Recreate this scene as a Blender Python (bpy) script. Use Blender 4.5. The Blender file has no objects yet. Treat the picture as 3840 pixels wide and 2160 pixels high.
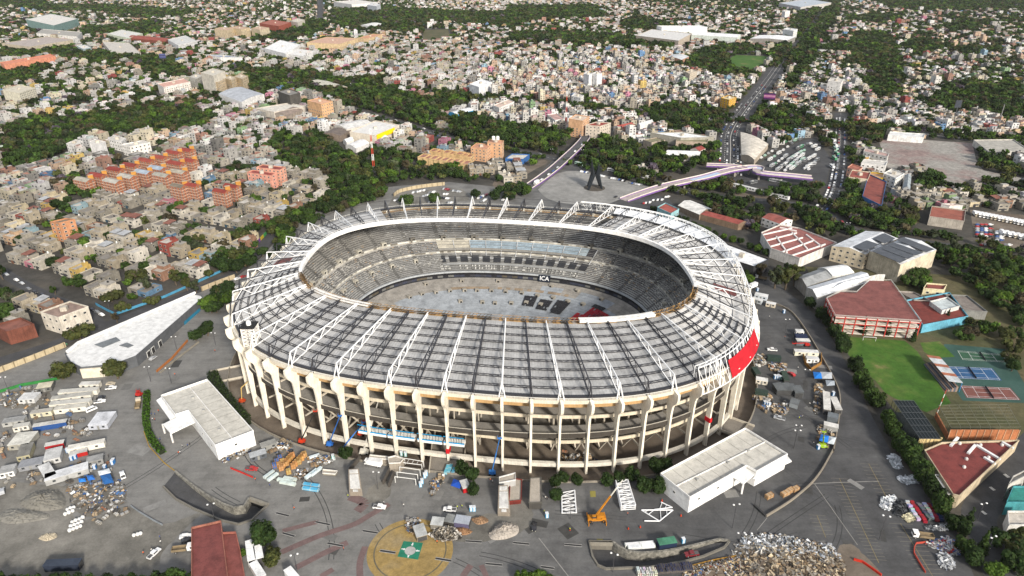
import bpy, math, random
import numpy as np
from mathutils import Matrix, Vector
SC = bpy.context.scene
COL = SC.collection
# ------------------------------------------------------------------ camera
PIT, ROLL, FO, HC = .46111, -.00324, 2560., 200.
cP, sP, cR, sR = math.cos(PIT), math.sin(PIT), math.cos(ROLL), math.sin(ROLL)
cd = bpy.data.cameras.new('camera'); cam = bpy.data.objects.new('camera', cd); COL.objects.link(cam)
cd.lens = 24; cd.sensor_width = 36; cd.clip_start = 1; cd.clip_end = 20000
_r, _u, _f = Vector((1, 0, 0)), Vector((0, sP, cP)), Vector((0, cP, -sP))
_x, _y = _r*cR+_u*sR, _u*cR-_r*sR
cam.matrix_world = Matrix(((_x.x, _y.x, -_f.x, 0), (_x.y, _y.y, -_f.y, 0), (_x.z, _y.z, -_f.z, HC), (0, 0, 0, 1)))
SC.camera = cam
HAZE = .000018
# ------------------------------------------------------------------ sky, sun, exposure
SUN_EL, SUN_AZ = math.radians(27), math.radians(152)      # azimuth clockwise from +Y: behind the camera, to its right
w = bpy.data.worlds.new('World'); SC.world = w; w.use_nodes = True
nt = w.node_tree; bg = nt.nodes['Background']
sky = nt.nodes.new('ShaderNodeTexSky'); sky.sky_type = 'NISHITA'; sky.sun_disc = False
sky.sun_elevation = SUN_EL; sky.sun_rotation = SUN_AZ; sky.air_density = 1.0; sky.dust_density = 2.0
hz = nt.nodes.new('ShaderNodeMix'); hz.data_type = 'RGBA'; hz.inputs['Factor'].default_value = .55; hz.inputs['B'].default_value = (4.9, 4.95, 5.05, 1)   # thin white overcast
nt.links.new(sky.outputs[0], hz.inputs['A']); nt.links.new(hz.outputs['Result'], bg.inputs[0]); bg.inputs[1].default_value = .105
sl = bpy.data.lights.new('sun', 'SUN'); sl.energy = 3.2; sl.angle = math.radians(8); sl.color = (1, .93, .83)
so = bpy.data.objects.new('sun', sl); COL.objects.link(so)
sd_ = Vector((math.sin(SUN_AZ)*math.cos(SUN_EL), math.cos(SUN_AZ)*math.cos(SUN_EL), math.sin(SUN_EL)))
so.rotation_euler = sd_.to_track_quat('Z', 'Y').to_euler(); so.location = sd_*900
SC.view_settings.view_transform = 'Standard'; SC.view_settings.look = 'None'
SC.view_settings.exposure = .82; SC.view_settings.gamma = 1
# ------------------------------------------------------------------ measuring: a point of the photograph, at a known height
def W(x, y, z=0.):
    ex, ey = x-1920, y-1080
    u = (cR*ex+sR*ey)/FO; v = (-sR*ex+cR*ey)/FO
    t = (z-HC)/(-sP-v*cP)
    return (u*t, t*(cP-v*sP), z)
def PX(X, Y, Z):
    Z = Z-HC; zc = Y*cP-Z*sP; yc = Y*sP+Z*cP
    u = FO*X/zc; v = -FO*yc/zc
    return 1920+cR*u-sR*v, 1080+sR*u+cR*v
def crop(ox, oy, s): return lambda x, y, z=0.: W(ox+x/s, oy+y/s, z)
A = crop(0, 0, .67083)
S1 = crop(800, 700, 2.1467); S2 = crop(1900, 700, 2.337); S3 = crop(800, 1250, 2.1467); S4 = crop(1900, 1300, 2.1467)
B1 = crop(0, 1350, 1.7885); B2 = crop(0, 800, 2.415); B3 = crop(900, 1700, 2.576); B4 = crop(1900, 1800, 2.576)
B5 = crop(2750, 1650, 2.3633); B6 = crop(2750, 1000, 2.0697)
T1 = crop(0, 0, 2.576); T2 = crop(950, 0, 2.576); T3 = crop(1900, 0, 2.576); T4 = crop(2840, 0, 2.576)
T5 = crop(0, 450, 2.576); T6 = crop(950, 380, 2.576); T7 = crop(1850, 400, 2.576); T8 = crop(2700, 450, 2.229)
RND = random.Random(7)
# ------------------------------------------------------------------ materials
def lin(h):
    if not isinstance(h, str): return tuple(h)
    v = [int(h[i:i+2], 16)/255 for i in (0, 2, 4)]
    return tuple(x/12.92 if x <= .04045 else ((x+.055)/1.055)**2.4 for x in v)
def newmat(name):
    m = bpy.data.materials.new(name); m.use_nodes = True
    n = m.node_tree; return m, n, n.nodes['Principled BSDF']
def noise(n, scale, detail=4, rough=.6, coord=None, vec=None):
    t = n.nodes.new('ShaderNodeTexNoise'); t.inputs['Scale'].default_value = scale
    t.inputs['Detail'].default_value = detail; t.inputs['Roughness'].default_value = rough
    if vec is None:
        g = n.nodes.new('ShaderNodeNewGeometry'); vec = g.outputs['Position']
    n.links.new(vec, t.inputs['Vector']); return t.outputs['Fac']
def ramp(n, fac, stops):
    r = n.nodes.new('ShaderNodeValToRGB'); e = r.color_ramp.elements
    while len(e) < len(stops): e.new(.5)
    for i, (p, c) in enumerate(stops):
        e[i].position = p; e[i].color = (*((c,)*3 if isinstance(c, (int, float)) else lin(c)), 1)
    n.links.new(fac, r.inputs[0]); return r.outputs[0]
def mix(n, a, b, fac=1., mode='MULTIPLY'):
    m = n.nodes.new('ShaderNodeMix'); m.data_type = 'RGBA'; m.blend_type = mode
    for s, v in ((m.inputs['Factor'], fac), (m.inputs['A'], a), (m.inputs['B'], b)):
        if hasattr(v, 'is_linked'): n.links.new(v, s)
        elif isinstance(v, (int, float)): s.default_value = v
        else: s.default_value = (*v, 1)
    return m.outputs['Result']
def colmat(name, rough=.85, metal=0., spread=.35, scale=.35, streak=0., spec=.3):
    """paint of the face's own colour, times the object's tint, with procedural wear"""
    m, n, b = newmat(name)
    at = n.nodes.new('ShaderNodeAttribute'); at.attribute_name = 'Col'
    oi = n.nodes.new('ShaderNodeObjectInfo')
    c = mix(n, at.outputs['Color'], oi.outputs['Color'])
    c = mix(n, c, ramp(n, noise(n, scale, 5, .65), [(.25, 1-spread), (.6, 1.0)]))
    c = mix(n, c, ramp(n, noise(n, scale*9, 3, .6), [(.3, 1-spread*.5), (.65, 1.0)]))
    if streak:
        g = n.nodes.new('ShaderNodeNewGeometry'); mp = n.nodes.new('ShaderNodeMapping')
        mp.inputs['Scale'].default_value = (1.6, 1.6, .12); n.links.new(g.outputs['Position'], mp.inputs[0])
        c = mix(n, c, ramp(n, noise(n, 1., 4, .7, vec=mp.outputs[0]), [(.32, 1-streak), (.58, 1.0)]))
    n.links.new(c, b.inputs['Base Color']); b.inputs['Roughness'].default_value = rough
    b.inputs['Metallic'].default_value = metal; b.inputs['Specular IOR Level'].default_value = spec
    return m
PAINT = colmat('paint'); CONC = colmat('concrete', .9, spread=.25, scale=.25, streak=.2)
CITY = colmat('plaster', .9, spread=.45, scale=.22, streak=.3)
STEEL = colmat('painted_steel', .5, spread=.15, spec=.5); CARP = colmat('car_paint', .25, spread=.08, spec=.6)
ROOFM = colmat('sheet_roof', .75, spread=.5, scale=.22); CLOTH = colmat('tarpaulin', .7, spread=.3, scale=1.)
SEAT = colmat('stand_concrete', .9, spread=.45, scale=.18)
DECK = colmat('roof_sheet', .7, spread=.42, scale=.1)
def glassmat():
    m, n, b = newmat('window_glass')
    b.inputs['Base Color'].default_value = (.02, .025, .03, 1); b.inputs['Roughness'].default_value = .12
    n.links.new(ramp(n, noise(n, .8), [(.3, (.015, .018, .02)), (.7, (.06, .065, .07))]), b.inputs['Base Color'])
    return m
GLASS = glassmat()
def leafmat():
    m, n, b = newmat('foliage')
    at = n.nodes.new('ShaderNodeAttribute'); at.attribute_name = 'Col'
    oi = n.nodes.new('ShaderNodeObjectInfo')
    c = mix(n, at.outputs['Color'], oi.outputs['Color'])
    c = mix(n, c, ramp(n, noise(n, .5, 3), [(.3, .6), (.7, 1.15)]))
    n.links.new(c, b.inputs['Base Color']); b.inputs['Roughness'].default_value = .7
    b.inputs['Specular IOR Level'].default_value = .15
    tr = n.nodes.new('ShaderNodeBsdfTranslucent'); n.links.new(c, tr.inputs['Color'])
    mx = n.nodes.new('ShaderNodeMixShader'); mx.inputs[0].default_value = .25
    n.links.new(b.outputs[0], mx.inputs[1]); n.links.new(tr.outputs[0], mx.inputs[2])
    n.links.new(mx.outputs[0], n.nodes['Material Output'].inputs[0])
    return m
LEAF = leafmat()
def groundmat(name, stops, s1=.02, fine=.35, s2=.15, rough=.9):
    m, n, b = newmat(name)
    c = ramp(n, noise(n, s1, 6, .62), stops)
    c = mix(n, c, ramp(n, noise(n, s2, 6, .7), [(.3, 1-fine), (.7, 1.0+fine*.4)]))
    c = mix(n, c, ramp(n, noise(n, 1.3, 3, .6), [(.3, 1-fine*.5), (.7, 1.05)]))
    n.links.new(c, b.inputs['Base Color']); b.inputs['Roughness'].default_value = rough
    b.inputs['Specular IOR Level'].default_value = .2
    return m
GROUND = groundmat('city_ground', [(.3, (.04, .038, .034)), (.5, (.07, .066, .058)), (.7, (.115, .10, .08))])
def plazamat():
    m, n, b = newmat('plaza_asphalt'); g = n.nodes.new('ShaderNodeNewGeometry'); sx = n.nodes.new('ShaderNodeSeparateXYZ'); n.links.new(g.outputs['Position'], sx.inputs[0])
    mr = n.nodes.new('ShaderNodeMapRange'); mr.inputs[1].default_value = 90; mr.inputs[2].default_value = -90; n.links.new(sx.outputs[0], mr.inputs[0])
    big = noise(n, .012, 6, .65); ad = n.nodes.new('ShaderNodeMath'); ad.operation = 'MULTIPLY_ADD'; ad.inputs[1].default_value = .55; n.links.new(mr.outputs[0], ad.inputs[0]); n.links.new(big, ad.inputs[2])
    c = ramp(n, ad.outputs[0], [(.36, (.052, .052, .054)), (.58, (.085, .085, .085)), (.78, (.15, .148, .143)), (1.0, (.18, .176, .166))])
    c = mix(n, c, ramp(n, noise(n, .09, 7, .72), [(.32, .72), (.5, 1.0), (.72, 1.28)])); c = mix(n, c, ramp(n, noise(n, 1.1, 3, .6), [(.3, .88), (.7, 1.06)]))
    mp = n.nodes.new('ShaderNodeMapping'); mp.inputs['Rotation'].default_value = (0, 0, .5); mp.inputs['Scale'].default_value = (.02, .35, 1); n.links.new(g.outputs['Position'], mp.inputs[0])
    c = mix(n, c, ramp(n, noise(n, 1., 4, .6, vec=mp.outputs[0]), [(.35, .9), (.6, 1.04)]))
    n.links.new(c, b.inputs['Base Color']); b.inputs['Roughness'].default_value = .9; b.inputs['Specular IOR Level'].default_value = .2; return m
ASPH = plazamat()
ASPH2 = groundmat('plaza_asphalt', [(.3, (.085, .085, .085)), (.5, (.125, .123, .12)), (.72, (.2, .19, .175))], .018, .3)
ROADM = groundmat('road_asphalt', [(.3, (.05, .05, .052)), (.6, (.075, .075, .077)), (.8, (.11, .107, .1))], .03, .3)
DUST = groundmat('dust', [(.3, (.12, .114, .10)), (.5, (.19, .18, .158)), (.7, (.27, .255, .225))], .03, .35)
PALE = groundmat('pale_paving', [(.3, (.20, .197, .185)), (.5, (.27, .265, .25)), (.7, (.34, .33, .31))], .03, .3)
SOIL = groundmat('brown_soil', [(.3, (.11, .085, .065)), (.55, (.17, .14, .11)), (.75, (.23, .2, .16))], .03, .3)
GRASS = groundmat('lawn', [(.3, (.036, .088, .013)), (.5, (.055, .13, .018)), (.61, (.085, .145, .027)), (.7, (.21, .175, .075))], .05, .3, .3)
DRYGR = groundmat('dry_grass', [(.3, (.07, .08, .035)), (.6, (.12, .105, .055)), (.8, (.19, .155, .1))], .04, .35, .3)
# ------------------------------------------------------------------ mesh builder
class MB:
    def __init__(s, col=(.5, .5, .5)): s.v, s.f, s.c, s.m = [], [], [], []; s.col = lin(col); s.mi = 0
    def face(s, pts, col=None):
        n = len(s.v); s.v += [tuple(p) for p in pts]; s.f.append(tuple(range(n, n+len(pts))))
        s.c.append(lin(col) if col is not None else s.col); s.m.append(s.mi)
    def mesh(s, V, F, col=None):
        n = len(s.v); s.v += [tuple(p) for p in V]; c = lin(col) if col is not None else s.col
        for f in F: s.f.append(tuple(i+n for i in f)); s.c.append(c); s.m.append(s.mi)
    def box(s, x, y, z, sx, sy, sz, rot=0., col=None, base=True, top=None):
        """box centred on x,y; z is its bottom when base"""
        z0 = z if base else z-sz/2; c, n = math.cos(rot), math.sin(rot)
        V = [(x+c*a*sx/2-n*b*sy/2, y+n*a*sx/2+c*b*sy/2, z0+h*sz) for h in (0, 1) for a, b in ((-1, -1), (1, -1), (1, 1), (-1, 1))]
        F = [(0, 3, 2, 1), (0, 1, 5, 4), (1, 2, 6, 5), (2, 3, 7, 6), (3, 0, 4, 7)]
        s.mesh(V, F, col); s.mesh(V[4:], [(0, 1, 2, 3)], top if top is not None else col)
    def prism(s, poly, z0, z1, col=None, top=None, cap=True, bottom=False):
        P = [(p[0], p[1]) for p in poly]
        if sum(P[i-1][0]*P[i][1]-P[i][0]*P[i-1][1] for i in range(len(P))) < 0: P.reverse()
        n = len(P); V = [(x, y, z0) for x, y in P]+[(x, y, z1) for x, y in P]
        s.mesh(V, [(i, (i+1) % n, n+(i+1) % n, n+i) for i in range(n)], col)
        if cap: s.mesh(V[n:], [tuple(range(n))], top if top is not None else col)
        if bottom: s.mesh(V[:n], [tuple(reversed(range(n)))], col)
    def tube(s, p, q, r, n=4, col=None, r2=None, cap=True):
        p, q = Vector(p), Vector(q); d = q-p
        if d.length < 1e-6: return
        d.normalize(); a = d.orthogonal().normalized() if abs(d.z) > .99 else d.cross(Vector((0, 0, 1))).normalized()
        b = d.cross(a); r2 = r if r2 is None else r2; off = math.pi/4 if n == 4 else 0
        V = []
        for c, rr in ((p, r), (q, r2)):
            V += [tuple(c+(a*math.cos(2*math.pi*i/n+off)+b*math.sin(2*math.pi*i/n+off))*rr) for i in range(n)]
        F = [(i, n+i, n+(i+1) % n, (i+1) % n) for i in range(n)]
        if cap: F += [tuple(range(n)), tuple(reversed(range(n, 2*n)))]
        s.mesh(V, F, col)
    def path(s, pts, r, n=4, col=None):
        for a, b in zip(pts, pts[1:]): s.tube(a, b, r, n, col)
    def beam(s, pts, wd, h, col=None, closed=False, up=True):
        """a wall/kerb of width wd and height h that follows pts (bottom line)"""
        P = [Vector(p) for p in pts]; n = len(P); L, R = [], []
        for i in range(n):
            a = P[i-1] if (i or closed) else P[i]; b = P[(i+1) % n] if (i < n-1 or closed) else P[i]
            d = (b-a); d.z = 0; d.normalize(); nn = Vector((-d.y, d.x, 0))
            L.append(P[i]+nn*wd/2); R.append(P[i]-nn*wd/2)
        V = []
        for i in range(n): V += [L[i], R[i], R[i]+Vector((0, 0, h)), L[i]+Vector((0, 0, h))]
        F = []
        for i in range(n if closed else n-1):
            a, b = 4*i, 4*((i+1) % n)
            for k in range(4): F.append((a+k, a+(k+1) % 4, b+(k+1) % 4, b+k))
        if not closed: F += [(0, 3, 2, 1), tuple(4*(n-1)+k for k in range(4))]
        s.mesh(V, F, col)
    def lathe(s, x, y, prof, n=10, col=None):
        V = []
        for r, z in prof: V += [(x+r*math.cos(2*math.pi*i/n), y+r*math.sin(2*math.pi*i/n), z) for i in range(n)]
        F = [(j*n+i, j*n+(i+1) % n, (j+1)*n+(i+1) % n, (j+1)*n+i) for j in range(len(prof)-1) for i in range(n)]
        F += [tuple(range((len(prof)-1)*n, len(prof)*n)), tuple(reversed(range(n)))]
        s.mesh(V, F, col)
    def data(s, name, mats):
        me = bpy.data.meshes.new(name); me.from_pydata(s.v, [], s.f)
        for m in (mats if isinstance(mats, (list, tuple)) else [mats]): me.materials.append(m)
        if any(s.m): me.polygons.foreach_set('material_index', s.m)
        a = me.attributes.new('Col', 'FLOAT_COLOR', 'FACE')
        a.data.foreach_set('color', np.c_[np.array(s.c, dtype=np.float32).reshape(-1, 3), np.ones(len(s.c), np.float32)].ravel())
        me.update(); return me
    def build(s, name, mats=None, parent=None, label=None, tint=None):
        o = bpy.data.objects.new(name, s.data(name, mats or PAINT)); COL.objects.link(o)
        if parent is not None: o.parent = parent
        if label: o['label'] = label
        if tint: o.color = (*tint, 1)
        return o
def quads(name, Q, C, mat):
    """one mesh from an (n,4,3) array of quads with a colour each"""
    Q = np.asarray(Q, np.float32); n = len(Q); me = bpy.data.meshes.new(name)
    me.vertices.add(4*n); me.vertices.foreach_set('co', Q.ravel())
    me.loops.add(4*n); me.loops.foreach_set('vertex_index', np.arange(4*n, dtype=np.int32))
    me.polygons.add(n); me.polygons.foreach_set('loop_start', np.arange(0, 4*n, 4, dtype=np.int32))
    me.materials.append(mat)
    a = me.attributes.new('Col', 'FLOAT_COLOR', 'FACE')
    a.data.foreach_set('color', np.c_[np.asarray(C, np.float32), np.ones(n, np.float32)].ravel())
    me.update(calc_edges=True); return me
def link(o, parent=None):
    COL.objects.link(o)
    if parent is not None: o.parent = parent
    return o
def tag(o, label, cat, group=None):
    o['label'] = label; o['category'] = cat
    if group: o['group'] = group
    return o
def thing(name, label, cat, loc=(0, 0, 0), rz=0., group=None):
    o = bpy.data.objects.new(name, None); COL.objects.link(o); o.location = loc; o.rotation_euler = (0, 0, rz)
    return tag(o, label, cat, group)
def kids(o): return KIDS.get(o.name, [])
KIDS = {}
def proto(name, parts, sub=()):
    """remember a thing's part meshes: [(part name, mesh data, [(sub name, mesh data)])]"""
    return (name, parts)
def place(pr, loc, rz, label, cat, group=None, tint=None, scale=1., tints=None):
    name, parts = pr
    r = thing(name, label, cat, loc, rz, group)
    if scale != 1.: r.scale = (scale,)*3 if isinstance(scale, (int, float)) else scale
    for p in parts:
        o = bpy.data.objects.new(p[0], p[1]); link(o, r)
        if tint and p[2]: o.color = (*tint, 1)
        if len(p) > 3:
            for q in p[3]: link(bpy.data.objects.new(q[0], q[1]), o)
    return r
def structure(o, kind='structure'): o['kind'] = kind; return o
def inpoly(x, y, P):
    r = False; j = len(P)-1
    for i in range(len(P)):
        if (P[i][1] > y) != (P[j][1] > y) and x < (P[j][0]-P[i][0])*(y-P[i][1])/(P[j][1]-P[i][1])+P[i][0]: r = not r
        j = i
    return r
def area(P): return sum(P[i-1][0]*P[i][1]-P[i][0]*P[i-1][1] for i in range(len(P)))/2
import bmesh
def sheet(name, outer, holes, z, mat, parent=None, kind='structure'):
    bm = bmesh.new(); E = []
    for loop in [outer]+list(holes):
        vs = [bm.verts.new((p[0], p[1], z)) for p in loop]
        E += [bm.edges.new((vs[i-1], vs[i])) for i in range(len(vs))]
    bmesh.ops.triangle_fill(bm, use_beauty=True, use_dissolve=False, edges=E)
    bmesh.ops.recalc_face_normals(bm, faces=bm.faces)
    if sum(f.normal.z*f.calc_area() for f in bm.faces) < 0: bmesh.ops.reverse_faces(bm, faces=bm.faces)
    me = bpy.data.meshes.new(name); bm.to_mesh(me); bm.free(); me.materials.append(mat)
    if mat in COLOURED: pass
    o = bpy.data.objects.new(name, me); COL.objects.link(o)
    if parent is not None: o.parent = parent
    elif kind: o['kind'] = kind
    return o
COLOURED = ()
def strip(name, pts, wd, z, mat, kind='structure'):
    m = MB(); P = [Vector((p[0], p[1], (p[2] if len(p) > 2 else 0))) for p in pts]; n = len(P); LR = []
    for i in range(n):
        d = P[min(i+1, n-1)]-P[max(i-1, 0)]; d.z = 0; d.normalize(); nn = Vector((-d.y, d.x, 0)); ww = wd[i] if isinstance(wd, (list, tuple)) else wd
        LR.append((P[i]+nn*ww/2+Vector((0, 0, z)), P[i]-nn*ww/2+Vector((0, 0, z))))
    for (a, b), (c, d) in zip(LR, LR[1:]): m.face([b, d, c, a])
    o = m.build(name, mat)
    if kind: o['kind'] = kind
    return o
def smooth(pts, k=6):
    """Catmull-Rom through pts"""
    P = [Vector((*p[:2], p[2] if len(p) > 2 else 0)) for p in pts]; out = []
    for i in range(len(P)-1):
        a, b, c, d = P[max(i-1, 0)], P[i], P[i+1], P[min(i+2, len(P)-1)]
        for j in range(k):
            t = j/k; out.append(.5*((2*b)+(c-a)*t+(2*a-5*b+4*c-d)*t*t+(3*b-a-3*c+d)*t**3))
    return out+[P[-1]]
ORD = 'nearest second third fourth fifth sixth seventh eighth ninth tenth eleventh twelfth'.split()
LANDMARKS = []          # (x, y, words)
def landmark(p, words): LANDMARKS.append((p[0], p[1], words))
CNT = {}
SIDES = ('right of', 'behind', 'left of', 'in front of')
def where(x, y, key):
    """a phrase that places a thing by the landmark it stands closest to"""
    b = min(LANDMARKS, key=lambda l: (l[0]-x)**2+(l[1]-y)**2); dx, dy = x-b[0], y-b[1]
    # seen from the camera: depth along the view line, side across it
    d = math.hypot(b[0], b[1]) or 1; fx, fy = b[0]/d, b[1]/d
    dep, lat = dx*fx+dy*fy, dx*fy-dy*fx
    s = (SIDES[1] if dep > 0 else SIDES[3]) if abs(dep) > abs(lat) else (SIDES[0] if lat > 0 else SIDES[2])
    return b[2], s, math.hypot(dx, dy)
PENDING = []            # (object, look, noun): labelled together at the end
def later(o, look, noun): PENDING.append((o, look, noun)); return o
def nth(k):
    if k < len(ORD): return ORD[k]
    k += 1; return f"{k}{'th' if 10 < k % 100 < 20 else {1: 'st', 2: 'nd', 3: 'rd'}.get(k % 10, 'th')}"
def label_pending():
    groups = {}
    for o, look, noun in PENDING:
        b, s, d = where(o.location.x, o.location.y, noun)
        groups.setdefault((look, noun, b, s), []).append((d, o))
    for (look, noun, b, s), l in groups.items():
        l.sort(key=lambda q: q[0])
        for k, (d, o) in enumerate(l):
            if len(l) == 1: o['label'] = f"{look} {noun} {s} the {b}"
            else: o['label'] = f"{look} {noun} {s} the {b}, {nth(k)}{'' if k == 0 else ' nearest'}"
# ================================================================== the stadium
CX, CY, EA, EB, TH = -8.94, 345.24, 141.39, 119.39, -.1347
FF = (0, -.0001, .0006, -.048, .0058, -.0082); GG = (0, -.0003, -.012, -.044, -.003, -.0263)
ZR, ZT, ZI, ZM = 36.8, 43.2, 44.4, -2.4
def ell(t, off=0., inner=False):
    a, b, F, cx, cy = (EA, EB, FF, CX, CY) if not inner else (110.62, 66.49, GG, -10.06, 344.46)
    s = 1+F[1]*math.cos(3*t)+F[2]*math.sin(3*t)+F[3]*math.cos(4*t)+F[4]*math.sin(4*t)+F[5]*math.sin(2*t)
    nx, ny = math.cos(t)/a, math.sin(t)/b; L = math.hypot(nx, ny)
    x = a*math.cos(t)*s+off*nx/L; y = b*math.sin(t)*s+off*ny/L
    c, sn = math.cos(TH), math.sin(TH)
    return cx+c*x-sn*y, cy+sn*x+c*y
_T = [2*math.pi*i/3600 for i in range(3601)]; _E = [ell(t) for t in _T]; _AR = [0.]
for _a, _b in zip(_E, _E[1:]): _AR.append(_AR[-1]+math.hypot(_b[0]-_a[0], _b[1]-_a[1]))
def arc2t(s): return float(np.interp(s % _AR[-1], _AR, _T))
def t2arc(d): return float(np.interp(math.radians(d) % (2*math.pi), _T, _AR))
def D(d): return math.radians(d)
whites = list(np.linspace(141, 439, 13))+list(np.linspace(439, 544, 5)[1:])+list(np.linspace(544, 736, 9)[1:])+list(np.linspace(736, 141+_AR[-1], 11)[1:-1])
WT = [arc2t(s) for s in whites]
BT = [arc2t((a+b)/2) for a, b in zip(whites, whites[1:]+[whites[0]+_AR[-1]])]
HT = sorted(WT+BT)
def roofp(t, s, dz=0.):
    a, b = ell(t), ell(t, 0, True)
    return (a[0]+(b[0]-a[0])*s, a[1]+(b[1]-a[1])*s, ZR+(ZI-ZR)*s+dz)
def FIELD(t):
    c, sn = math.cos(TH), math.sin(TH); x = 62*math.cos(t); y = 40*math.sin(t); return CX+c*x-sn*y, CY+sn*x+c*y
def zbowl(s): return 35.5-(35.5-6)*s/.60 if s < .60 else 2.5-(s-.60)/.40*9.5
def bowl(t, s, dz=0., z=None):
    x, y = ell(t, -1.5); a, b = FIELD(t); return (x+(a-x)*s, y+(b-y)*s, (zbowl(s) if z is None else z)+dz)
def adiff(t, a, b):
    """is angle t (rad) inside a..b degrees, going counter-clockwise"""
    return (math.degrees(t)-a) % 360 <= (b-a) % 360
stadium = thing('stadium', 'huge oval concrete stadium with its roof trusses laid bare, under renovation', 'stadium', (CX, CY, 0))
STP = []
def sbuild(mb, name, mat, label=None):
    o = mb.build(name, mat, None, label); o.parent = stadium; o.matrix_parent_inverse = Matrix.Translation((-CX, -CY, 0)); return o
rr = random.Random(3)
def ring(n, a=0., b=360.): return [D(a+(b-a)*i/n) for i in range(n+1)]
GAP = (61, 131)      # where the roof sheets are still off
# roof sheets: strips a metre wide with their own stain, held between the trusses
m = MB(); NS = 408; TS = ring(NS)
SR = [.04, .08, .12, .2, .28, .36, .44, .52, .6, .68, .76, .84, .92, .985]
for i in range(NS):
    t0, t1 = TS[i], TS[i+1]
    if adiff((t0+t1)/2, *GAP): continue
    sh = rr.uniform(.93, 1.05); side = math.degrees(t0)
    warm = 1.0
    for j in range(len(SR)-1):
        k = sh*rr.uniform(.93, 1.05)*warm
        if rr.random() < .03: k *= .85
        base = (.43, .43, .425) if 225 < side < 318 else (.66, .645, .615)
        m.face([roofp(t0, SR[j]), roofp(t0, SR[j+1]), roofp(t1, SR[j+1]), roofp(t1, SR[j])][::-1], [c*k for c in base])
        m.face([roofp(t0, SR[j], -.5), roofp(t0, SR[j+1], -.5), roofp(t1, SR[j+1], -.5), roofp(t1, SR[j], -.5)], (.3, .28, .25))
for (ta, tb, sa, sb_) in ((180, 184.5, .25, .62), (352, 357, .2, .6)):
    tt = [D(ta+(tb-ta)*i/6) for i in range(7)]
    for a, b in zip(tt, tt[1:]): m.face([roofp(a, sa, .12), roofp(b, sa, .12), roofp(b, sb_, .12), roofp(a, sb_, .12)], '7d4a45')
sbuild(m, 'roof_deck', DECK)
# corrugation of the near sheets: fine ribs along the slope
m = MB('8a8a88')
for i in range(700):
    t = D(222+i*100/700)
    if i % 2 == 0: m.tube(roofp(t, .02, .03), roofp(t, .97, .03), .06, 3, (.30, .30, .30) if i % 4 else (.44, .44, .44), cap=False)
sbuild(m, 'roof_ribs', DECK)
# ring trusses (purlins)
def ringtruss(s, wd, r, col, n=272, dz=.3, a=0, b=360):
    m = MB(col); n = int(n*(b-a)/360); ts = ring(n, a, b)
    for i in range(n):
        s2 = s+wd
        a, b, c, d = roofp(ts[i], s, dz), roofp(ts[i+1], s, dz), roofp(ts[i], s2, dz), roofp(ts[i+1], s2, dz)
        m.tube(a, b, r, 4, cap=False)
        if wd < .01: continue
        m.tube(c, d, r, 4, cap=False); m.tube(a, d, r*.6, 3, cap=False) if i % 2 else m.tube(c, b, r*.6, 3, cap=False)
    return m
for s in (.11, .22, .33, .44, .55, .66, .77, .88): sbuild(ringtruss(s, .022, .17, (.03, .03, .036), a=196, b=338), 'roof_purlin', STEEL)
for s in (.12, .33, .55, .77): sbuild(ringtruss(s, 0, .15, (.03, .03, .036), dz=.15, a=-22, b=196), 'roof_purlin', STEEL)
# outer black tie between the truss tips on the far side
m = MB((.03, .03, .035))
for i in range(60):
    a, b = D(64+(222-64)*i/60), D(64+(222-64)*(i+1)/60)
    p, q = ell(a, -1), ell(b, -1); m.tube((*p, ZT-.3), (*q, ZT-.3), .11, 3, cap=False)
sbuild(m, 'tie_cable', STEEL)
# radial trusses
def radial(t, white):
    r = .30 if white else .27; m = MB((.80, .80, .79) if white else (.028, .028, .034))
    far = adiff(t, 66, 128)
    L_ = math.dist(roofp(t, 0)[:2], roofp(t, 1)[:2]); n = max(6, round(L_/5.0)); top, bot = [], []
    for k in range(n+1):
        s = .015+.965*k/n; bx = roofp(t, s, .35); topz = ZT+(ZI+1.3-ZT)*s
        p = roofp(t, max(s, .02)); top.append(Vector((p[0], p[1], max(topz, bx[2]+.9)))); bot.append(Vector(bx))
    nn = (Vector(ell(t+.002)+(0,))-Vector(ell(t-.002)+(0,))).normalized()
    m.path(top, r, 6 if white else 4)
    off = .9 if white else 0.
    m.path(bot, r*.9, 4)
    for k in range(n):
        if k % 2: m.tube(top[k], bot[k+1], r*.72, 4, cap=False)
        else: m.tube(bot[k], top[k+1], r*.72, 4, cap=False)
    hx = Vector((*ell(t, .4), ZR-.6))
    for sg in ((-1, 1) if white else (-.5, .5)):
        m.tube(top[0], hx+nn*sg*1.3, r*.95, 4)
    return m
for t in WT: sbuild(radial(t, True), 'roof_truss', STEEL, 'white painted roof truss')
for t in BT: sbuild(radial(t, False), 'roof_truss', STEEL, 'black roof truss between two white ones')
# gutter beam, rail and the warm-coloured soffit panels under it
def ringbeam(name, off0, off1, z0, z1, col, mat, a=0, b=360, n=272, label=None):
    m = MB(col); ts = ring(n, a, b)
    for u, v in zip(ts, ts[1:]):
        A0, A1, B0, B1_ = ell(u, off0), ell(u, off1), ell(v, off0), ell(v, off1)
        P = [(*A0, z0), (*A1, z0), (*A1, z1), (*A0, z1)]; Q = [(*B0, z0), (*B1_, z0), (*B1_, z1), (*B0, z1)]
        m.mesh(P+Q, [(1, 5, 6, 2), (2, 6, 7, 3), (0, 3, 7, 4), (0, 4, 5, 1)])
    return sbuild(m, name, mat, label)
ringbeam('gutter_beam', -1.0, .9, 34.9, 36.5, 'd9d0bd', CONC)
m = MB((.75, .74, .7))
for u, v in zip(ring(204), ring(204)[1:]):
    p, q = ell(u, .6), ell(v, .6); m.tube((*p, 37.5), (*q, 37.5), .09, 3, cap=False); m.tube((*p, 36.5), (*p, 37.5), .08, 3, cap=False)
sbuild(m, 'gutter_rail', STEEL)
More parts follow.
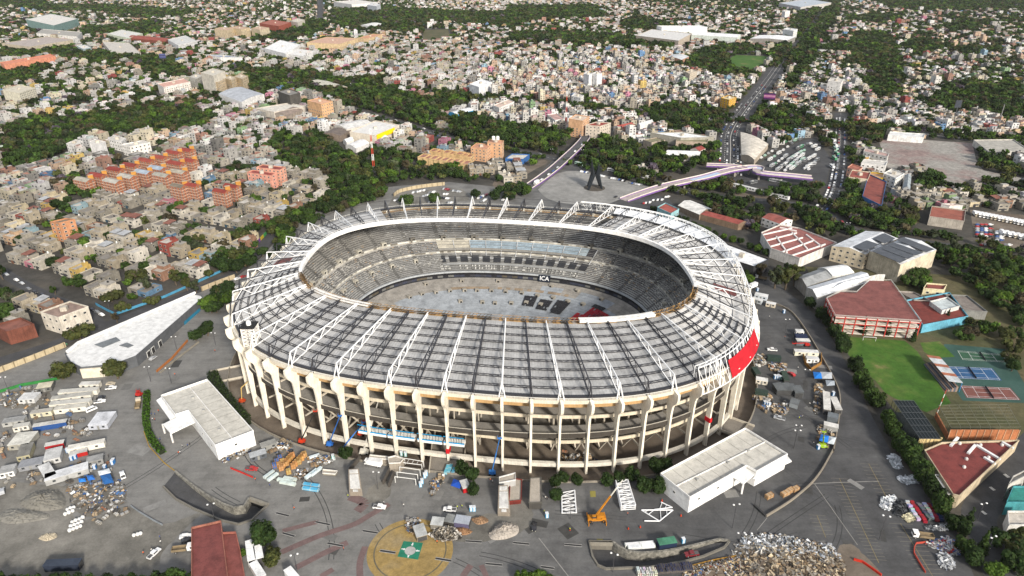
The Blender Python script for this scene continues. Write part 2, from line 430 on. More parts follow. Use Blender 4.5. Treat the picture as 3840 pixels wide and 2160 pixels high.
ringbeam('dark_gutter', -2.6, -.95, 36.5, 37.2, (.03, .03, .035), STEEL)
ringbeam('soffit_panel', -2.6, -1.9, 31.3, 34.9, 'b9976a', CONC)
# columns: deep fins with a rounded bracket head
PROF = [(-1.7, ZM), (.1, ZM), (.25, 14), (.45, 24), (.8, 27.6), (1.3, 29.2), (2.1, 30.2), (3.0, 31.2), (3.6, 32.4), (3.9, 34), (3.8, 36.0), (.8, 36.9), (-3.4, 36.2), (-3.2, 31.5), (-2.6, 28), (-2.3, 22), (-2.0, 8)]
def fin(t):
    m = MB('ece4d3'); x, y = ell(t); n = Vector(ell(t, 1)+(0,))-Vector((x, y, 0)); n.normalize(); s = Vector((-n.y, n.x, 0))
    V = []
    for sg in (-1, 1):
        for r, z in PROF:
            wdt = .48 if z < 28 else .6
            V.append(Vector((x, y, z))+n*r+s*sg*wdt)
    k = len(PROF); F = [tuple(range(k)), tuple(reversed(range(k, 2*k)))]+[(i, k+i, k+(i+1) % k, (i+1) % k) for i in range(k)]
    m.mesh(V, F); return m
for i, t in enumerate(HT):
    mm = fin(t)
    sbuild(mm, 'column', CONC)
# horizontal ring beams and ramps round the outside
ringbeam('ring_beam', -2.6, -1.0, .6, 2.5, 'dcd6c8', CONC)
def rampring(name, zf, h, o0, o1, col, top, a, b, n=160, floor=None):
    m = MB(col); ts = ring(n, a, b)
    for i in range(n):
        u, v = ts[i], ts[i+1]; z0, z1 = zf(math.degrees(u)), zf(math.degrees(v))
        P = [(*ell(u, o), z) for o, z in ((o0, z0), (o0, z0+h), (o0-.5, z0+h), (o0-.5, z0+.1), (o1, z0+.1), (o1, z0-.6))]
        Q = [(*ell(v, o), z) for o, z in ((o0, z1), (o0, z1+h), (o0-.5, z1+h), (o0-.5, z1+.1), (o1, z1+.1), (o1, z1-.6))]
        for k, c in ((0, col), (1, top), (2, top), (3, floor or '8f8b84'), (4, col), (5, 'b8b0a0')):
            m.face([P[k], Q[k], Q[(k+1) % 6], P[(k+1) % 6]], c)
    return sbuild(m, name, CONC)
def zr1(d): return 15.2+6.0*min(1, abs(((d-270+180) % 360)-180)/62)**1.5
def zr2(d): return 10.6+7.0*min(1, abs(((d-286+180) % 360)-180)/60)**1.4
rampring('ramp', zr1, 2.4, -.9, -9.5, '45403a', 'd8d2c4', 200, 345)
rampring('ramp', zr2, 1.5, -4.2, -12.0, 'cfc4ad', 'd9d0bd', 204, 342)
rampring('concourse_floor', lambda d: 23.6, 1.5, -4.6, -14.5, 'd3c8b2', 'ded6c6', 0, 360, 240)
rampring('concourse_floor', lambda d: 8.4, 1.2, -12.5, -30, 'b9b0a0', 'c9c0b0', 0, 360, 240, '8a857c')
# blue scaffold platform on the near side
m = MB('e8e8e4')
for a, b in ((251, 256.5), (256.8, 262), (262.6, 267.3), (267.6, 271.5)):
    for i in range(8):
        u, v = D(a+(b-a)*i/8), D(a+(b-a)*(i+1)/8)
        P = [(*ell(u, o), z) for o, z in ((-.4, 8.2), (-.4, 9.8), (-3.4, 9.8), (-3.4, 8.2))]; Q = [(*ell(v, o), z) for o, z in ((-.4, 8.2), (-.4, 9.8), (-3.4, 9.8), (-3.4, 8.2))]
        m.mesh(P+Q, [(0, 4, 5, 1), (1, 5, 6, 2), (3, 2, 6, 7), (0, 3, 7, 4)])
        m.tube((*ell(u, -.3), 9.9), (*ell(v, -.3), 9.9), .28, 4, '1f9bd6'); m.tube((*ell(u, -.3), 12.9), (*ell(v, -.3), 12.9), .16, 4, '1f9bd6')
        m.tube((*ell(u, -.3), 9.8), (*ell(u, -.3), 12.9), .1, 4, '333333')
sbuild(m, 'scaffold_platform', PAINT)
# raking underside of the stands, with its ribs, closing the space behind the columns
m = MB('b0a796')
ts = ring(136)
for u, v in zip(ts, ts[1:]):
    for s0, s1 in ((.03, .2), (.2, .4), (.4, .595)):
        m.face([bowl(u, s0, -2.2), bowl(v, s0, -2.2), bowl(v, s1, -2.2), bowl(u, s1, -2.2)], 'a89f8e')
    m.face([bowl(u, .595, -2.2), bowl(v, .595, -2.2), bowl(v, .595, 0, ZM-.1), bowl(u, .595, 0, ZM-.1)], '9a9282')
    m.face([bowl(u, .03, -2.2), bowl(v, .03, -2.2), bowl(v, .03, .3), bowl(u, .03, .3)][::-1], '9b9282')
    # back wall of the concourse with openings
    d = math.degrees(u)
    for z0, z1, c in ((23.7, 26.6, 'a89a80'), (9.0, 12.0, '6f685d')):
        m.face([(*ell(u, -13.6 if z0 > 20 else -30), z0), (*ell(v, -13.6 if z0 > 20 else -30), z0), (*ell(v, -13.6 if z0 > 20 else -30), z1), (*ell(u, -13.6 if z0 > 20 else -30), z1)], c)
sbuild(m, 'stand_underside', CONC)
for i, t in enumerate(HT):
    m = MB('c9c0b0'); x0 = ell(t, -3); x1 = ell(t, -16); m.tube((*x1, ZM), (*ell(t, -4), 15), .45, 4); m.tube((*x1, ZM), (*ell(t, -24), 12), .45, 4); sbuild(m, 'brace', CONC)
    m = MB('c4bbab'); m.tube((*x0, 8), (*ell(t, -13), 8), .4, 4); m.tube((*x0, 22.6), (*ell(t, -13), 22.6), .5, 4); m.tube((*ell(t, -13), 8), (*ell(t, -13), 22.6), .4, 4); sbuild(m, 'cross_frame', CONC)
# ---- the bowl
GREY = (.27, .265, .245)
m = MB(GREY); NB = 272; tb = ring(NB)
AISLE = {i for i in range(NB) if i % 8 == 0}
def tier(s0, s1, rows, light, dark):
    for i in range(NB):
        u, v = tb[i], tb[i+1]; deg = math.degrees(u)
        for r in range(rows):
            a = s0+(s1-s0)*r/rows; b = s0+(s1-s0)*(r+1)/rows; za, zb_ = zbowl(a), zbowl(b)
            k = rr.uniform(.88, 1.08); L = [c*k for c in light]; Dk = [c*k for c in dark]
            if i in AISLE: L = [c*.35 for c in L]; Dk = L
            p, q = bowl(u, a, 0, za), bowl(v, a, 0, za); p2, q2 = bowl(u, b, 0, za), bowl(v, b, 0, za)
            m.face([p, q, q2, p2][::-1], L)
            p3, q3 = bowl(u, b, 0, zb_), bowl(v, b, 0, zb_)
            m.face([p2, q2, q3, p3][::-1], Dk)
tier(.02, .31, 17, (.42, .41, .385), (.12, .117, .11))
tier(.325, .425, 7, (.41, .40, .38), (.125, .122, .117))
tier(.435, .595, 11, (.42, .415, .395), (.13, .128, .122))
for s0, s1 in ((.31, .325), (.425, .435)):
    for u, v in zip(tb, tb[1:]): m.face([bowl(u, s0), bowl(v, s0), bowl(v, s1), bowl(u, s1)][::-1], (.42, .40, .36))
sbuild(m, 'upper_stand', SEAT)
# white parapet walls between the tiers
for s, h in ((.312, 1.0), (.428, .9)):
    m = MB('d6d2c6')
    for i in range(NB):
        P = [(*p[:2], zbowl(s)) for p in (bowl(tb[i], s), bowl(tb[i+1], s), bowl(tb[i+1], s+.004), bowl(tb[i], s+.004))]; V = P+[(x, y, z+h) for x, y, z in P]
        m.mesh(V, [(3, 2, 6, 7), (4, 7, 6, 5), (0, 4, 5, 1)], rr.choice(['d8d5ca', 'c4c0b4', 'aba79b', '77736a']))
    sbuild(m, 'tier_parapet', CONC)
# white seat mounts still standing on the steps
Q, C = [], []
for _ in range(5200):
    t = rr.uniform(0, 2*math.pi); s = rr.choice([rr.uniform(.03, .305), rr.uniform(.33, .42), rr.uniform(.44, .55)])
    d = math.degrees(t)
    if 60 < d < 118 and .33 < s < .55: continue
    p = bowl(t, s, .9); e = rr.uniform(.25, .42); wd = e*rr.choice((1, 1, 1, 2.2))
    tx = Vector(bowl(t+.001, s))-Vector(bowl(t-.001, s)); tx.normalize(); ny = Vector((-tx.y, tx.x, 0))
    q = Vector(p); Q.append([q-tx*wd-ny*e, q+tx*wd-ny*e, q+tx*wd+ny*e, q-tx*wd+ny*e]); C.append((.72, .70, .64) if rr.random() < .85 else (.62, .45, .28))
o = link(bpy.data.objects.new('seat_mounts', quads('seat_mounts', [[list(v) for v in q] for q in Q], C, PAINT)), stadium)
o.matrix_parent_inverse = Matrix.Translation((-CX, -CY, 0)); o['kind'] = 'stuff'
# vomitory boxes
def vbox(t, s, wd=3.2, h=2.2, dp=.04, frame='b9b4a6'):
    m = MB(frame); tx = Vector(bowl(t+.001, s, 0, 0))-Vector(bowl(t-.001, s, 0, 0)); tx.normalize()
    a, b = Vector(bowl(t, s-dp)), Vector(bowl(t, s)); z = zbowl(s); inn = (Vector((b.x, b.y, 0))-Vector((a.x, a.y, 0))).normalized()
    rz = math.atan2(inn.y, inn.x); L = (Vector((b.x, b.y))-Vector((a.x, a.y))).length; c = (a+b)/2
    m.box(c.x, c.y, z-.5, L, wd, h+.5+max(0, a.z-z)*.3, rz)
    e = b+inn*.05
    m.mesh([e+tx*(wd/2-.4)+Vector((0, 0, z-e.z+.1)), e-tx*(wd/2-.4)+Vector((0, 0, z-e.z+.1)), e-tx*(wd/2-.4)+Vector((0, 0, z-e.z+h-.3)), e+tx*(wd/2-.4)+Vector((0, 0, z-e.z+h-.3))], [(0, 1, 2, 3)], (.02, .02, .02))
    return m
for i in range(26): sbuild(vbox(D(-28+i*256/25), .315, 3.4, 2.6, .03, '6e6a62' if 55 < -28+i*10.2 < 130 else 'bdb8aa'), 'vomitory', CONC)
for i in range(14):
    d = -20+i*6.2 if i < 7 else 128+(i-7)*10
    sbuild(vbox(D(d), .50, 2.6, 2.2, .03), 'vomitory', CONC)
# VIP deck, boxes and the wide grandstand of the far side
m = MB('9fb0bb')
ts = ring(40, 61, 118)
for i, (u, v) in enumerate(zip(ts, ts[1:])):
    for r in range(5):
        a, b = .325+.09*r/5, .325+.09*(r+1)/5
        c = '8fa0ab' if 3 < i < 32 else ('b8b2a2' if i >= 32 else '9aa7ad')
        k = lin(c); kk = rr.uniform(.85, 1.1); P = [bowl(u, a, .5+.1*(r % 2)), bowl(v, a, .5+.1*(r % 2)), bowl(v, b, .5+.1*(r % 2)), bowl(u, b, .5+.1*(r % 2))][::-1]
        m.face(P, [q*kk for q in k] if i > 1 else (.03, .03, .035))
    z = zbowl(.425)+1.2; z2 = zbowl(.5)
    m.face([bowl(u, .418, 0, z+1.5), bowl(v, .418, 0, z+1.5), bowl(v, .418, 0, z), bowl(u, .418, 0, z)], '8d8b86')
    m.face([bowl(u, .43, 0, z), bowl(v, .43, 0, z), bowl(v, .43, 0, z2+1.5), bowl(u, .43, 0, z2+1.5)], '4d463d')
    m.face([bowl(u, .43, 0, z2+1.5), bowl(v, .43, 0, z2+1.5), bowl(v, .482, 0, z2+1.5), bowl(u, .482, 0, z2+1.5)][::-1], 'a59a8b')
    m.face([bowl(u, .482, 0, z2+1.5), bowl(v, .482, 0, z2+1.5), bowl(v, .50, 0, z2-.6), bowl(u, .50, 0, z2-.6)][::-1], 'a9adb0')
    if i % 3 != 2: m.face([bowl(u, .462, 0, z2+2.4), bowl(v, .462, 0, z2+2.4), bowl(v, .526, 0, z2-.3), bowl(u, .526, 0, z2-.3)][::-1], (.03, .032, .037))
    m.face([bowl(u, .50, 0, z2-.6), bowl(v, .50, 0, z2-.6), bowl(v, .545, 0, z2-1.4), bowl(u, .545, 0, z2-1.4)][::-1], 'b3b5b4')
    if i % 4 == 0:
        for s in (.33, .38): m.tube(bowl(u, s, 1.0), bowl(u, s+.09, 1.0), .25, 4, 'c8cacb')
        m.tube(bowl(u, .425, 0, z), bowl(u, .43, 0, z2+1.2), .3, 4, 'a8a297')
sbuild(m, 'vip_deck', CONC)
m = MB('d9d9d6')
for d in np.arange(62, 120, .55):
    if rr.random() < .4:
        for s in (.555, .575): m.box(*bowl(D(d), s, .2)[:2], bowl(D(d), s)[2], .9, .9, .9, 0, rr.choice(['a4a4a0', 'c5c4bf', '8c8c88']))
o = sbuild(m, 'seat_row', PAINT); o['kind'] = 'stuff'
# black band of boxes over the lower stand
m = MB((.02, .021, .024)); ts = ring(160)
for i, (u, v) in enumerate(zip(ts, ts[1:])):
    m.face([bowl(u, .595, 0, 6.3), bowl(v, .595, 0, 6.3), bowl(v, .61, 0, 6.3), bowl(u, .61, 0, 6.3)][::-1], 'a9adb0')
    m.face([bowl(u, .61, 0, 6.3), bowl(v, .61, 0, 6.3), bowl(v, .61, 0, 5.4), bowl(u, .61, 0, 5.4)][::-1], 'b4b8ba')
    m.face([bowl(u, .608, 0, 5.4), bowl(v, .608, 0, 5.4), bowl(v, .608, 0, 3.9), bowl(u, .608, 0, 3.9)][::-1], (.015, .015, .018))
    m.face([bowl(u, .606, 0, 3.9), bowl(v, .606, 0, 3.9), bowl(v, .606, 0, 2.0), bowl(u, .606, 0, 2.0)][::-1], rr.choice([(.05, .05, .06), (.02, .02, .025), (.10, .085, .06), (.04, .045, .07), (.16, .16, .15)]))
    m.face([bowl(u, .612, 0, 2.6), bowl(v, .612, 0, 2.6), bowl(v, .625, 0, 1.6), bowl(u, .625, 0, 1.6)][::-1], (.02, .022, .026))
sbuild(m, 'box_band', PAINT)
# lower stand, stripped to concrete, steel-blue decking and rubble
m = MB('a9a59b'); NL = 180; tl = ring(NL)
for i, (u, v) in enumerate(zip(tl, tl[1:])):
    d = math.degrees(u)
    for r in range(26):
        a, b = .615+.75*r/26, .615+.75*(r+1)/26
        blue = (r >= 5 and 30 < d < 150) or (2 <= r and 38 < d < 58) or (1 < r < 5 and 64 < d < 76)
        if r in (4,) and 60 < d < 118 and rr.random() < .7: c = (.30, .23, .16)
        else: c = (.32, .345, .37) if blue else (.31, .29, .26)
        k = rr.uniform(.92, 1.06); c = [q*k for q in c]
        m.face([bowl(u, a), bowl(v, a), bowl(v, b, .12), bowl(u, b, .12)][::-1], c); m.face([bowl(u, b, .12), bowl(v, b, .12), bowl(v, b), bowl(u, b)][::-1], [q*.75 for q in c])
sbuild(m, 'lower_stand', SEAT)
for d, s in ((140, .76), (133, .76), (126, .77), (119, .77), (112, .775), (106, .78), (99, .78), (92, .785), (84, .79), (76, .80), (68, .80), (60, .81), (52, .80), (116, .9), (104, .92), (97, .93), (88, .92), (80, .9), (72, .9), (128, .66), (112, .66), (96, .66), (72, .665), (60, .67), (47, .69)):
    sbuild(vbox(D(d), s+.015, 2.6, 1.6, .03, 'a09a8e'), 'vomitory', CONC)
def patch(name, col, quadsl, label=None):
    m = MB(col)
    for d0, d1, s0, s1, c in quadsl:
        n = max(3, int((d1-d0)/.8)); kk = max(2, int((s1-s0)/.02))
        for i in range(n):
            for j in range(kk):
                if rr.random() < .06: continue
                u, v = D(d0+(d1-d0)*i/n), D(d0+(d1-d0)*(i+1)/n); a, b = s0+(s1-s0)*j/kk, s0+(s1-s0)*(j+1)/kk
                m.face([bowl(u, a, .5+rr.uniform(0, .3)), bowl(v, a, .5+rr.uniform(0, .3)), bowl(v, b, .5+rr.uniform(0, .3)), bowl(u, b, .5+rr.uniform(0, .3))][::-1], c)
    return sbuild(m, name, CLOTH, label)
BLK = (.02, .02, .023)
patch('tarpaulin', BLK, [(75.5, 82, .82, .94, BLK)]); patch('tarpaulin', BLK, [(67, 73.5, .84, .96, BLK)]); patch('tarpaulin', BLK, [(58, 65, .82, .97, BLK)])
patch('tarpaulin', BLK, [(34, 46, .80, .9, '8c1420'), (36, 41, .82, .88, BLK), (40, 47, .76, .8, BLK), (42, 50, .9, .98, '9c1622')], 'red and black tarpaulin')
m = MB('6f8f4f')
m.mesh([(*FIELD(D(d)), -15.6) for d in range(0, 360, 6)], [tuple(range(60))], (.22, .19, .15)); sbuild(m, 'pitch', SEAT)
# sign on the black band
p = Vector(bowl(D(76), .617, 0, 0)); q = Vector(bowl(D(77), .617, 0, 0)); tx = (p-q).normalized(); ny = Vector((tx.y, -tx.x, 0))
sg = bpy.data.curves.new('sign_text', 'FONT'); sg.body = 'ICA'; sg.size = 3.9; sg.align_x = 'CENTER'; sg.align_y = 'CENTER'; sg.extrude = .03; sg.offset = .05
m = MB('16202e'); c = Vector((p.x, p.y, 0))+ny*.4
tilt = Vector((0, 0, .93))+ny*-.35
def sq(a, b, h): return c+tx*a+Vector((0, 0, 4.4))+tilt*b+ny*h
m.mesh([sq(-4, -2.3, 0), sq(4, -2.3, 0), sq(4, 2.3, 0), sq(-4, 2.3, 0), sq(-4, -2.3, -.2), sq(4, -2.3, -.2), sq(4, 2.3, -.2), sq(-4, 2.3, -.2)], [(0, 1, 2, 3), (7, 6, 5, 4), (0, 4, 5, 1), (1, 5, 6, 2), (2, 6, 7, 3), (3, 7, 4, 0)])
sign = sbuild(m, 'sign_panel', PAINT, 'dark sign reading ICA')
to = bpy.data.objects.new('sign_tmp', sg); COL.objects.link(to)
dg = bpy.context.evaluated_depsgraph_get(); tm = bpy.data.meshes.new_from_object(to.evaluated_get(dg)); bpy.data.objects.remove(to)
a_ = tm.attributes.new('Col', 'FLOAT_COLOR', 'FACE'); a_.data.foreach_set('color', np.tile(np.array([.85, .85, .85, 1], np.float32), len(tm.polygons)))
tm.materials.clear(); tm.materials.append(PAINT)
up = tilt.normalized(); nz = tx.cross(up)
M4 = Matrix(((tx.x, up.x, nz.x, 0), (tx.y, up.y, nz.y, 0), (tx.z, up.z, nz.z, 0), (0, 0, 0, 1)))
tm.transform(Matrix.Translation(sq(0, 0, .06))@M4)
lo = bpy.data.objects.new('lettering', tm); COL.objects.link(lo); lo.parent = sign; lo.matrix_parent_inverse = Matrix.Identity(4)
# ---- inner rim of the roof
def rimpiece(name, a, b, off0, off1, z0, z1, col, label=None, n=None, rail=False):
    n = n or max(4, int(((b-a) % 360)/1.5)); m = MB(col); ts = [D(a+((b-a) % 360)*i/n) for i in range(n+1)]
    for u, v in zip(ts, ts[1:]):
        P = [(*ell(u, o, True), z) for o, z in ((off0, z0), (off1, z0+.4), (off1, z1), (off0, z1))]; Q = [(*ell(v, o, True), z) for o, z in ((off0, z0), (off1, z0+.4), (off1, z1), (off0, z1))]
        k = rr.uniform(.97, 1.02); cc = [x*k for x in lin(col)]
        m.mesh(P+Q, [(0, 1, 5, 4), (1, 2, 6, 5), (2, 3, 7, 6), (3, 0, 4, 7)], cc)
    if rail:
        for u, v in zip(ts, ts[1:]):
            p, q = ell(u, off1-.2, True), ell(v, off1-.2, True); m.tube((*p, z1+1), (*q, z1+1), .09, 3); m.tube((*p, z1), (*p, z1+1), .09, 3)
    return sbuild(m, name, PAINT, label)
rimpiece('rim_fascia', 344, 204, -.7, 1.0, 43.1, 45.4, 'f4f2ee', 'white fascia round the roof opening', rail=True)
rimpiece('walkway', 221, 242, -1.4, 1.6, 44.6, 45.6, 'eceae4', rail=True); rimpiece('walkway', 296, 315, -1.6, 1.6, 44.6, 46.2, 'eceae4', rail=True)
m = MB('8f7350'); ts = ring(150, 204, 344)
for i, (u, v) in enumerate(zip(ts, ts[1:])):
    cc = rr.choice(['8f6f45', '6b5638', 'b08a55', '4f4636', 'a3978a'])
    for o, z in ((-1.2, 44.2), (-1.2, 46.0), (1.2, 44.4), (1.2, 46)): m.tube((*ell(u, o, True), z), (*ell(v, o, True), z), .14, 3, cc, cap=False)
    m.tube((*ell(u, -1.2, True), 44.2), (*ell(v, -1.2, True), 46.0), .13, 3, cc); m.tube((*ell(u, 1.2, True), 46), (*ell(v, -1.2, True), 44.2), .13, 3, '5d4a30'); m.tube((*ell(u, -1.2, True), 44.2), (*ell(u, 1.2, True), 44.4), .12, 3, cc)
    m.face([(*ell(u, -1.5, True), 43.8), (*ell(v, -1.5, True), 43.8), (*ell(v, 1.5, True), 44), (*ell(u, 1.5, True), 44)], cc)
sbuild(m, 'rim_scaffold', PAINT)
# ---- new facade ring on the far and right-hand side
m = MB('f2f2f0'); a0, a1 = 312, 432; n = 84; ts = [D(a0+(a1-a0)*i/n) for i in range(n+1)]
def fz(d): return 43.6, (33.0 if d < 375 else 37.5)
for i, (u, v) in enumerate(zip(ts, ts[1:])):
    d = a0+(a1-a0)*i/n; zt_, zb_ = fz(d); o, ob = -.4, (4.0 if d < 375 else 1.6); om = (o+ob)/2
    for z, oo, r in ((zt_, o, .26), (zt_, o-1.8, .18), (zb_, ob, .24), ((zt_+zb_)/2, om, .13)): m.tube((*ell(u, oo), z), (*ell(v, oo), z), r, 4, cap=False)
    m.tube((*ell(u, ob), zb_), (*ell(u, o), zt_), .15, 4, cap=False); m.tube((*ell(u, ob if i % 2 else o), zb_ if i % 2 else zt_), (*ell(v, o if i % 2 else ob), zt_ if i % 2 else zb_), .13, 4, cap=False)
    m.tube((*ell(u, o), zt_), (*ell(v, o-1.8), zt_), .14, 4, cap=False)
    if i % 2 == 0: m.tube((*ell(u, o-1.8), zt_), (*ell(u, -2), ZR+1.5), .2, 4, cap=False); m.tube((*ell(u, ob), zb_), (*ell(u, .6), zb_+1), .2, 4, cap=False)
sbuild(m, 'facade_frame', STEEL)
m = MB('b81826')
ts = ring(30, 319.5, 334.5)
for i, (u, v) in enumerate(zip(ts, ts[1:])):
    za, zb_ = 34.4, 41.4
    m.mesh([(*ell(u, 4.5), za), (*ell(v, 4.5), za), (*ell(v, 1.0), zb_), (*ell(u, 1.0), zb_), (*ell(u, 4.25), za), (*ell(v, 4.25), za), (*ell(v, .75), zb_), (*ell(u, .75), zb_)], [(0, 1, 2, 3), (7, 6, 5, 4), (2, 6, 7, 3), (0, 4, 5, 1)])
sbuild(m, 'facade_cladding', PAINT, 'bright red facade cladding')
m = MB('eef0f2')
ts = ring(60, 12, 62)
for i, (u, v) in enumerate(zip(ts, ts[1:])):
    d = 12+50*i/60; wdt = 1-abs(d-40)/32
    s1 = .05+.2*max(0, wdt)
    m.face([roofp(u, .0, 4.6), roofp(v, 0, 4.6), roofp(v, s1, 1.8), roofp(u, s1, 1.8)][::-1])
    m.face([roofp(u, .0, 4.5), roofp(v, 0, 4.5), roofp(v, s1, 1.7), roofp(u, s1, 1.7)])
sbuild(m, 'membrane', CLOTH, 'white roof membrane')
# lattice floodlight box with black top and a white dome, on the near left of the roof
c = Vector(roofp(D(226.0), .055)); m = MB('e6e2da')
for a in range(4):
    x, y = (1, 1, -1, -1)[a]*2.9, (1, -1, -1, 1)[a]*2.9; x2, y2 = (1, -1, -1, 1)[a]*2.9, (-1, -1, 1, 1)[a]*2.9
    m.tube(c+Vector((x, y, -1)), c+Vector((x, y, 8.6)), .28, 4)
    for k in range(5):
        z0, z1 = k*1.8-1, k*1.8+.8
        m.tube(c+Vector((x, y, z0)), c+Vector((x2, y2, z1)), .2, 4); m.tube(c+Vector((x2, y2, z0)), c+Vector((x, y, z1)), .2, 4); m.tube(c+Vector((x, y, z1)), c+Vector((x2, y2, z1)), .16, 4)
lt = sbuild(m, 'lattice_tower', STEEL)
m = MB((.02, .02, .02)); m.box(c.x, c.y, c.z+8.6, 6.6, 6.6, .5, 0); m.lathe(c.x, c.y, [(1.1, c.z+9.1), (1.1, c.z+10.3), (.8, c.z+11), (.3, c.z+11.3)], 10, 'eeeeea')
sbuild(m, 'equipment_platform', PAINT)

for d_, zz in ((268.8, 4.5), (318., 11.)):
    t = min(HT, key=lambda q: abs(math.degrees(q)-d_)); x, y = ell(t, -.8); n_ = Vector(ell(t, 1)+(0,))-Vector((x, y, 0)); m = MB('c01420'); m.box(x, y, zz, 3.0, 1.5, 2.2, math.atan2(n_.y, n_.x)); sbuild(m, 'red_wrap', PAINT)
# ================================================================== the ground
def px(c, pts, z=0.): return [c(x, y, z)[:2] for x, y in pts]
def patch_of(c, pts):
    P = px(c, pts); Q = [v for v in smooth(P+P[:1], 5)][:-1]; rj = random.Random(len(pts)); return [(v.x+rj.uniform(-.5, .5), v.y+rj.uniform(-.5, .5)) for v in Q]
moat = [ell(D(3*i), 8.) for i in range(120)]
undR = px(B4, [(795, 605), (1025, 610), (1080, 655), (1165, 700), (1300, 720), (1500, 705), (1700, 670), (1950, 610), (2060, 585), (2150, 600), (2100, 660), (1900, 745), (1700, 800), (1400, 848), (1100, 860), (960, 865), (880, 830), (830, 750)])
undL = px(B1, [(1095, 850), (1175, 752), (1290, 845), (1400, 920), (1500, 972), (1570, 998), (1640, 985), (1672, 930), (1797, 975), (1750, 1018), (1690, 1075), (1600, 1105), (1490, 1080), (1300, 1000), (1180, 935)])
HOLES = [moat, undR, undL]
ground = sheet('ground', [(-7000, 60), (7000, 60), (9000, 12000), (-9000, 12000)], HOLES, 0., GROUND)
SITE = px(A, [(-60, 1560), (-60, 955), (0, 936), (164, 876), (508, 731), (589, 700), (650, 655), (700, 600), (800, 525), (880, 482), (1000, 468), (1130, 458), (1250, 470), (1320, 470), (1390, 405), (1440, 392), (1590, 470), (1680, 500), (1700, 520), (1790, 600), (1880, 680), (1960, 715), (2060, 800), (2110, 880), (2150, 960), (2200, 1060), (2250, 1150), (2330, 1230), (2400, 1320), (2450, 1449), (2480, 1560)])
sheet('plaza_pavement', SITE, HOLES, .012, ASPH)
sheet('moat_floor', moat, [[bowl(D(4*i), .597)[:2] for i in range(90)]], ZM, SOIL)
for P, a, b, z in ((undR, B4(2050, 640), B4(1300, 780), -3.4), (undL, B1(1130, 830), B1(1600, 1050), -3.4)):
    o = sheet('underpass_road', P, [], 0, ROADM); a, b = Vector(a), Vector(b); d = (b-a); L = d.length; d.normalize()
    for v in o.data.vertices: v.co.z = -.02+(z+.02)*max(0, min(1, (Vector((v.co.x, v.co.y, 0))-a).dot(d)/L))
def wall(name, pts, wd, h, z0, col, label, cat='wall', mat=CONC, closed=False, group=None):
    m = MB(col); m.beam([(p[0], p[1], z0) for p in pts], wd, h, closed=closed); o = m.build(name, mat); return tag(o, label, cat, group)
wall('moat_wall', moat, .5, -ZM+.9, ZM, '8f887c', 'low grey concrete retaining wall ringing the sunken strip round the stadium', closed=True)
STONE = groundmat('stone_wall_rubble', [(.35, (.12, .115, .10)), (.5, (.22, .21, .18)), (.65, (.33, .31, .27))], .9, .4, .3)
wall('stone_wall', undR[1:10], .8, 4.3, -3.2, '6f6a5c', 'curved rubble stone wall above the underpass with the red and white pickup', 'wall', STONE)
wall('kerb_wall', undR[9:]+undR[:2], .7, 4.0, -3.2, '77736a', 'grey concrete parapet round the mouth of the underpass with the pickup', 'wall')
wall('stone_wall', undL[1:8], .8, 4.3, -3.4, '6f6a5c', 'curved rubble stone wall of the underpass below the hedge strip', 'wall', STONE)
wall('kerb_wall', undL[8:]+undL[:1], .7, 4.0, -3.4, '77736a', 'low grey parapet on the outer side of the underpass by the hedge strip', 'wall')
for P, (a, b), z, lb in ((undR, (0, 1), -3.2, 'dark square portal beam of the underpass with the pickup'), (undL, (7, 8), -3.4, 'dark portal beam of the underpass near the large round tree')):
    m = MB('8a857a'); m.beam([(*P[a], -.9), (*P[b], -.9)], 1.2, 1.7); m.beam([(*P[a], z), (*P[b], z)], .3, -z-.9, (.01, .01, .01)); tag(m.build('tunnel_portal', CONC), lb, 'tunnel portal')
sheet('dust_yard', patch_of(B1, [(-200, 780), (300, 835), (440, 860), (480, 1000), (560, 1080), (850, 980), (1000, 1050), (1120, 1100), (1340, 1030), (1270, 1110), (1100, 1280), (930, 1500), (-250, 1500)]), [], .024, DUST)
sheet('dust_patch', patch_of(B3, [(1240, 330), (1440, 260), (1420, 440), (1200, 470)]), [], .024, DUST)
sheet('dust_patch', patch_of(B3, [(1700, 700), (1800, 830), (2100, 850), (2500, 840), (2640, 800), (2800, 690), (2830, 560), (2780, 430), (2620, 440), (2560, 560), (2330, 590), (2040, 600)]), [], .024, DUST)
sheet('monument_square', patch_of(T7, [(430, 800), (620, 645), (850, 625), (1200, 695), (1530, 775), (1500, 840), (1250, 890), (1050, 945), (700, 935), (520, 885)]), [], .026, PALE)
sheet('dust_patch', patch_of(T7, [(20, 690), (430, 520), (520, 540), (380, 620), (100, 770), (0, 770)]), [], .024, SOIL)
sheet('dust_patch', patch_of(B5, [(940, 940), (1060, 930), (1200, 1060), (1340, 1260), (950, 1260)]), [], .024, SOIL)
sheet('parking_lot', px(T6, [(1360, 900), (1850, 830), (2020, 850), (2080, 900), (2080, 960), (1300, 1010)]), [], .024, DUST)
sheet('parking_lot', px(T8, [(2090, 750), (2600, 800), (2600, 1120), (2180, 1060), (2110, 880)]), [], .02, SOIL)
sheet('vacant_lot', px(T8, [(1330, 180), (1420, 145), (2110, 195), (2140, 330), (2200, 420), (2600, 500), (2600, 530), (2160, 510), (2080, 590), (1940, 570), (1800, 450), (1520, 430), (1400, 400)]), [], .02, groundmat('cracked_slab', [(.3, (.16, .13, .12)), (.42, (.30, .22, .2)), (.55, (.33, .31, .28)), (.75, (.4, .38, .34))], .02, .5, .25))
sheet('bus_station_pavement', px(T8, [(60, 470), (310, 370), (640, 190), (800, 140), (930, 330), (880, 560), (560, 560), (200, 560)]), [], .02, ROADM)
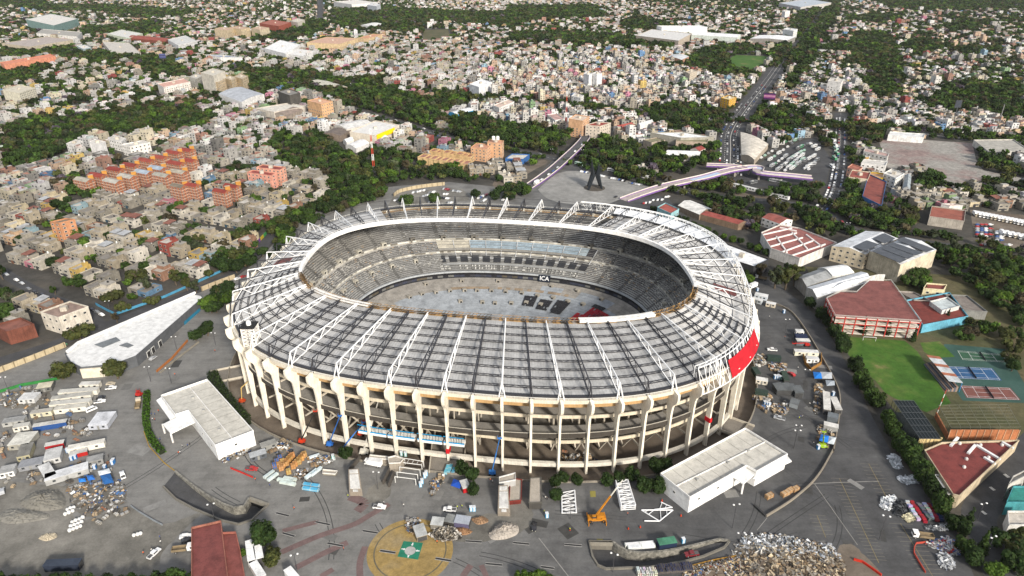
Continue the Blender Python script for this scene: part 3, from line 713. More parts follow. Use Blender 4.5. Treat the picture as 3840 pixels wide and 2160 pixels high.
sheet('rail_bed', px(T8, [(120, 600), (420, 640), (760, 760), (1000, 850), (1150, 930), (1120, 950), (900, 860), (400, 680), (100, 625)]), [], .022, SOIL)
sheet('lawn', px(B6, [(885, 545), (1330, 575), (1430, 660), (1690, 1060), (1600, 1090), (1500, 1130), (1230, 1010), (1180, 980), (1100, 880), (1000, 800), (890, 680)]), [], .024, GRASS)
sheet('small_lawn', px(B6, [(1450, 590), (1600, 580), (1720, 700), (1560, 710), (1480, 660)]), [], .024, GRASS)
sheet('court_surround', px(B6, [(1640, 600), (2110, 640), (2200, 800), (2256, 900), (2300, 1060), (1780, 1040), (1560, 730)]), [], .02, groundmat('green_court', [(.3, (.03, .075, .06)), (.7, (.05, .10, .085))], .05, .2))
sheet('far_pitch', px(T3, [(2130, 590), (2200, 530), (2540, 545), (2480, 610), (2400, 690), (2200, 680)]), [], .03, GRASS)
sheet('ochre_field', px(T2, [(1640, 290), (1880, 280), (1900, 350), (1840, 380), (1640, 390)]), [], .03, DRYGR)
sheet('club_ground', px(B6, [(560, 0), (2300, 100), (2300, 1500), (1600, 1500), (1150, 1000), (860, 560)]), [], .008, DRYGR)
# roads
def road(pts, wd, z=.03, name='road', mat=None): return strip(name, smooth(pts, 5), wd, z, mat or ROADM)
RP = {}
def rd(key, pts, wd, z=.03): RP[key] = (pts, wd); return road(pts, wd, z)
rd('wall road', [B2(*p) for p in ((-150, 1380), (300, 1245), (620, 1140), (1140, 945), (1700, 730), (2070, 565), (2300, 390), (2415, 250), (2480, 100))], 9)
rd('left street', [B2(*p) for p in ((-200, 430), (0, 520), (200, 640), (450, 760), (700, 860), (870, 980), (900, 1040))], 8, .035)
rd('causeway', [A(*p) for p in ((1836, 440), (1838, 380), (1842, 330), (1880, 270), (1930, 205), (1962, 160))], 27, .034)
rd('far causeway', [A(*p) for p in ((1955, 170), (1975, 145), (2005, 110), (2050, 55), (2085, 0), (2110, -40))], 15, .036)
rd('avenue', [T2(500, 760), T2(1030, 830), T2(1650, 890), T2(2250, 950), T3(500, 1020), T3(900, 1060), T3(1300, 1115), T3(1800, 1150), T4(200, 1180), T4(500, 1205), T4(1260, 1255), T4(2000, 1335), T4(2700, 1395)], 22, .038)
rd('front avenue', [T6(900, 60), T6(1280, 170), T6(1600, 265), T6(2100, 420), T7(100, 405), T7(600, 505), T7(1200, 640), T7(1550, 740), T7(2000, 850), T8(700, 720), T8(1000, 870), T8(1150, 930), T8(1600, 1010), T8(2100, 1090), T8(2600, 1180)], 15, .042)
rd('terminal street', [T8(1010, -60), T8(1005, 200), T8(985, 450), T8(930, 650), T8(830, 760)], 15, .046)
rd('corner road', [B5(*p) for p in ((2750, -50), (2576, 130), (2350, 410), (2200, 600), (2180, 720), (2240, 880), (2330, 1100), (2420, 1300))], 12, .03)
rd('far street', [T2(420, -10), T2(430, 90), T2(460, 170)], 12); rd('far street', [T2(640, 0), T2(645, 100), T2(640, 190)], 14)
# road paint
m = MB((.62, .60, .55))
def dashes(mm, pts, off, ln, gap, wd=.35, z=.05):
    P = smooth(pts, 8); acc = 0
    for a, b in zip(P, P[1:]):
        d = b-a; L = d.length; d.normalize(); n = Vector((-d.y, d.x, 0)); s = 0
        while s < L:
            if (acc+s) % (ln+gap) < ln:
                e = min(s+1.5, L); p, q = a+d*s+n*off, a+d*e+n*off
                mm.face([(*(p-n*wd/2)[:2], z), (*(q-n*wd/2)[:2], z), (*(q+n*wd/2)[:2], z), (*(p+n*wd/2)[:2], z)])
            s += 1.5
        acc += L
P = RP['causeway'][0]
for o, l, g in ((0, 100, 0), (-6, 4, 5), (6, 4, 5)): dashes(m, P, o, l, g, .5)
dashes(m, RP['avenue'][0], 0, 100, 0, .5, .055); dashes(m, RP['front avenue'][0], 0, 4, 5, .3, .06); dashes(m, RP['terminal street'][0], 0, 4, 4, .3, .064)
for x, y in ((2420, 318), (2295, 432), (2220, 645), (2250, 950)):
    a, b, c, d = B5(x-32, y-14), B5(x-8, y-18), B5(x+32, y+12), B5(x+8, y+18); m.face([(p[0], p[1], .05) for p in (a, d, c, b)])
structure(m.build('road_markings', PAINT))
m = MB((.24, .19, .085))
def line(mm, a, b, wd, z=.035, col=None):
    a, b = Vector((*a[:2], z)), Vector((*b[:2], z)); d = (b-a).normalized(); n = Vector((-d.y, d.x, 0))*wd/2; mm.face([a-n, b-n, b+n, a+n], col)
for p0, p1, k, l in (((1200, 210), (1350, 495), 9, 75), ((940, 340), (1290, 1090), 24, 75), ((740, 665), (820, 865), 6, 70), ((1480, 740), (1800, 1260), 13, 100)):
    line(m, B5(*p0), B5(*p1), .22)
    for i in range(k):
        x, y = p0[0]+(p1[0]-p0[0])*i/k, p0[1]+(p1[1]-p0[1])*i/k; line(m, B5(x-l, y-2), B5(x+l*1.1, y+8), .14, .039, (.22, .20, .165))
line(m, B4(310, 560), B4(600, 935), .3, .036, (.3, .29, .27)); line(m, B5(700, 385), B5(1290, 365), .35, .036, (.28, .27, .25)); line(m, B5(720, 390), B5(1100, 930), .3, .038, (.26, .25, .23))
line(m, B5(300, 690), B5(210, 800), .25, .036, (.28, .27, .25)); line(m, S4(1500, 1110), S4(1700, 1200), .3, .036, '8a6a20')
structure(m.build('parking_markings', PAINT))
for pts in ([(820, 80), (880, 160)], [(870, 570), (930, 600)]): pass
m = MB((.26, .23, .06))
for q in ([(803, 105), (858, 105), (862, 165), (808, 165)], [(870, 568), (930, 570), (925, 602), (872, 600)]): m.face([(p[0], p[1], .034) for p in px(B4, q)][::-1])
structure(m.build('yellow_paint_patches', PAINT))
m = MB((.17, .115, .11))
def band(pts, wd, z): 
    P = [Vector((*p[:2], z)) for p in smooth([B3(*q) for q in pts], 6)]
    for a, b in zip(P, P[1:]):
        d = (b-a).normalized(); n = Vector((-d.y, d.x, 0))*wd/2; m.face([a-n, b-n, b+n, a+n])
band([(400, 955), (760, 800), (1090, 690), (1250, 600), (1440, 490)], 2.6, .028); band([(540, 1105), (820, 960), (1040, 860)], 2.6, .028); band([(410, 750), (640, 690), (760, 660)], 2.2, .028)
band([(1160, 1200), (1160, 1050), (1210, 900)], 2.4, .029); band([(1060, 420), (1200, 480), (1130, 560)], 4, .0285); band([(2150, 1190), (2230, 1080)], 2.4, .028); band([(2380, 1190), (2330, 1080)], 2.0, .028); band([(780, 1190), (900, 1120)], 2.2, .028)
structure(m.build('faded_red_stripes', PAINT))
# helipad
hp = B3(1645, 935); HX, HY = hp[0], hp[1]-.3
def disc(mm, r, z, col, r0=0., n=64):
    for i in range(n):
        a, b = 2*math.pi*i/n, 2*math.pi*(i+1)/n
        mm.face([(HX+r0*math.cos(a), HY+r0*math.sin(a), z), (HX+r*math.cos(a), HY+r*math.sin(a), z), (HX+r*math.cos(b), HY+r*math.sin(b), z), (HX+r0*math.cos(b), HY+r0*math.sin(b), z)], col) if r0 else mm.face([(HX, HY, z), (HX+r*math.cos(a), HY+r*math.sin(a), z), (HX+r*math.cos(b), HY+r*math.sin(b), z)], col)
WORN = groundmat('worn_yellow_paint', [(.3, (.25, .18, .075)), (.5, (.33, .23, .085)), (.66, (.31, .24, .13)), (.8, (.2, .18, .15))], .06, .35, .4)
hroot = thing('helipad', 'round yellow helipad painted on the plaza with a green square and white arrows', 'helipad', (HX, HY, 0))
def hb(mm, name, mat=PAINT):
    o = mm.build(name, mat, hroot); o.matrix_parent_inverse = Matrix.Translation((-HX, -HY, 0)); return o
m = MB(); disc(m, 15.9, .028, (.3, .2, .07)); hb(m, 'yellow_disc', WORN)
m = MB(); disc(m, 13.5, .034, (.13, .115, .08), 13.0); hb(m, 'dark_ring')
sq4 = [(p[0], p[1], .038) for p in px(B3, [(1580, 848), (1768, 865), (1720, 1028), (1520, 998)])]
m = MB((.02, .19, .115)); m.face(sq4[::-1]); hb(m, 'green_square')
m = MB(); disc(m, 2.05, .044, (.42, .42, .40)); hb(m, 'white_circle')
cs = Vector((sum(p[0] for p in sq4)/4, sum(p[1] for p in sq4)/4, 0))
for a, b in zip(sq4, sq4[1:]+sq4[:1]):
    mid = (Vector(a)+Vector(b))/2; mid.z = 0; d = (cs-mid).normalized(); n = Vector((-d.y, d.x, 0)); o = mid+d*.35+Vector((0, 0, .044))
    m = MB((.75, .75, .73)); m.face([o-n*.22, o+d*.9-n*.22, o+d*.9+n*.22, o+n*.22]); m.face([o+d*.9-n*.55, o+d*1.6, o+d*.9+n*.55]); hb(m, 'white_arrow')
for c, q in ((B3, (350, 575, 470, 605)), (B3, (732, 662, 867, 690)), (B3, (415, 770, 525, 802)), (B3, (847, 868, 990, 895)), (B3, (1187, 748, 1328, 770)), (B3, (2183, 847, 2333, 857)), (B3, (2375, 1066, 2530, 1080)), (B4, (65, 605, 215, 620)), (B4, (563, 623, 720, 636)), (B4, (333, 838, 455, 855)), (B3, (1355, 940, 1500, 962)), (B3, (1890, 1015, 2040, 1040))):
    a, b = Vector(c(q[0], q[1])), Vector(c(q[2], q[3])); d = (b-a); L = d.length; rz = math.atan2(d.y, d.x); md = (a+b)/2
    t = thing('drain_grate', '', 'drain grate', (md.x, md.y, 0), rz, 'long drain grates set in the plaza'); later(t, 'long dark', 'drain grate set in the paving')
    mm = MB((.35, .34, .32)); mm.box(0, .5, .05, L+.5, .22, .05); mm.box(0, -.5, .05, L+.5, .22, .05); mm.build('frame', CONC, t)
    mm = MB((.02, .02, .02)); mm.box(0, 0, .05, L, .78, .02); mm.build('grating', STEEL, t)
# low kerb wall on the right and the perimeter wall on the left
KW = [B6(*p) for p in ((250, 262), (420, 335), (510, 425), (600, 560), (700, 730), (780, 880), (822, 990), (826, 1120), (800, 1300), (775, 1440))]+[B5(*p) for p in ((880, 100), (790, 260), (700, 380), (590, 480), (480, 565), (290, 683))]
wall('kerb_wall', smooth(KW, 4), .5, 1.1, 0, '8d8578', 'long curved low kerb wall between the right-hand yard and the service road')
def panelwall(pts, label, h=3.2, col='b9aa8c'):
    P = smooth(pts, 3); r = tag(MB(col).build('x'), '', 'wall') if 0 else thing('perimeter_wall', label, 'wall', (P[0].x, P[0].y, 0))
    inv = Matrix.Translation((-P[0].x, -P[0].y, 0))
    m = MB(col); m.beam(P, .3, h); o = m.build('wall_panel', CONC, r); o.matrix_parent_inverse = inv
    m = MB('8a7c62'); acc = 0
    for a, b in zip(P, P[1:]):
        d = b-a; L = d.length; d.normalize(); s = -acc % 5.
        while s < L: p = a+d*s; m.box(p.x, p.y, 0, .55, .55, h+.25, math.atan2(d.y, d.x)); s += 5.
        acc += L
    o = m.build('pilasters', CONC, r); o.matrix_parent_inverse = inv
panelwall([B2(-60, 1465), B2(300, 1330), B2(600, 1210)], 'tan panelled perimeter wall in front of the triangular hall')
panelwall([B2(1830, 705), B2(1980, 645), B2(2130, 590)], 'tan panelled perimeter wall just behind the point of the triangular hall')
panelwall([T6(1360, 920), T6(1420, 880), T6(1600, 840), T6(1850, 810)], 'tan panelled wall behind the car park beyond the stadium')
wall('painted_wall', [B2(870, 830), B2(970, 885), B2(1050, 920), B2(1500, 760), B2(2050, 510)], .3, 1.6, 0, '4a8fb0', 'low wall painted blue and purple along the park beside the wall road', 'wall', PAINT)
m = MB(); cc = ['6a3f80', 'b8a52c', '3c8a4a', '7a2f6a', '2f6f9a']
P = [B2(2180, 440), B2(2415, 190)]
for i in range(8):
    a, b = Vector(P[0]).lerp(Vector(P[1]), i/8), Vector(P[0]).lerp(Vector(P[1]), (i+1)/8); m.col = lin(cc[i % 5]); m.beam([a, b], .3, 2.6)
tag(m.build('painted_wall', PAINT), 'tall wall painted in purple, yellow and green blocks along the wall road', 'wall')

# tyre tracks, repaired patches and oil stains on the paving
m = MB(); tr = random.Random(17); MK = []
for _ in range(26):
    x, y = tr.choice(((-120, 215), (0, 195), (70, 185), (140, 215), (150, 260), (-40, 190), (110, 190), (-150, 250))); x += tr.uniform(-30, 30); y += tr.uniform(-12, 12); a = tr.uniform(0, 6.28); k = tr.uniform(-.05, .05); L = tr.randrange(8, 26); g = tr.uniform(.045, .07)
    for off in (-.9, .9):
        P = []; px_, py_, aa = x, y, a
        for i in range(L): P.append(Vector((px_-math.sin(aa)*off, py_+math.cos(aa)*off, 0))); px_ += 2*math.cos(aa); py_ += 2*math.sin(aa); aa += k
        if not all(inpoly(p.x, p.y, SITE) and not any(inpoly(p.x, p.y, h) for h in HOLES) for p in P): continue
        for p, q in zip(P, P[1:]): d = (q-p).normalized(); n = Vector((-d.y, d.x, 0))*.17; m.face([(*(v)[:2], .017) for v in (p-n, q-n, q+n, p+n)], (g, g, g))
structure(m.build('tyre_tracks', PAINT))
m = MB()
for i in range(90):
    x, y = tr.uniform(-200, 200), tr.uniform(172, 330)
    w_, h_, a = tr.uniform(1, 5), tr.uniform(.8, 3.5), tr.choice((.1, -.3, .6, 1.2)); ca, sa = math.cos(a), math.sin(a)
    V = [(x+ca*i_*w_-sa*j*h_, y+sa*i_*w_+ca*j*h_) for i_, j in ((-1, -1), (1, -1), (1, 1), (-1, 1))]
    if not all(inpoly(*v, SITE) and not any(inpoly(*v, h) for h in HOLES) for v in V) or math.hypot(x-HX, y-HY) < 22: continue
    g = tr.choice((.06, .075, .16, .2, .24)); m.face([(*v, .019+i*.00005) for v in V], (g, g*.98, g*.93))
structure(m.build('paving_patches', PAINT))
# ================================================================== buildings
GX0, GY0, GS = -2700, 150, 2.
MASK = np.zeros((1750, 2700), np.uint8)
def stamp(P, v=1, grow=0.):
    P = [(p[0], p[1]) for p in P]
    if grow:
        cx = sum(p[0] for p in P)/len(P); cy = sum(p[1] for p in P)/len(P)
        P = [(x+(x-cx)/max(1, math.hypot(x-cx, y-cy))*grow, y+(y-cy)/max(1, math.hypot(x-cx, y-cy))*grow) for x, y in P]
    xs, ys = [p[0] for p in P], [p[1] for p in P]
    i0, i1 = max(0, int((min(xs)-GX0)/GS)), min(2699, int((max(xs)-GX0)/GS)+1); j0, j1 = max(0, int((min(ys)-GY0)/GS)), min(1749, int((max(ys)-GY0)/GS)+1)
    if i1 <= i0 or j1 <= j0: return
    X, Y = np.meshgrid(GX0+GS*np.arange(i0, i1+1), GY0+GS*np.arange(j0, j1+1)); R = np.zeros(X.shape, bool); n = len(P)
    for k in range(n):
        (xa, ya), (xb, yb) = P[k-1], P[k]
        if ya == yb: continue
        c = ((ya > Y) != (yb > Y)) & (X < (xb-xa)*(Y-ya)/(yb-ya)+xa); R ^= c
    S = MASK[j0:j1+1, i0:i1+1]
    if v == 2: R &= (S == 0)
    S[R] = v
def stampline(pts, wd):
    P = smooth(pts, 4)
    for a, b in zip(P, P[1:]):
        d = (b-a).normalized(); n = Vector((-d.y, d.x, 0))*(wd/2+2); a2, b2 = a-d*2, b+d*2; stamp([a2-n, b2-n, b2+n, a2+n])
def maskat(x, y):
    i, j = int((x-GX0)/GS), int((y-GY0)/GS)
    return MASK[j, i] if 0 <= i < 2700 and 0 <= j < 1750 else 0
stamp(SITE, 1, 4)
for k, (pts, wd) in RP.items(): stampline(pts, wd)
for q in (px(T8, [(1330, 180), (1420, 145), (2110, 195), (2140, 330), (2200, 420), (2600, 500), (2600, 530), (2160, 510), (2080, 590), (1940, 570), (1800, 450), (1520, 430), (1400, 400)]), px(T8, [(60, 470), (310, 370), (640, 190), (800, 140), (930, 330), (880, 560), (560, 560), (200, 560)]), px(T3, [(2130, 590), (2200, 530), (2540, 545), (2480, 610), (2400, 690), (2200, 680)]), px(T2, [(1640, 290), (1880, 280), (1900, 350), (1840, 380), (1640, 390)]), px(T8, [(2090, 750), (2600, 800), (2600, 1120), (2180, 1060), (2110, 880)]), px(T7, [(300, 780), (830, 280), (950, 330), (420, 800)]), px(T7, [(1200, 900), (1650, 720), (2300, 560), (2600, 560), (2600, 660), (2000, 760), (1400, 960)])): stamp(q)
CLUB = px(A, [(1900, 640), (2120, 600), (2260, 570), (2576, 700), (2700, 1000), (2700, 1560), (2440, 1560), (2100, 880)])
WINM = None
def window_mesh():
    m = MB('cfccc4'); m.box(0, 0, 0, 1, .12, 1, base=False); m.mi = 1; m.face([(-.42, -.075, -.40), (.42, -.075, -.40), (.42, -.075, .40), (-.42, -.075, .40)], (.03, .03, .04)); return m.data('window', [PAINT, GLASS])
WINM = window_mesh()
def add_windows(root, P, h, floors, cx, cy, bay=4., ww=1.7, wh=1.4, z0=0., cap=60, edges=None, tint=None):
    n = len(P); cnt = 0
    if area(P) < 0: P = P[::-1]
    for i in range(n):
        a, b = Vector((*P[i], 0)), Vector((*P[(i+1) % n], 0)); d = b-a; L = d.length
        if L < 3: continue
        d.normalize(); nn = Vector((d.y, -d.x, 0)); mid = (a+b)/2
        if nn.dot(Vector((mid.x, mid.y, 0)).normalized()) > .1: continue
        k = max(1, int(L/bay)); fh = (h-z0)/floors
        for f in range(floors):
            for j in range(k):
                if cnt >= cap: return
                o = bpy.data.objects.new('window', WINM); COL.objects.link(o); o.parent = root
                p = a+d*(L*(j+.5)/k)+nn*.03; o.location = (p.x-cx, p.y-cy, z0+fh*(f+.55)); o.rotation_euler = (0, 0, math.atan2(d.y, d.x)); o.scale = (ww, 1, wh); cnt += 1
def bldg(name, label, cat, P, h, wallc='d8d0c0', roofc='b8b2a6', style='flat', floors=None, par=.7, mat=CITY, bay=4.2, ww=1.8, wh=1.4, group=None, z0=0., cap=50, base=0., extras=True, rise=2.2):
    P = [(p[0], p[1]) for p in P]
    if area(P) < 0: P = P[::-1]
    cx, cy = sum(p[0] for p in P)/len(P), sum(p[1] for p in P)/len(P); Q = [(x-cx, y-cy) for x, y in P]
    r = thing(name, label, cat, (cx, cy, 0), 0, group); stamp(P, 1, 2)
    m = MB(wallc); m.prism(Q, base, h, cap=False); w_ = m.build('wall', mat, r)
    m = MB(roofc)
    if style == 'flat':
        ins = [(x*(1-.35/max(3, math.hypot(x, y))), y*(1-.35/max(3, math.hypot(x, y)))) for x, y in Q]
        m.prism(ins, h-.6, h-.25); m.build('roof', PAINT if mat is PAINT else ROOFM, r)
        m = MB(wallc)
        for i in range(len(Q)):
            a, b = Vector((*Q[i], h)), Vector((*Q[(i+1) % len(Q)], h)); m.beam([a, b], .3, par)
        m.build('parapet', mat, r)
        if extras and h > 8:
            m = MB('c8c0b2'); rg = random.Random(int(cx*10+cy)); A_ = abs(area(Q))
            if A_ > 120: m.box(0, 0, h-.3, 3.5, 3, 2.6, rg.random()); m.build('stair_hut', mat, r)
    else:
        # 4-sided: ridge or vault along the longer pair of edges
        e0 = math.dist(Q[0], Q[1]); e1 = math.dist(Q[1], Q[2])
        if e1 > e0: Q = Q[1:]+Q[:1]
        a, b, c, d = [Vector((*q, 0)) for q in Q[:4]]; n = 8 if style == 'barrel' else 2
        rows = []
        for k in range(n+1):
            f = k/n; z = h+(rise*math.sin(math.pi*f) if style == 'barrel' else rise*(1-abs(2*f-1)))
            rows.append((a.lerp(d, f)+Vector((0, 0, z)), b.lerp(c, f)+Vector((0, 0, z))))
        for (p, q), (s, t) in zip(rows, rows[1:]):
            nb = max(1, int((q-p).length/6)); rg = random.Random(3)
            for i in range(nb):
                kk = rg.uniform(.92, 1.05); m.face([p.lerp(q, i/nb), p.lerp(q, (i+1)/nb), s.lerp(t, (i+1)/nb), s.lerp(t, i/nb)], [x*kk for x in m.col])
        m.build('roof', ROOFM, r)
        m = MB(wallc)
        for e in (0, 1): m.face([rw[e] for rw in rows] if e == 0 else [rw[e] for rw in reversed(rows)])
        m.build('gable', mat, r)
    if floors: add_windows(r, P, h, floors, cx, cy, bay, ww, wh, z0, cap)
    return r
def box4(F, L, R, c, h):
    """footprint from three roof corners seen in the photograph: front F, left L, right R"""
    f, l, r = Vector(c(*F, h)[:2]), Vector(c(*L, h)[:2]), Vector(c(*R, h)[:2]); return [tuple(f), tuple(r), tuple(l+r-f), tuple(l)]
BL = []
def addb(name, label, cat, c, pts, h, wc, rc, style='flat', floors=None, **k):
    P = box4(pts[0], pts[1], pts[2], c, h) if len(pts) == 3 else px(c, pts, h)
    r = bldg(name, label, cat, P, h, wc, rc, style, floors, **k); return r
# --- the two gate halls on the plaza
def annex(label, c, pts, cano, awn, posts, ridge):
    r = addb('gate_hall', label, 'hall', c, pts, 7.5, 'f0efec', 'c6c3ba', par=.9, mat=PAINT, extras=False, floors=1, bay=9, ww=1.2, wh=1.0, z0=1, cap=14)
    inv = Matrix.Translation((-r.location.x, -r.location.y, 0))
    for nm, q, z in (('canopy', cano, 5.2), ('awning', awn, 4.6)):
        m = MB('eeeeec'); m.prism(px(c, q, z+.5), z, z+.5, bottom=True); o = m.build(nm, PAINT, r); o.matrix_parent_inverse = inv
    for p in ((cano[3],) if c is S4 else (cano[0], cano[3])):
        m = MB('e4e2de'); w0 = c(*p, 5.2); m.box(w0[0], w0[1], 0, .6, .6, 5.2); o = m.build('post', PAINT, r); o.matrix_parent_inverse = inv
    m = MB('efeeea'); a, b = [Vector((*c(*q, 7.5)[:2], 0)) for q in ridge]; m.beam([Vector((a.x, a.y, 7.3)), Vector((b.x, b.y, 7.3))], .35, .35, 'e8e6e2'); o = m.build('roof_ridge', PAINT, r); o.matrix_parent_inverse = inv
    A0, A1, E = [Vector((*c(*q, 7.5)[:2], 0)) for q in (pts[0], pts[5] if c is S4 else pts[1], pts[4] if c is S4 else pts[2])]
    for k in range(1, 8):
        p, q = A0.lerp(A1, .03), A0.lerp(A1, .97); d = (E-A1)*(k/8); m = MB('8e8b84'); m.beam([p+d+Vector((0, 0, 7.26)), q+d+Vector((0, 0, 7.26))], .14, .04); o = m.build('roof_seam', PAINT, r); o.matrix_parent_inverse = inv
    for k in (.2, .55, .8):
        p = A0.lerp(A1, .35)+(E-A1)*k; m = MB('a8a8a4'); m.box(p.x, p.y, 7.25, 1.2, .9, .7, .4); o = m.build('roof_unit', PAINT, r); o.matrix_parent_inverse = inv
annex('long white gate hall with pale roof, right of the yellow crane', S4, [(1475, 1222), (1930, 965), (2012, 1012), (2258, 874), (1918, 665), (1238, 1031)], [(1815, 1042), (1930, 966), (2010, 1014), (1905, 1105)], [(1985, 1060), (2010, 1012), (2258, 876), (2295, 920)], [(1905, 1180), (1990, 1130)], ((1355, 1125), (2080, 765)))
annex('long white gate hall with a pale flat roof, beside the clipped green hedge', B1, [(1445, 580), (1700, 482), (1390, 137), (1082, 245), (1178, 373), (1265, 345)], [(1090, 430), (1265, 345), (1305, 415), (1145, 492)], [(1048, 270), (1082, 247), (1178, 375), (1142, 402)], [(1095, 500), (1147, 545)], ((1265, 172), (1565, 535)))
landmark(B1(1380, 600), 'left white gate hall'); landmark(S4(1700, 1200), 'right white gate hall'); landmark((HX, HY), 'helipad')
# --- triangular hall
P = px(B2, [(590, 1275), (690, 1190), (1760, 732), (1822, 742), (1838, 765), (1230, 1296), (1100, 1345), (900, 1385), (735, 1400), (640, 1350)], 6)
r = bldg('triangular_hall', 'long wedge-shaped hall with a bright white roof and dark grey side wall', 'hall', P, 6, '5c5f63', 'dededc', par=.5, mat=PAINT, extras=False)
inv = Matrix.Translation((-r.location.x, -r.location.y, 0))
m = MB('efeeea'); m.beam([Vector((*B2(*q, 6.2)[:2], 6.0)) for q in ((610, 1262), (710, 1180), (1770, 725))], 1.2, 1.4); o = m.build('roof_edge', PAINT, r); o.matrix_parent_inverse = inv
for q in ([(855, 1188), (1050, 1120), (1090, 1150), (930, 1215)], [(1080, 1195), (1150, 1170), (1210, 1195), (1160, 1215)]):
    m = MB('74797c'); m.prism(px(B2, q, 6), 5.8, 6.05); o = m.build('roof_panel', ROOFM, r); o.matrix_parent_inverse = inv
a, b = Vector(B2(1838, 765, 6)[:2]+(0,)), Vector(B2(1230, 1296, 6)[:2]+(0,)); d = (b-a).normalized(); n = Vector((d.y, -d.x, 0)); n = n if n.y < 0 else -n
m = MB('2a7a9a'); m.beam([a+d*6+n*.25, b-d*45+n*.25], .2, 2.0); o = m.build('blue_plinth', PAINT, r); o.matrix_parent_inverse = inv
for s in (.80, .86, .70): 
    p = a.lerp(b, s)+n*.2; m = MB('d8d8d4'); m.box(p.x, p.y, 0, 3, .2, 3.6, math.atan2(d.y, d.x)); m.box(p.x, p.y, 0, 2.4, .3, 3.2, math.atan2(d.y, d.x), (.03, .03, .03)); o = m.build('door', PAINT, r); o.matrix_parent_inverse = inv
m = MB('d8d0bd'); m.prism(px(B2, [(720, 1402), (900, 1387), (1000, 1370), (1000, 1376), (900, 1394), (720, 1408)], 6), 0, 5.6); o = m.build('cream_front', PAINT, r); o.matrix_parent_inverse = inv
landmark(B2(1200, 1250), 'triangular hall')
# --- orange apartment blocks
l0, f0, r0 = [Vector(T5(*q, 14)[:2]) for q in ((680, 562), (826, 594), (930, 556))]; vl, vr = l0-f0, r0-f0
OB = [((826, 594), 'b0aa9c'), ((1110, 607), 'b8b4aa'), ((960, 548), '9a4438'), ((1250, 560), 'b8b4aa'), ((1140, 490), '8a3a30'), ((1410, 517), 'a8b4c0'), ((1592, 548), 'a8a498'), ((1285, 448), '8a3a30'), ((1545, 478), 'a4b2c0'), ((1440, 402), '9a4a3c'), ((1565, 370), '9a4a3c'), ((1730, 430), '984438'), ((1850, 402), '984438'), ((1708, 326), '984438'), ((1825, 300), '984438'), ((1755, 515), 'b0a898'), ((1745, 650), '7d7466'), ((1880, 640), '9a4438'), ((2165, 700), '8a3a30'), ((2270, 650), '8a3a30')]
OL = {'b0aa9c': 'grey-roofed', 'b8b4aa': 'pale grey-roofed', '9a4438': 'red-roofed', '8a3a30': 'dark red-roofed', 'a8b4c0': 'blue-grey-roofed', 'a8a498': 'dull grey-roofed', 'a4b2c0': 'light blue-roofed', '9a4a3c': 'rusty-roofed', '984438': 'brick-red-roofed', 'b0a898': 'beige-roofed', '7d7466': 'brown-roofed'}
landmark(T5(1050, 650), 'front orange blocks'); landmark(T5(1700, 430), 'rear orange blocks')
for i, (q, rc) in enumerate(OB):
    f = Vector(T5(*q, 14)[:2]); k = .8 if i > 15 else 1.
    Pq = [tuple(f), tuple(f+vr*.82*k), tuple(f+vl*.88*k+vr*.82*k), tuple(f+vl*.88*k)]
    r = bldg('apartment_block', '', 'apartment block', Pq, 13, 'a0664a', rc, 'gable', 5, mat=PAINT, bay=3.4, ww=1.3, wh=1.2, group='orange brick apartment blocks', rise=1.6, cap=40)
    later(r, 'orange brick '+OL[rc], 'apartment block')
    Qs = [(x-r.location.x, y-r.location.y) for x, y in Pq]
    for z in (2.7, 5.3, 7.9, 10.5):
        m = MB('e8d8c4'); m.beam([(*Qs[3], z), (*Qs[0], z), (*Qs[1], z)], .3, .25); m.build('floor_band', PAINT, r)
    m = MB('b8843f'); mx = sum(x for x, y in Qs)/4+4; my = sum(y for x, y in Qs)/4+5; m.box(mx, my, 12, 4.2, 3.4, 3.8, .5, top='b8a890'); m.build('tank_house', PAINT, r)
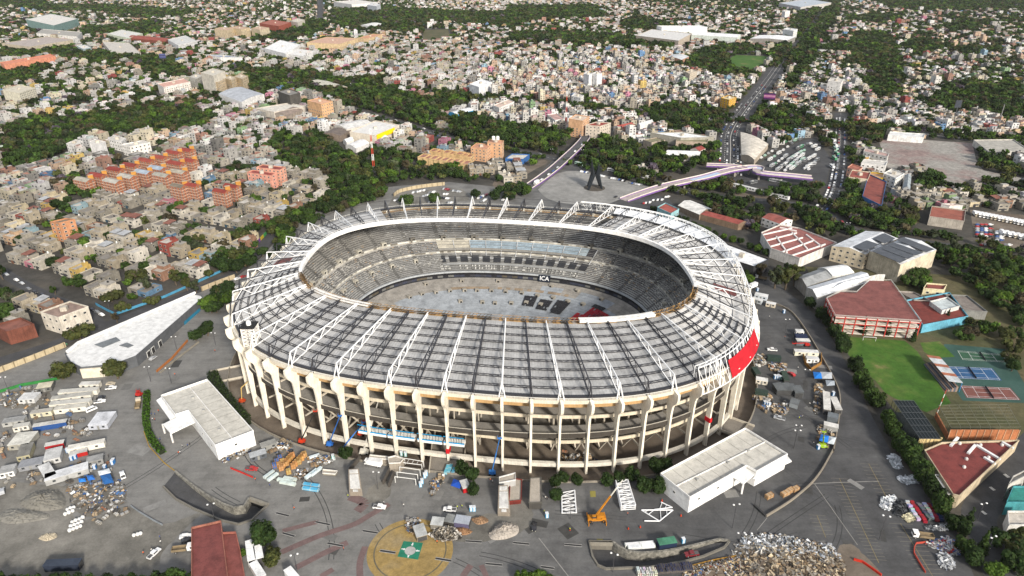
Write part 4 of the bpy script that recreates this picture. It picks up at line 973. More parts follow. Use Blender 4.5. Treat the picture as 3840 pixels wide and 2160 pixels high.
BT_ = [
 # name, label, cat, crop, pts(front,left,right) or polygon, h, wall, roof, style, floors
 ('apartment_block', 'salmon pink apartment block with scalloped roof edge, nearer the stadium of the two', 'apartment block', T6, ((165, 722), (-60, 690), (222, 698)), 13, 'e0a08c', '9a4a44', 'flat', 4),
 ('apartment_block', 'salmon pink apartment block with dark red roof, rear one of the two', 'apartment block', T6, ((255, 668), (30, 642), (312, 640)), 15, 'e4a890', '8f4640', 'flat', 5),
 ('apartment_block', 'white apartment block at the edge of the wood, leftmost of the white row', 'apartment block', T5, ((705, 250), (640, 232), (797, 210)), 10, 'f0eeea', 'd0ccc4', 'flat', 3),
 ('apartment_block', 'tall plain white block second from the left in the white row by the wood', 'apartment block', T5, ((965, 240), (862, 216), (1020, 214)), 13, 'f2f0ee', 'd6d2ca', 'flat', None),
 ('apartment_block', 'white block with terraces in the middle of the white row by the wood', 'apartment block', T5, ((1170, 215), (1050, 185), (1215, 180)), 11, 'f0eeea', 'd0ccc4', 'flat', 3),
 ('apartment_block', 'white block with orange end wall closing the white row by the wood', 'apartment block', T5, ((1255, 262), (1175, 240), (1450, 222)), 11, 'f0ece6', 'd0ccc4', 'flat', 3),
 ('brick_building', 'bare orange brick building of five floors standing over grey roofs', 'apartment block', T5, ((570, 1000), (482, 990), (725, 965)), 15, 'c08a66', '8a7a68', 'flat', 5),
 ('shop_building', 'cream building with a red window band and picture hoarding by the wall road', 'shop', B2, ((530, 950), (365, 900), (800, 850)), 11, 'd8d0c2', '9a8478', 'flat', 2),
 ('brick_hall', 'dark red brick hall with sunken terrace roof at the road corner', 'hall', B2, ((60, 1080), (-60, 1020), (310, 1010)), 8, '7a4a3c', '8a5a4c', 'flat', None),
 ('office_building', 'large teal glass office building over an open parking deck, far left', 'office', T1, ((520, 248), (250, 190), (752, 182)), 22, '8aa8a2', 'dcd8d0', 'flat', 5),
 ('shopping_hall', 'low white hall with grey roof in front of the teal office', 'hall', T1, ((745, 355), (350, 322), (790, 312)), 12, 'efece6', 'a8a49c', 'flat', None),
 ('shopping_hall', 'sprawling beige mall with a red roof rim, far left', 'mall', T1, ((290, 455), (15, 420), (722, 385)), 12, 'cbbfa8', 'b4a8a0', 'flat', 2),
 ('apartment_block', 'long salmon pink apartment row far left behind the trees', 'apartment block', T1, ((40, 628), (0, 605), (535, 545)), 15, 'e39a7c', 'd88a6c', 'flat', 5),
 ('shopping_hall', 'pale green and white hall beside the red canopy', 'hall', T1, ((1240, 370), (1035, 328), (1378, 325)), 10, 'dde6cc', 'd8d6d0', 'flat', None),
 ('market_canopy', 'wide rusty red canopy roof over a car park', 'canopy', T1, ((1600, 400), (1235, 365), (1648, 370)), 9, '8a5040', '9a4a38', 'gable', None),
 ('office_building', 'white stepped office with blue sign beside the red canopy', 'office', T1, ((1720, 440), (1620, 385), (1900, 395)), 12, 'f0f0ee', 'd0d0cc', 'flat', 2),
 ('office_building', 'low blue-glass office front with white frames among dark trees', 'office', T1, ((800, 475), (742, 448), (882, 460)), 11, 'a8bcc0', 'e0dcd6', 'flat', 3),
 ('office_building', 'grey office with stepped terraces left of the billboard', 'office', T1, ((1070, 500), (990, 405), (1360, 515)), 9, 'd0ccc2', 'c8c2b8', 'flat', 2),
 ('apartment_tower', 'plain pale stepped tower, tallest of its cluster above the arched hall', 'apartment tower', T1, ((2060, 735), (1940, 705), (2175, 690)), 28, 'dcd6c8', 'd0cabc', 'flat', 8),
 ('apartment_tower', 'low grey wing left of the pale stepped tower', 'apartment tower', T1, ((1900, 765), (1830, 745), (1960, 730)), 16, 'c4c0b6', 'c8c4ba', 'flat', 4),
 ('apartment_tower', 'tan slab block in front of the pale stepped tower', 'apartment tower', T1, ((2105, 800), (2025, 780), (2178, 770)), 18, 'cdb99a', 'c4b8a4', 'flat', 5),
 ('apartment_tower', 'middle tan slab block right of the pale stepped tower', 'apartment tower', T1, ((2235, 778), (2165, 755), (2285, 750)), 18, 'cbb898', 'c4b8a4', 'flat', 5),
 ('apartment_tower', 'rightmost tan slab block beside the arched hall', 'apartment tower', T1, ((2340, 765), (2262, 742), (2396, 735)), 18, 'c9b594', 'c4b8a4', 'flat', 5),
 ('apartment_block', 'white apartment block with pink vertical stripes', 'apartment block', T1, ((1580, 845), (1520, 812), (1838, 792)), 14, 'efe8e0', 'd8a898', 'flat', 5),
 ('arched_hall', 'white hall with a vaulted grey roof and red base wall', 'hall', T1, ((2335, 985), (2110, 905), (2552, 910)), 9, 'ecebe8', 'b8bcc2', 'barrel', None),
 ('apartment_block', 'cream apartment block with dark stair slots at the far left edge', 'apartment block', T1, ((185, 905), (25, 872), (340, 852)), 14, 'e8e2cc', 'd0c8b4', 'flat', 5),
 ('apartment_block', 'tan high apartment block behind the sports field, leftmost of three', 'apartment block', T1, ((2195, 295), (2070, 282), (2260, 275)), 22, 'd6c4a4', 'c8a890', 'flat', 7),
 ('apartment_block', 'tan high apartment block behind the sports field, middle of three', 'apartment block', T1, ((2330, 285), (2210, 268), (2415, 270)), 22, 'd2c09e', 'c8a890', 'flat', 7),
 ('apartment_block', 'tan high apartment block behind the sports field, rightmost of three', 'apartment block', T1, ((2510, 290), (2425, 275), (2600, 270)), 22, 'd8c8aa', 'c8a890', 'flat', 7),
 ('shopping_hall', 'white shop with a striped red vault and blue-white fascia', 'shop', T1, ((2130, 555), (1985, 530), (2340, 560)), 9, 'efeeea', '9aa4b4', 'flat', None),
 ('shopping_hall', 'big bright white box store beyond the wood', 'store', T2, ((310, 520), (105, 468), (456, 432)), 12, 'f4f4f2', 'f0f0ee', 'flat', None),
 ('shopping_hall', 'lower white wing of the box store with red trim', 'store', T2, ((480, 545), (310, 522), (595, 495)), 9, 'f0efec', 'e8e6e2', 'flat', 1),
 ('brick_apartments', 'dark red brick apartment slab with many windows', 'apartment block', T2, ((245, 255), (60, 225), (365, 218)), 18, 'a85a46', 'a86450', 'flat', 6),
 ('apartment_block', 'pale block with blank end wall beside the dark red slab', 'apartment block', T2, ((430, 220), (360, 205), (497, 192)), 20, 'ded6c8', 'cfc6b8', 'flat', 6),
 ('apartment_block', 'long tan apartment row with coloured laundry roofs', 'apartment block', T2, ((830, 428), (515, 412), (1010, 372)), 14, 'e0c69c', 'd0a890', 'flat', 4),
 ('apartment_block', 'tan apartment row further back with orange roofs', 'apartment block', T2, ((1100, 375), (1010, 368), (1245, 335)), 13, 'dcc29a', 'd09878', 'flat', 4),
 ('hospital', 'long white institutional building with arcaded front', 'hospital', T2, ((950, 45), (775, 18), (1200, 25)), 18, 'eeece8', 'e0dcd4', 'flat', 3),
 ('office_tower', 'blue-white tower at the end of the white institution', 'office', T2, ((1190, 62), (1100, 50), (1228, 40)), 24, 'd4d8de', 'd8d8d8', 'flat', 7),
 ('arched_hall', 'white vaulted hall among dark trees', 'hall', T2, ((1150, 262), (1030, 245), (1260, 235)), 9, 'ecebe8', 'e8e6e2', 'barrel', None),
 ('office_tower', 'dark charcoal office block with round white windows', 'office', T2, ((350, 925), (238, 885), (452, 898)), 20, '57544f', '8a8680', 'flat', None),
 ('office_building', 'peach office block with dark vertical window strips', 'office', T2, ((655, 1010), (520, 975), (766, 982)), 20, 'e0b488', 'd8a888', 'flat', 5),
 ('warehouse', 'long low shed roof of weathered white sheet in the trees', 'warehouse', T2, ((700, 835), (522, 780), (908, 838)), 6, 'b8b2a4', 'cbc6b8', 'gable', None),
 ('cube_hall', 'plain white cube with a dark glass side by the avenue', 'hall', T2, ((2180, 845), (2087, 815), (2305, 795)), 15, 'f4f4f4', 'f2f2f2', 'flat', None),
 ('arched_hall', 'white vaulted shed with bright blue side by the scrapyard', 'hall', T2, ((1960, 1110), (1885, 1088), (2128, 1065)), 6, '3a98cc', 'e0e2e2', 'barrel', None),
 ('office_building', 'white two-storey building beside the scrapyard', 'office', T2, ((2375, 1045), (2318, 1020), (2520, 985)), 9, 'f0eeea', 'd8c0b0', 'flat', 2),
 ('warehouse', 'white sheet-roofed store behind the yellow-signed store', 'warehouse', T2, ((900, 1250), (780, 1208), (1160, 1192)), 9, 'd8d2c8', 'dcdad6', 'gable', None),
 ('warehouse', 'brown striped shed beside the yellow-signed store', 'warehouse', T2, ((840, 1312), (668, 1290), (948, 1255)), 7, '8a7c70', '786c64', 'gable', None),
 ('market_tent', 'white vaulted tent in front of the yellow-signed store', 'tent', T6, ((990, 455), (890, 425), (1120, 400)), 5, 'e8e6e2', 'f0efed', 'barrel', None),
 ('market_tent', 'smaller white domed tent left of the vaulted tent', 'tent', T6, ((900, 395), (865, 375), (970, 370)), 4, 'e8e6e2', 'f0efed', 'barrel', None),
 ('market_tent', 'white tent roof right of the vaulted tent', 'tent', T6, ((1190, 365), (1130, 350), (1310, 350)), 5, 'dddcd8', 'd8dade', 'barrel', None),
 ('shopping_hall', 'long beige roof hall left of the peach office', 'hall', T2, ((200, 1085), (20, 1050), (520, 1030)), 8, 'd0c8bc', 'dcd6ca', 'flat', None),
 ('workshop', 'vaulted workshop of brown striped sheets', 'workshop', T2, ((330, 1120), (190, 1095), (480, 1060)), 6, 'a89c90', '98887c', 'barrel', None),
 ('shopping_mall', 'long beige front block of the white mall at the causeway', 'mall', T3, ((1660, 395), (1250, 345), (1790, 325)), 14, 'bcb0a0', 'dcdad6', 'flat', None),
 ('shopping_mall', 'white stepped upper block behind the mall front', 'mall', T3, ((1500, 262), (1450, 250), (1940, 262)), 22, 'f4f4f2', 'ececea', 'flat', None),
 ('shopping_mall', 'pale green-white wing of the mall with tent peaks on its roof', 'mall', T3, ((2230, 362), (1785, 335), (2262, 332)), 14, 'dde6dd', 'f4f4f4', 'gable', None),
 ('shopping_mall', 'grey patterned wing at the right-hand end of the mall', 'mall', T4, ((290, 390), (-70, 372), (370, 355)), 12, '98948e', 'f0f0f0', 'gable', None),
 ('office_tower', 'white office slab standing on the right end of the mall', 'office', T4, ((350, 300), (250, 285), (390, 282)), 22, 'ececea', 'e4e4e2', 'flat', 5),
 ('white_tower', 'plain white apartment tower, left one of a pair over the houses', 'apartment tower', T3, ((795, 728), (743, 712), (830, 712)), 20, 'f4f4f4', 'e8e6e2', 'flat', None),
 ('white_tower', 'plain white apartment tower, right one of a pair over the houses', 'apartment tower', T3, ((872, 725), (824, 710), (922, 710)), 20, 'f4f4f4', 'e8e6e2', 'flat', None),
 ('sports_hall', 'sports hall with a vaulted grey roof and brown walls', 'hall', T3, ((1690, 578), (1538, 555), (1762, 545)), 10, 'b08a72', 'd0d4d6', 'barrel', None),
 ('apartment_block', 'tan block with blank wall near the sports hall', 'apartment block', T3, ((1770, 718), (1728, 695), (1840, 690)), 14, 'cfc2ae', 'c8baa6', 'flat', 4),
 ('house_block', 'white three-storey house block by the avenue, with dark balconies', 'apartment block', T3, ((715, 950), (625, 930), (746, 925)), 10, 'ecebe8', 'd8d4cc', 'flat', 3),
 ('office_building', 'yellow office building with horizontal bands by the causeway', 'office', T3, ((2150, 968), (2070, 948), (2220, 942)), 12, 'd9a83a', 'd8c8a0', 'flat', 4),
 ('apartment_block', 'peach apartment block with rows of windows beside the red and white mast', 'apartment block', T3, ((735, 1172), (600, 1150), (800, 1130)), 20, 'e2b48c', 'd8c4b0', 'flat', 7),
 ('apartment_block', 'grey apartment block with red roofs right of the peach block', 'apartment block', T3, ((905, 1222), (762, 1212), (1008, 1190)), 15, 'd0c4b4', '9c4438', 'flat', 4),
 ('warehouse', 'white shed with a red gabled roof beside the scrapyard', 'warehouse', T3, ((1095, 1242), (1032, 1220), (1240, 1208)), 6, 'e8e6e2', 'a85248', 'gable', None),
 ('warehouse', 'white low shed behind the red-roofed shed', 'warehouse', T3, ((1290, 1215), (1260, 1195), (1420, 1180)), 6, 'eceae6', 'd8d8d6', 'gable', None),
 ('office_building', 'white wing with red roof at the foot of the mast', 'office', T3, ((470, 1165), (392, 1110), (560, 1150)), 8, 'ecebe8', 'c4a098', 'flat', 2),
 ('pavilion', 'flat-roofed concrete pavilion with a skylight strip, right of the white wing roof', 'pavilion', T7, ((2065, 350), (1765, 335), (2082, 295)), 7, 'b8a896', '8a8468', 'flat', None),
 ('pavilion', 'flat-roofed concrete pavilion left of the white wing roof', 'pavilion', T7, ((1530, 350), (1450, 325), (1660, 325)), 7, 'b0a494', '8a8468', 'flat', None),
 ('pavilion', 'pavilion with a sharp white wing-shaped roof', 'pavilion', T7, [(1518, 255), (1812, 305), (1832, 248)], 9, 'a8a498', 'f4f4f2', 'flat', None),
 ('pavilion', 'white folded-roof pavilion in the trees by the front avenue', 'pavilion', T7, ((1990, 478), (1660, 465), (2010, 430)), 6, 'c8c4bc', 'f0efec', 'gable', None),
 ('pavilion', 'small red-roofed pavilion in the trees behind the folded roof', 'pavilion', T7, ((1990, 430), (1905, 410), (2050, 405)), 6, 'd0c8bc', '984840', 'gable', None),
 ('filling_station', 'filling station canopy with a blue rim', 'filling station', T7, ((290, 510), (115, 505), (350, 465)), 5, '3a6aa8', 'd0ccc2', 'flat', None),
 ('arched_hall', 'ribbed cream vaulted hall beside the causeway', 'hall', T8, [(180, 292), (288, 332), (405, 200), (172, 100)], 6, 'b0a494', 'd8d0c2', 'barrel', None),
 ('apartment_block', 'white office block with rows of small windows right of the causeway', 'office', T4, ((808, 800), (682, 785), (832, 772)), 20, 'f0eeea', 'd8d2c8', 'flat', 6),
 ('apartment_block', 'lower white wing of the office with rows of small windows', 'office', T4, ((685, 850), (602, 838), (700, 815)), 9, 'f0eeea', 'd0ccc2', 'flat', 3),
 ('white_tower', 'small white tower block beyond the mall', 'apartment tower', T4, ((270, 115), (240, 108), (318, 105)), 22, 'ececea', 'e0dcd6', 'flat', 6),
 ('shopping_mall', 'vast flat grey-roofed mall on the far skyline', 'mall', T4, ((420, 70), (210, 30), (715, 25)), 16, 'c8c4c0', 'b8c0c8', 'flat', None),
 ('house', 'white villa with teal awning on the edge of the vacant lot', 'house', T8, ((1400, 310), (1200, 265), (1412, 285)), 9, 'efece6', 'c0a098', 'flat', 2),
 ('house', 'large cream blank-walled house facing the terminal street', 'house', T8, ((1235, 500), (1075, 480), (1260, 440)), 9, 'ded2ba', '9a5448', 'flat', None),
 ('house', 'house with a bright yellow terrace front', 'house', T8, ((1360, 490), (1238, 480), (1370, 450)), 7, 'd8b020', 'c8a078', 'flat', 1),
 ('house', 'white flat house behind the yellow-fronted one', 'house', T8, ((1380, 385), (1180, 365), (1400, 350)), 8, 'ecebe8', 'd0ccc4', 'flat', 2),
 ('house', 'pink house at the corner of the terminal street', 'house', T8, ((1150, 430), (1065, 400), (1190, 400)), 8, 'e0a890', 'a86a58', 'flat', 2),
 ('house', 'white cube house with balconies right of the yellow-fronted one', 'house', T8, ((1470, 490), (1365, 450), (1540, 450)), 10, 'eeede8', 'd8d4cc', 'flat', 3),
 ('house', 'grey metal-roofed house in the row beside the vacant lot', 'house', T8, ((1590, 580), (1530, 570), (1600, 470)), 7, 'c8c8c6', '98a0a4', 'gable', 1),
 ('school_block', 'blue and brown school court with louvred grey roofs', 'school', T8, ((1350, 720), (1190, 640), (1390, 520)), 8, '4a78b0', '8a4a40', 'flat', 2),
 ('ruined_hall', 'long roofless white hall beyond the vacant lot', 'hall', T8, ((2250, 270), (2120, 170), (2600, 265)), 6, 'd0ccc4', 'b0aca2', 'flat', None),
 ('mural_wall', 'long white wall with painted murals along the avenue', 'wall', T8, ((1700, 150), (1405, 130), (1712, 120)), 6, 'f0f0ee', 'e0e0de', 'flat', None),
 ('house', 'red-roofed house with green awnings beside the truck park', 'house', T8, ((2040, 850), (1750, 810), (2050, 760)), 7, 'b8b0a4', '9a5a4a', 'flat', None),
 ('house', 'white and red two-storey house behind the green-awning one', 'house', T8, ((1920, 720), (1850, 705), (2030, 720)), 9, 'eae6e0', 'a86454', 'flat', 1),
 ('solar_warehouse', 'cream warehouse with dark solar panels, lower left half', 'warehouse', T8, ((1215, 1125), (935, 1055), (1490, 990)), 11, 'd4c6ac', 'e4e6e8', 'gable', 3),
 ('solar_warehouse', 'cream warehouse with long rows of solar panels, larger right half', 'warehouse', T8, ((1510, 1210), (1250, 1095), (1810, 1085)), 13, 'd8ccb4', 'e4e6e8', 'gable', None),
 ('sawtooth_hall', 'large red sawtooth-roofed hall with white ribs', 'hall', T8, [(345, 945), (425, 1075), (665, 1160), (975, 1030), (655, 905), (500, 880)], 7, 'e4e0da', '98625b', 'flat', None),
 ('villa', 'white building with arched windows and a red tiled roof', 'villa', T8, ((500, 868), (350, 815), (608, 835)), 7, 'f2f0ec', '9a5a50', 'gable', 2),
 ('shed', 'long low shed, white half with ribbed sheets', 'shed', S2, ((1690, 245), (1500, 165), (1800, 195)), 5, '8a7a6a', 'e6e4de', 'gable', None),
 ('shed', 'long low shed, rusty red half with pale stripes', 'shed', S2, ((2030, 330), (1695, 240), (2130, 315)), 5, '8a7460', '985048', 'gable', None),
 ('house', 'small pale teal house with a red roof slab behind the facade ring', 'house', S2, ((1440, 240), (1320, 185), (1510, 200)), 7, '9ccad0', 'a8584c', 'flat', 1),
 ('event_tent', 'long white membrane hall running off the right side of the stadium', 'tent', S2, [(1830, 470), (2300, 640), (2165, 705), (1960, 640)], 9, '3a3a3c', 'f4f5f6', 'flat', None),
 ('arched_hall', 'white vaulted sheet roof beside the red-roofed school', 'hall', B6, ((960, 110), (760, 175), (1180, 60)), 9, 'd8d8d4', 'f0f2f2', 'barrel', None),
 ('arched_hall', 'smaller white vaulted roof behind the other two', 'hall', B6, ((770, 70), (655, 10), (940, 45)), 8, 'd8d8d4', 'f0f0ee', 'barrel', None),
 ('sheet_hall', 'white sloping sheet roof with thin ribs', 'hall', B6, ((650, 240), (570, 160), (1080, 110)), 8, 'c8c6c0', 'e6e8ea', 'gable', None),
 ('sheet_hall', 'grey and rusty sheet roof beside the white sloping one', 'hall', B6, ((570, 155), (490, 80), (780, 80)), 7, 'b0aca4', '9a9c9c', 'gable', None),
 ('club_building', 'low dark red flat roof right of the red-roofed school', 'club house', B6, ((1470, 458), (1345, 265), (1820, 390)), 5, '6ab0c8', '7a3a32', 'flat', None),
 ('club_building', 'low brown-grey flat roof behind the dark red one', 'club house', B6, ((1400, 262), (1270, 195), (1530, 270)), 5, 'a8a098', '8a8078', 'flat', None),
 ('club_building', 'grey flat roof at the right end of the club rooms', 'club house', B6, ((1790, 345), (1640, 220), (1970, 355)), 5, '8a8a86', '857c74', 'flat', None),
 ('club_building', 'white glazed lantern roof standing above the dark red club roof', 'club house', B6, ((1620, 345), (1525, 275), (1755, 310)), 7, 'd8d8d4', 'c4cccc', 'flat', None),
 ('club_building', 'small cream house with a dark red roof above the club rooms', 'club house', B6, ((1630, 185), (1475, 172), (1655, 145)), 5, 'e8dcb4', '8a4a42', 'flat', 1),
 ('red_roof_hall', 'low red-roofed building at the bottom edge, larger left part', 'building', B1, [(1288, 1130), (1482, 1085), (1492, 1170), (1540, 1560), (1288, 1560)], 5, 'a06a5a', '7d4642', 'flat', None),
 ('red_roof_hall', 'low red-roofed building at the bottom edge, curved right strip', 'building', B1, [(1492, 1165), (1582, 1160), (1610, 1280), (1660, 1560), (1540, 1560)], 4, 'a8685a', '844c46', 'flat', None),
 ('club_hall', 'big dark red tiled roof with white skylight strips at the corner road', 'hall', B5, [(1692, 98), (1850, 30), (2530, 10), (2000, 502), (1945, 488)], 6, 'c8b89c', '7c3c37', 'flat', None),
 ('club_hall', 'narrow white lean-to beside the dark red tiled roof', 'hall', B5, [(1782, 316), (1840, 320), (1955, 485), (1900, 490)], 5, 'e0ded8', 'e6e4de', 'flat', None),
 ('cream_block', 'plain cream block below the dark netted court', 'building', B6, ((1600, 1350), (1442, 1342), (1620, 1335)), 6, 'dcc48c', 'd8c8a0', 'flat', None),
 ('corner_house', 'pale grey house at the right edge beyond the corner road', 'house', B5, ((2480, 330), (2440, 400), (2620, 260)), 8, 'c8c4bc', 'b0aca4', 'flat', 1),
 ('corner_house', 'row house with teal and blue awnings at the right edge', 'house', B5, ((2420, 560), (2480, 420), (2640, 560)), 6, '4a9aa0', '3a8a80', 'flat', None),
 ('corner_house', 'white house with garden wall at the right edge, lowest of the row', 'house', B5, ((2440, 760), (2430, 640), (2640, 760)), 6, 'dcdad4', 'c8c0b4', 'flat', None),
]
for b in BT_: addb(*b[:6], b[6], b[7], b[8], b[9])
for p, n_ in ((T2(1180, 1310), 'yellow-signed store'), (T8(1500, 1200), 'solar-panel warehouse'), (T8(660, 1160), 'red sawtooth hall'), (B6(1100, 560), 'red-roofed school'), (T3(735, 1190), 'peach apartment block'), (T2(655, 1030), 'peach office'), (T2(350, 950), 'charcoal office'), (T1(2335, 1000), 'red-based hall'), (T1(1600, 880), 'pink-striped block'), (T5(1050, 260), 'white wood-side blocks'), (T5(600, 1080), 'bare brick building'), (B2(600, 1050), 'red-banded shop'), (T8(280, 340), 'ribbed cream hall'), (T8(1700, 420), 'vacant lot'), (T4(760, 880), 'windowed white office'), (B5(1850, 300), 'dark red tiled roof'), (B6(1250, 800), 'lawn'), (B6(1850, 830), 'blue tennis court'), (S2(1900, 640), 'membrane hall'), (T7(970, 800), 'black steel monument'), (T6(1160, 690), 'red and white mast'), (T7(1800, 330), 'white wing roof'), (T8(600, 330), 'bus station'), (T6(100, 800), 'salmon pink blocks'), (T1(300, 600), 'long salmon row'), (T6(1900, 560), 'yellow terraced houses'), (T8(2300, 950), 'truck park'), (T3(870, 830), 'white tower pair'), (T3(1660, 420), 'white mall'), (B3(1645, 1300), 'helipad edge'), (B1(600, 1000), 'rubble yard'), (B1(450, 300), 'site cabins'), (B6(300, 800), 'red-facade yard'), (B4(1300, 780), 'pickup underpass'), (B5(400, 1000), 'scrap heap'), (S3(400, 1100), 'orange crates'), (A(1000, 500), 'stadium car park')): landmark(p, n_)
# --- the yellow-signed store
P = px(T2, [(930, 1278), (1180, 1312), (1410, 1212), (1180, 1168)], 10)
r = bldg('supermarket', 'big flat white store with a bright yellow sign band', 'store', P, 10, 'd6ccbc', 'dcdad6', par=.8, mat=PAINT)
a, b = Vector(T2(1190, 1310, 10)[:2]+(0,)), Vector(T2(1360, 1240, 10)[:2]+(0,)); d = (b-a).normalized(); n = Vector((d.y, -d.x, 0)); n = n if n.y < 0 else -n
m = MB('ffd400'); m.beam([a+n*.5-r.location+Vector((0, 0, 5.8)), b+n*.5-r.location+Vector((0, 0, 5.8))], .6, 5.2); m.build('sign_band', PAINT, r)
# --- solar panels, skylights
def panels(name, label, cat, c, polys, z, col, mat=GLASS):
    pass
SOLARM = groundmat('solar_cells', [(.3, (.05, .055, .065)), (.7, (.09, .095, .105))], .3, .3, .5, .35)
sw = [o for o in bpy.data.objects if o.name.startswith('solar_warehouse')]; sw.sort(key=lambda o: o.name)
for o, lst, zz in ((sw[0], [[(1110, 1070), (1210, 1105), (1330, 1050), (1225, 1015)], [(1275, 1000), (1375, 1042), (1462, 1000), (1372, 955)]], 12.6), (sw[1], [[(1265, 1105), (1500, 1205), (1560, 1175), (1320, 1080)], [(1325, 1077), (1565, 1172), (1625, 1145), (1380, 1055)], [(1385, 1053), (1630, 1142), (1695, 1120), (1440, 1030)], [(1470, 1010), (1720, 1115), (1790, 1090), (1530, 990)]], 14.6)):
    for q in lst:
        cen = px(T8, q, zz); m = MB((.06, .065, .075)); m.prism([(x-o.location.x, y-o.location.y) for x, y in cen], zz+.8, zz+1.0, bottom=True); m.build('solar_panel', SOLARM, o)
o = next(o for o in bpy.data.objects if o.name.startswith('sawtooth_hall'))
for p, q in (((360, 960), (600, 905)), ((385, 1010), (640, 945)), ((420, 1060), (690, 985)), ((520, 1105), (780, 1010)), ((600, 1135), (880, 1040)), ((500, 900), (640, 930)), ((470, 975), (560, 1110)), ((600, 940), (730, 1080)), ((720, 960), (850, 1060))):
    a, b = T8(*p, 7), T8(*q, 7); m = MB('e8e2de'); m.beam([(a[0]-o.location.x, a[1]-o.location.y, 6.7), (b[0]-o.location.x, b[1]-o.location.y, 6.7)], .9, .9); m.build('roof_rib', PAINT, o)
o = [o for o in bpy.data.objects if o.name.startswith('club_hall')][0]
for p, q in (((1925, 55), (1990, -20)), ((2080, 120), (2145, 45)), ((2150, 45), (2365, 175)), ((2220, 155), (2320, 215)), ((2380, 20), (2480, 75))):
    a, b = B5(*p, 6), B5(*q, 6); m = MB('e6e6e4'); m.beam([(a[0]-o.location.x, a[1]-o.location.y, 5.7), (b[0]-o.location.x, b[1]-o.location.y, 5.7)], 1.1, .8); m.build('skylight', PAINT, o)
for q in ((2005, 32), (2190, 45), (2065, 168), (2260, 155), (2045, 240), (2380, 45)):
    a = B5(*q, 6); m = MB('d0ccc8'); m.lathe(a[0]-o.location.x, a[1]-o.location.y, [(.7, 5.6), (.7, 6.4), (.4, 6.8), (.1, 6.9)], 8); m.build('roof_vent', PAINT, o)
# --- school with open red-framed decks
Pq = px(B6, [(722, 250), (835, 196), (955, 203), (1058, 108), (1222, 112), (1456, 430), (790, 386)], 11)
r = thing('school', 'three-storey school with open red-framed decks and a broad faded red roof', 'school', (*Vector(Pq[0]).lerp(Vector(Pq[5]), .5), 0)); stamp(Pq, 1, 3)
inv = Matrix.Translation((-r.location.x, -r.location.y, 0))
def sp(mm, name, mat=PAINT, parent=None):
    o = mm.build(name, mat, r); o.matrix_parent_inverse = inv; return o
m = MB('98463f'); m.prism(Pq, 10.2, 11, col='d8d0c8', top='86524c', bottom=True); sp(m, 'roof', ROOFM)
m = MB('d8d4cc'); Pc = Pq+Pq[:1]; m.beam([(*p, 12) for p in Pc], .15, .15); m.beam([(*p, 11.5) for p in Pc], .1, .1); sp(m, 'roof_rail', STEEL)
for z in (.3, 3.7, 7.0): m = MB('d8d0c4'); m.prism(Pq, z, z+.5, bottom=True); sp(m, 'floor_deck')
cen = Vector((sum(p[0] for p in Pq)/7, sum(p[1] for p in Pq)/7)); m = MB('8a7a68'); m.prism([tuple(cen+(Vector(p)-cen)*.86) for p in Pq], 0, 10.2, cap=False); sp(m, 'wall', CITY)
for e in ((5, 6), (6, 0)):
    a, b = Vector(Pq[e[0]]), Vector(Pq[e[1]]); k = 8 if e[0] == 5 else 5
    for i in range(k+1): p = a.lerp(b, i/k); m = MB('b84038'); m.box(p.x, p.y, 0, .5, .5, 11.2); sp(m, 'column')
    for z in (4.9, 8.2): m = MB('e0dcd4'); m.beam([(*a, z), (*b, z)], .12, .2); sp(m, 'railing')
    m = MB('b84038'); m.beam([(*a, 10.0), (*b, 10.0)], .4, .4); m.beam([(*a, 6.5), (*b, 6.5)], .4, .4); sp(m, 'red_beam')
# --- courts
for name, lb, col, q in (('tennis_court', 'blue tennis court inside a green surround', (.03, .10, .22), [(1643, 775), (2000, 790), (2070, 880), (1700, 862)]), ('tennis_court', 'rust-red tennis court inside a green surround', (.19, .075, .06), [(1770, 925), (2140, 943), (2217, 1033), (1820, 1015)]), ('tennis_court', 'green tennis court furthest from the camera', (.035, .10, .055), [(1742, 652), (2080, 682), (2130, 742), (1782, 722)])):
    P = [Vector((*B6(*p)[:2], 0)) for p in q]; c = sum(P, Vector())/4; r = thing(name, lb, 'tennis court', c); P = [p-c for p in P]
    m = MB(col); m.face([p*1.06+Vector((0, 0, .03)) for p in P][::-1]); m.build('playing_surface', PAINT, r)
    m = MB((.75, .75, .75)); 
    def ln(a, b): line(m, a, b, .16, .04)
    a, b, cc, d = P
    ln(a, b); ln(b, cc); ln(cc, d); ln(d, a); ln(a.lerp(d, .125), b.lerp(cc, .125)); ln(a.lerp(d, .875), b.lerp(cc, .875)); ln(a.lerp(b, .23), d.lerp(cc, .23)); ln(a.lerp(b, .77), d.lerp(cc, .77)); ln(a.lerp(b, .23).lerp(d.lerp(cc, .23), .5), a.lerp(b, .77).lerp(d.lerp(cc, .77), .5))
    m.build('court_lines', PAINT, r)
    m = MB((.06, .06, .07)); m.beam([a.lerp(b, .5)*1.02, d.lerp(cc, .5)*1.02], .06, 1.0); m.build('net', CLOTH, r)
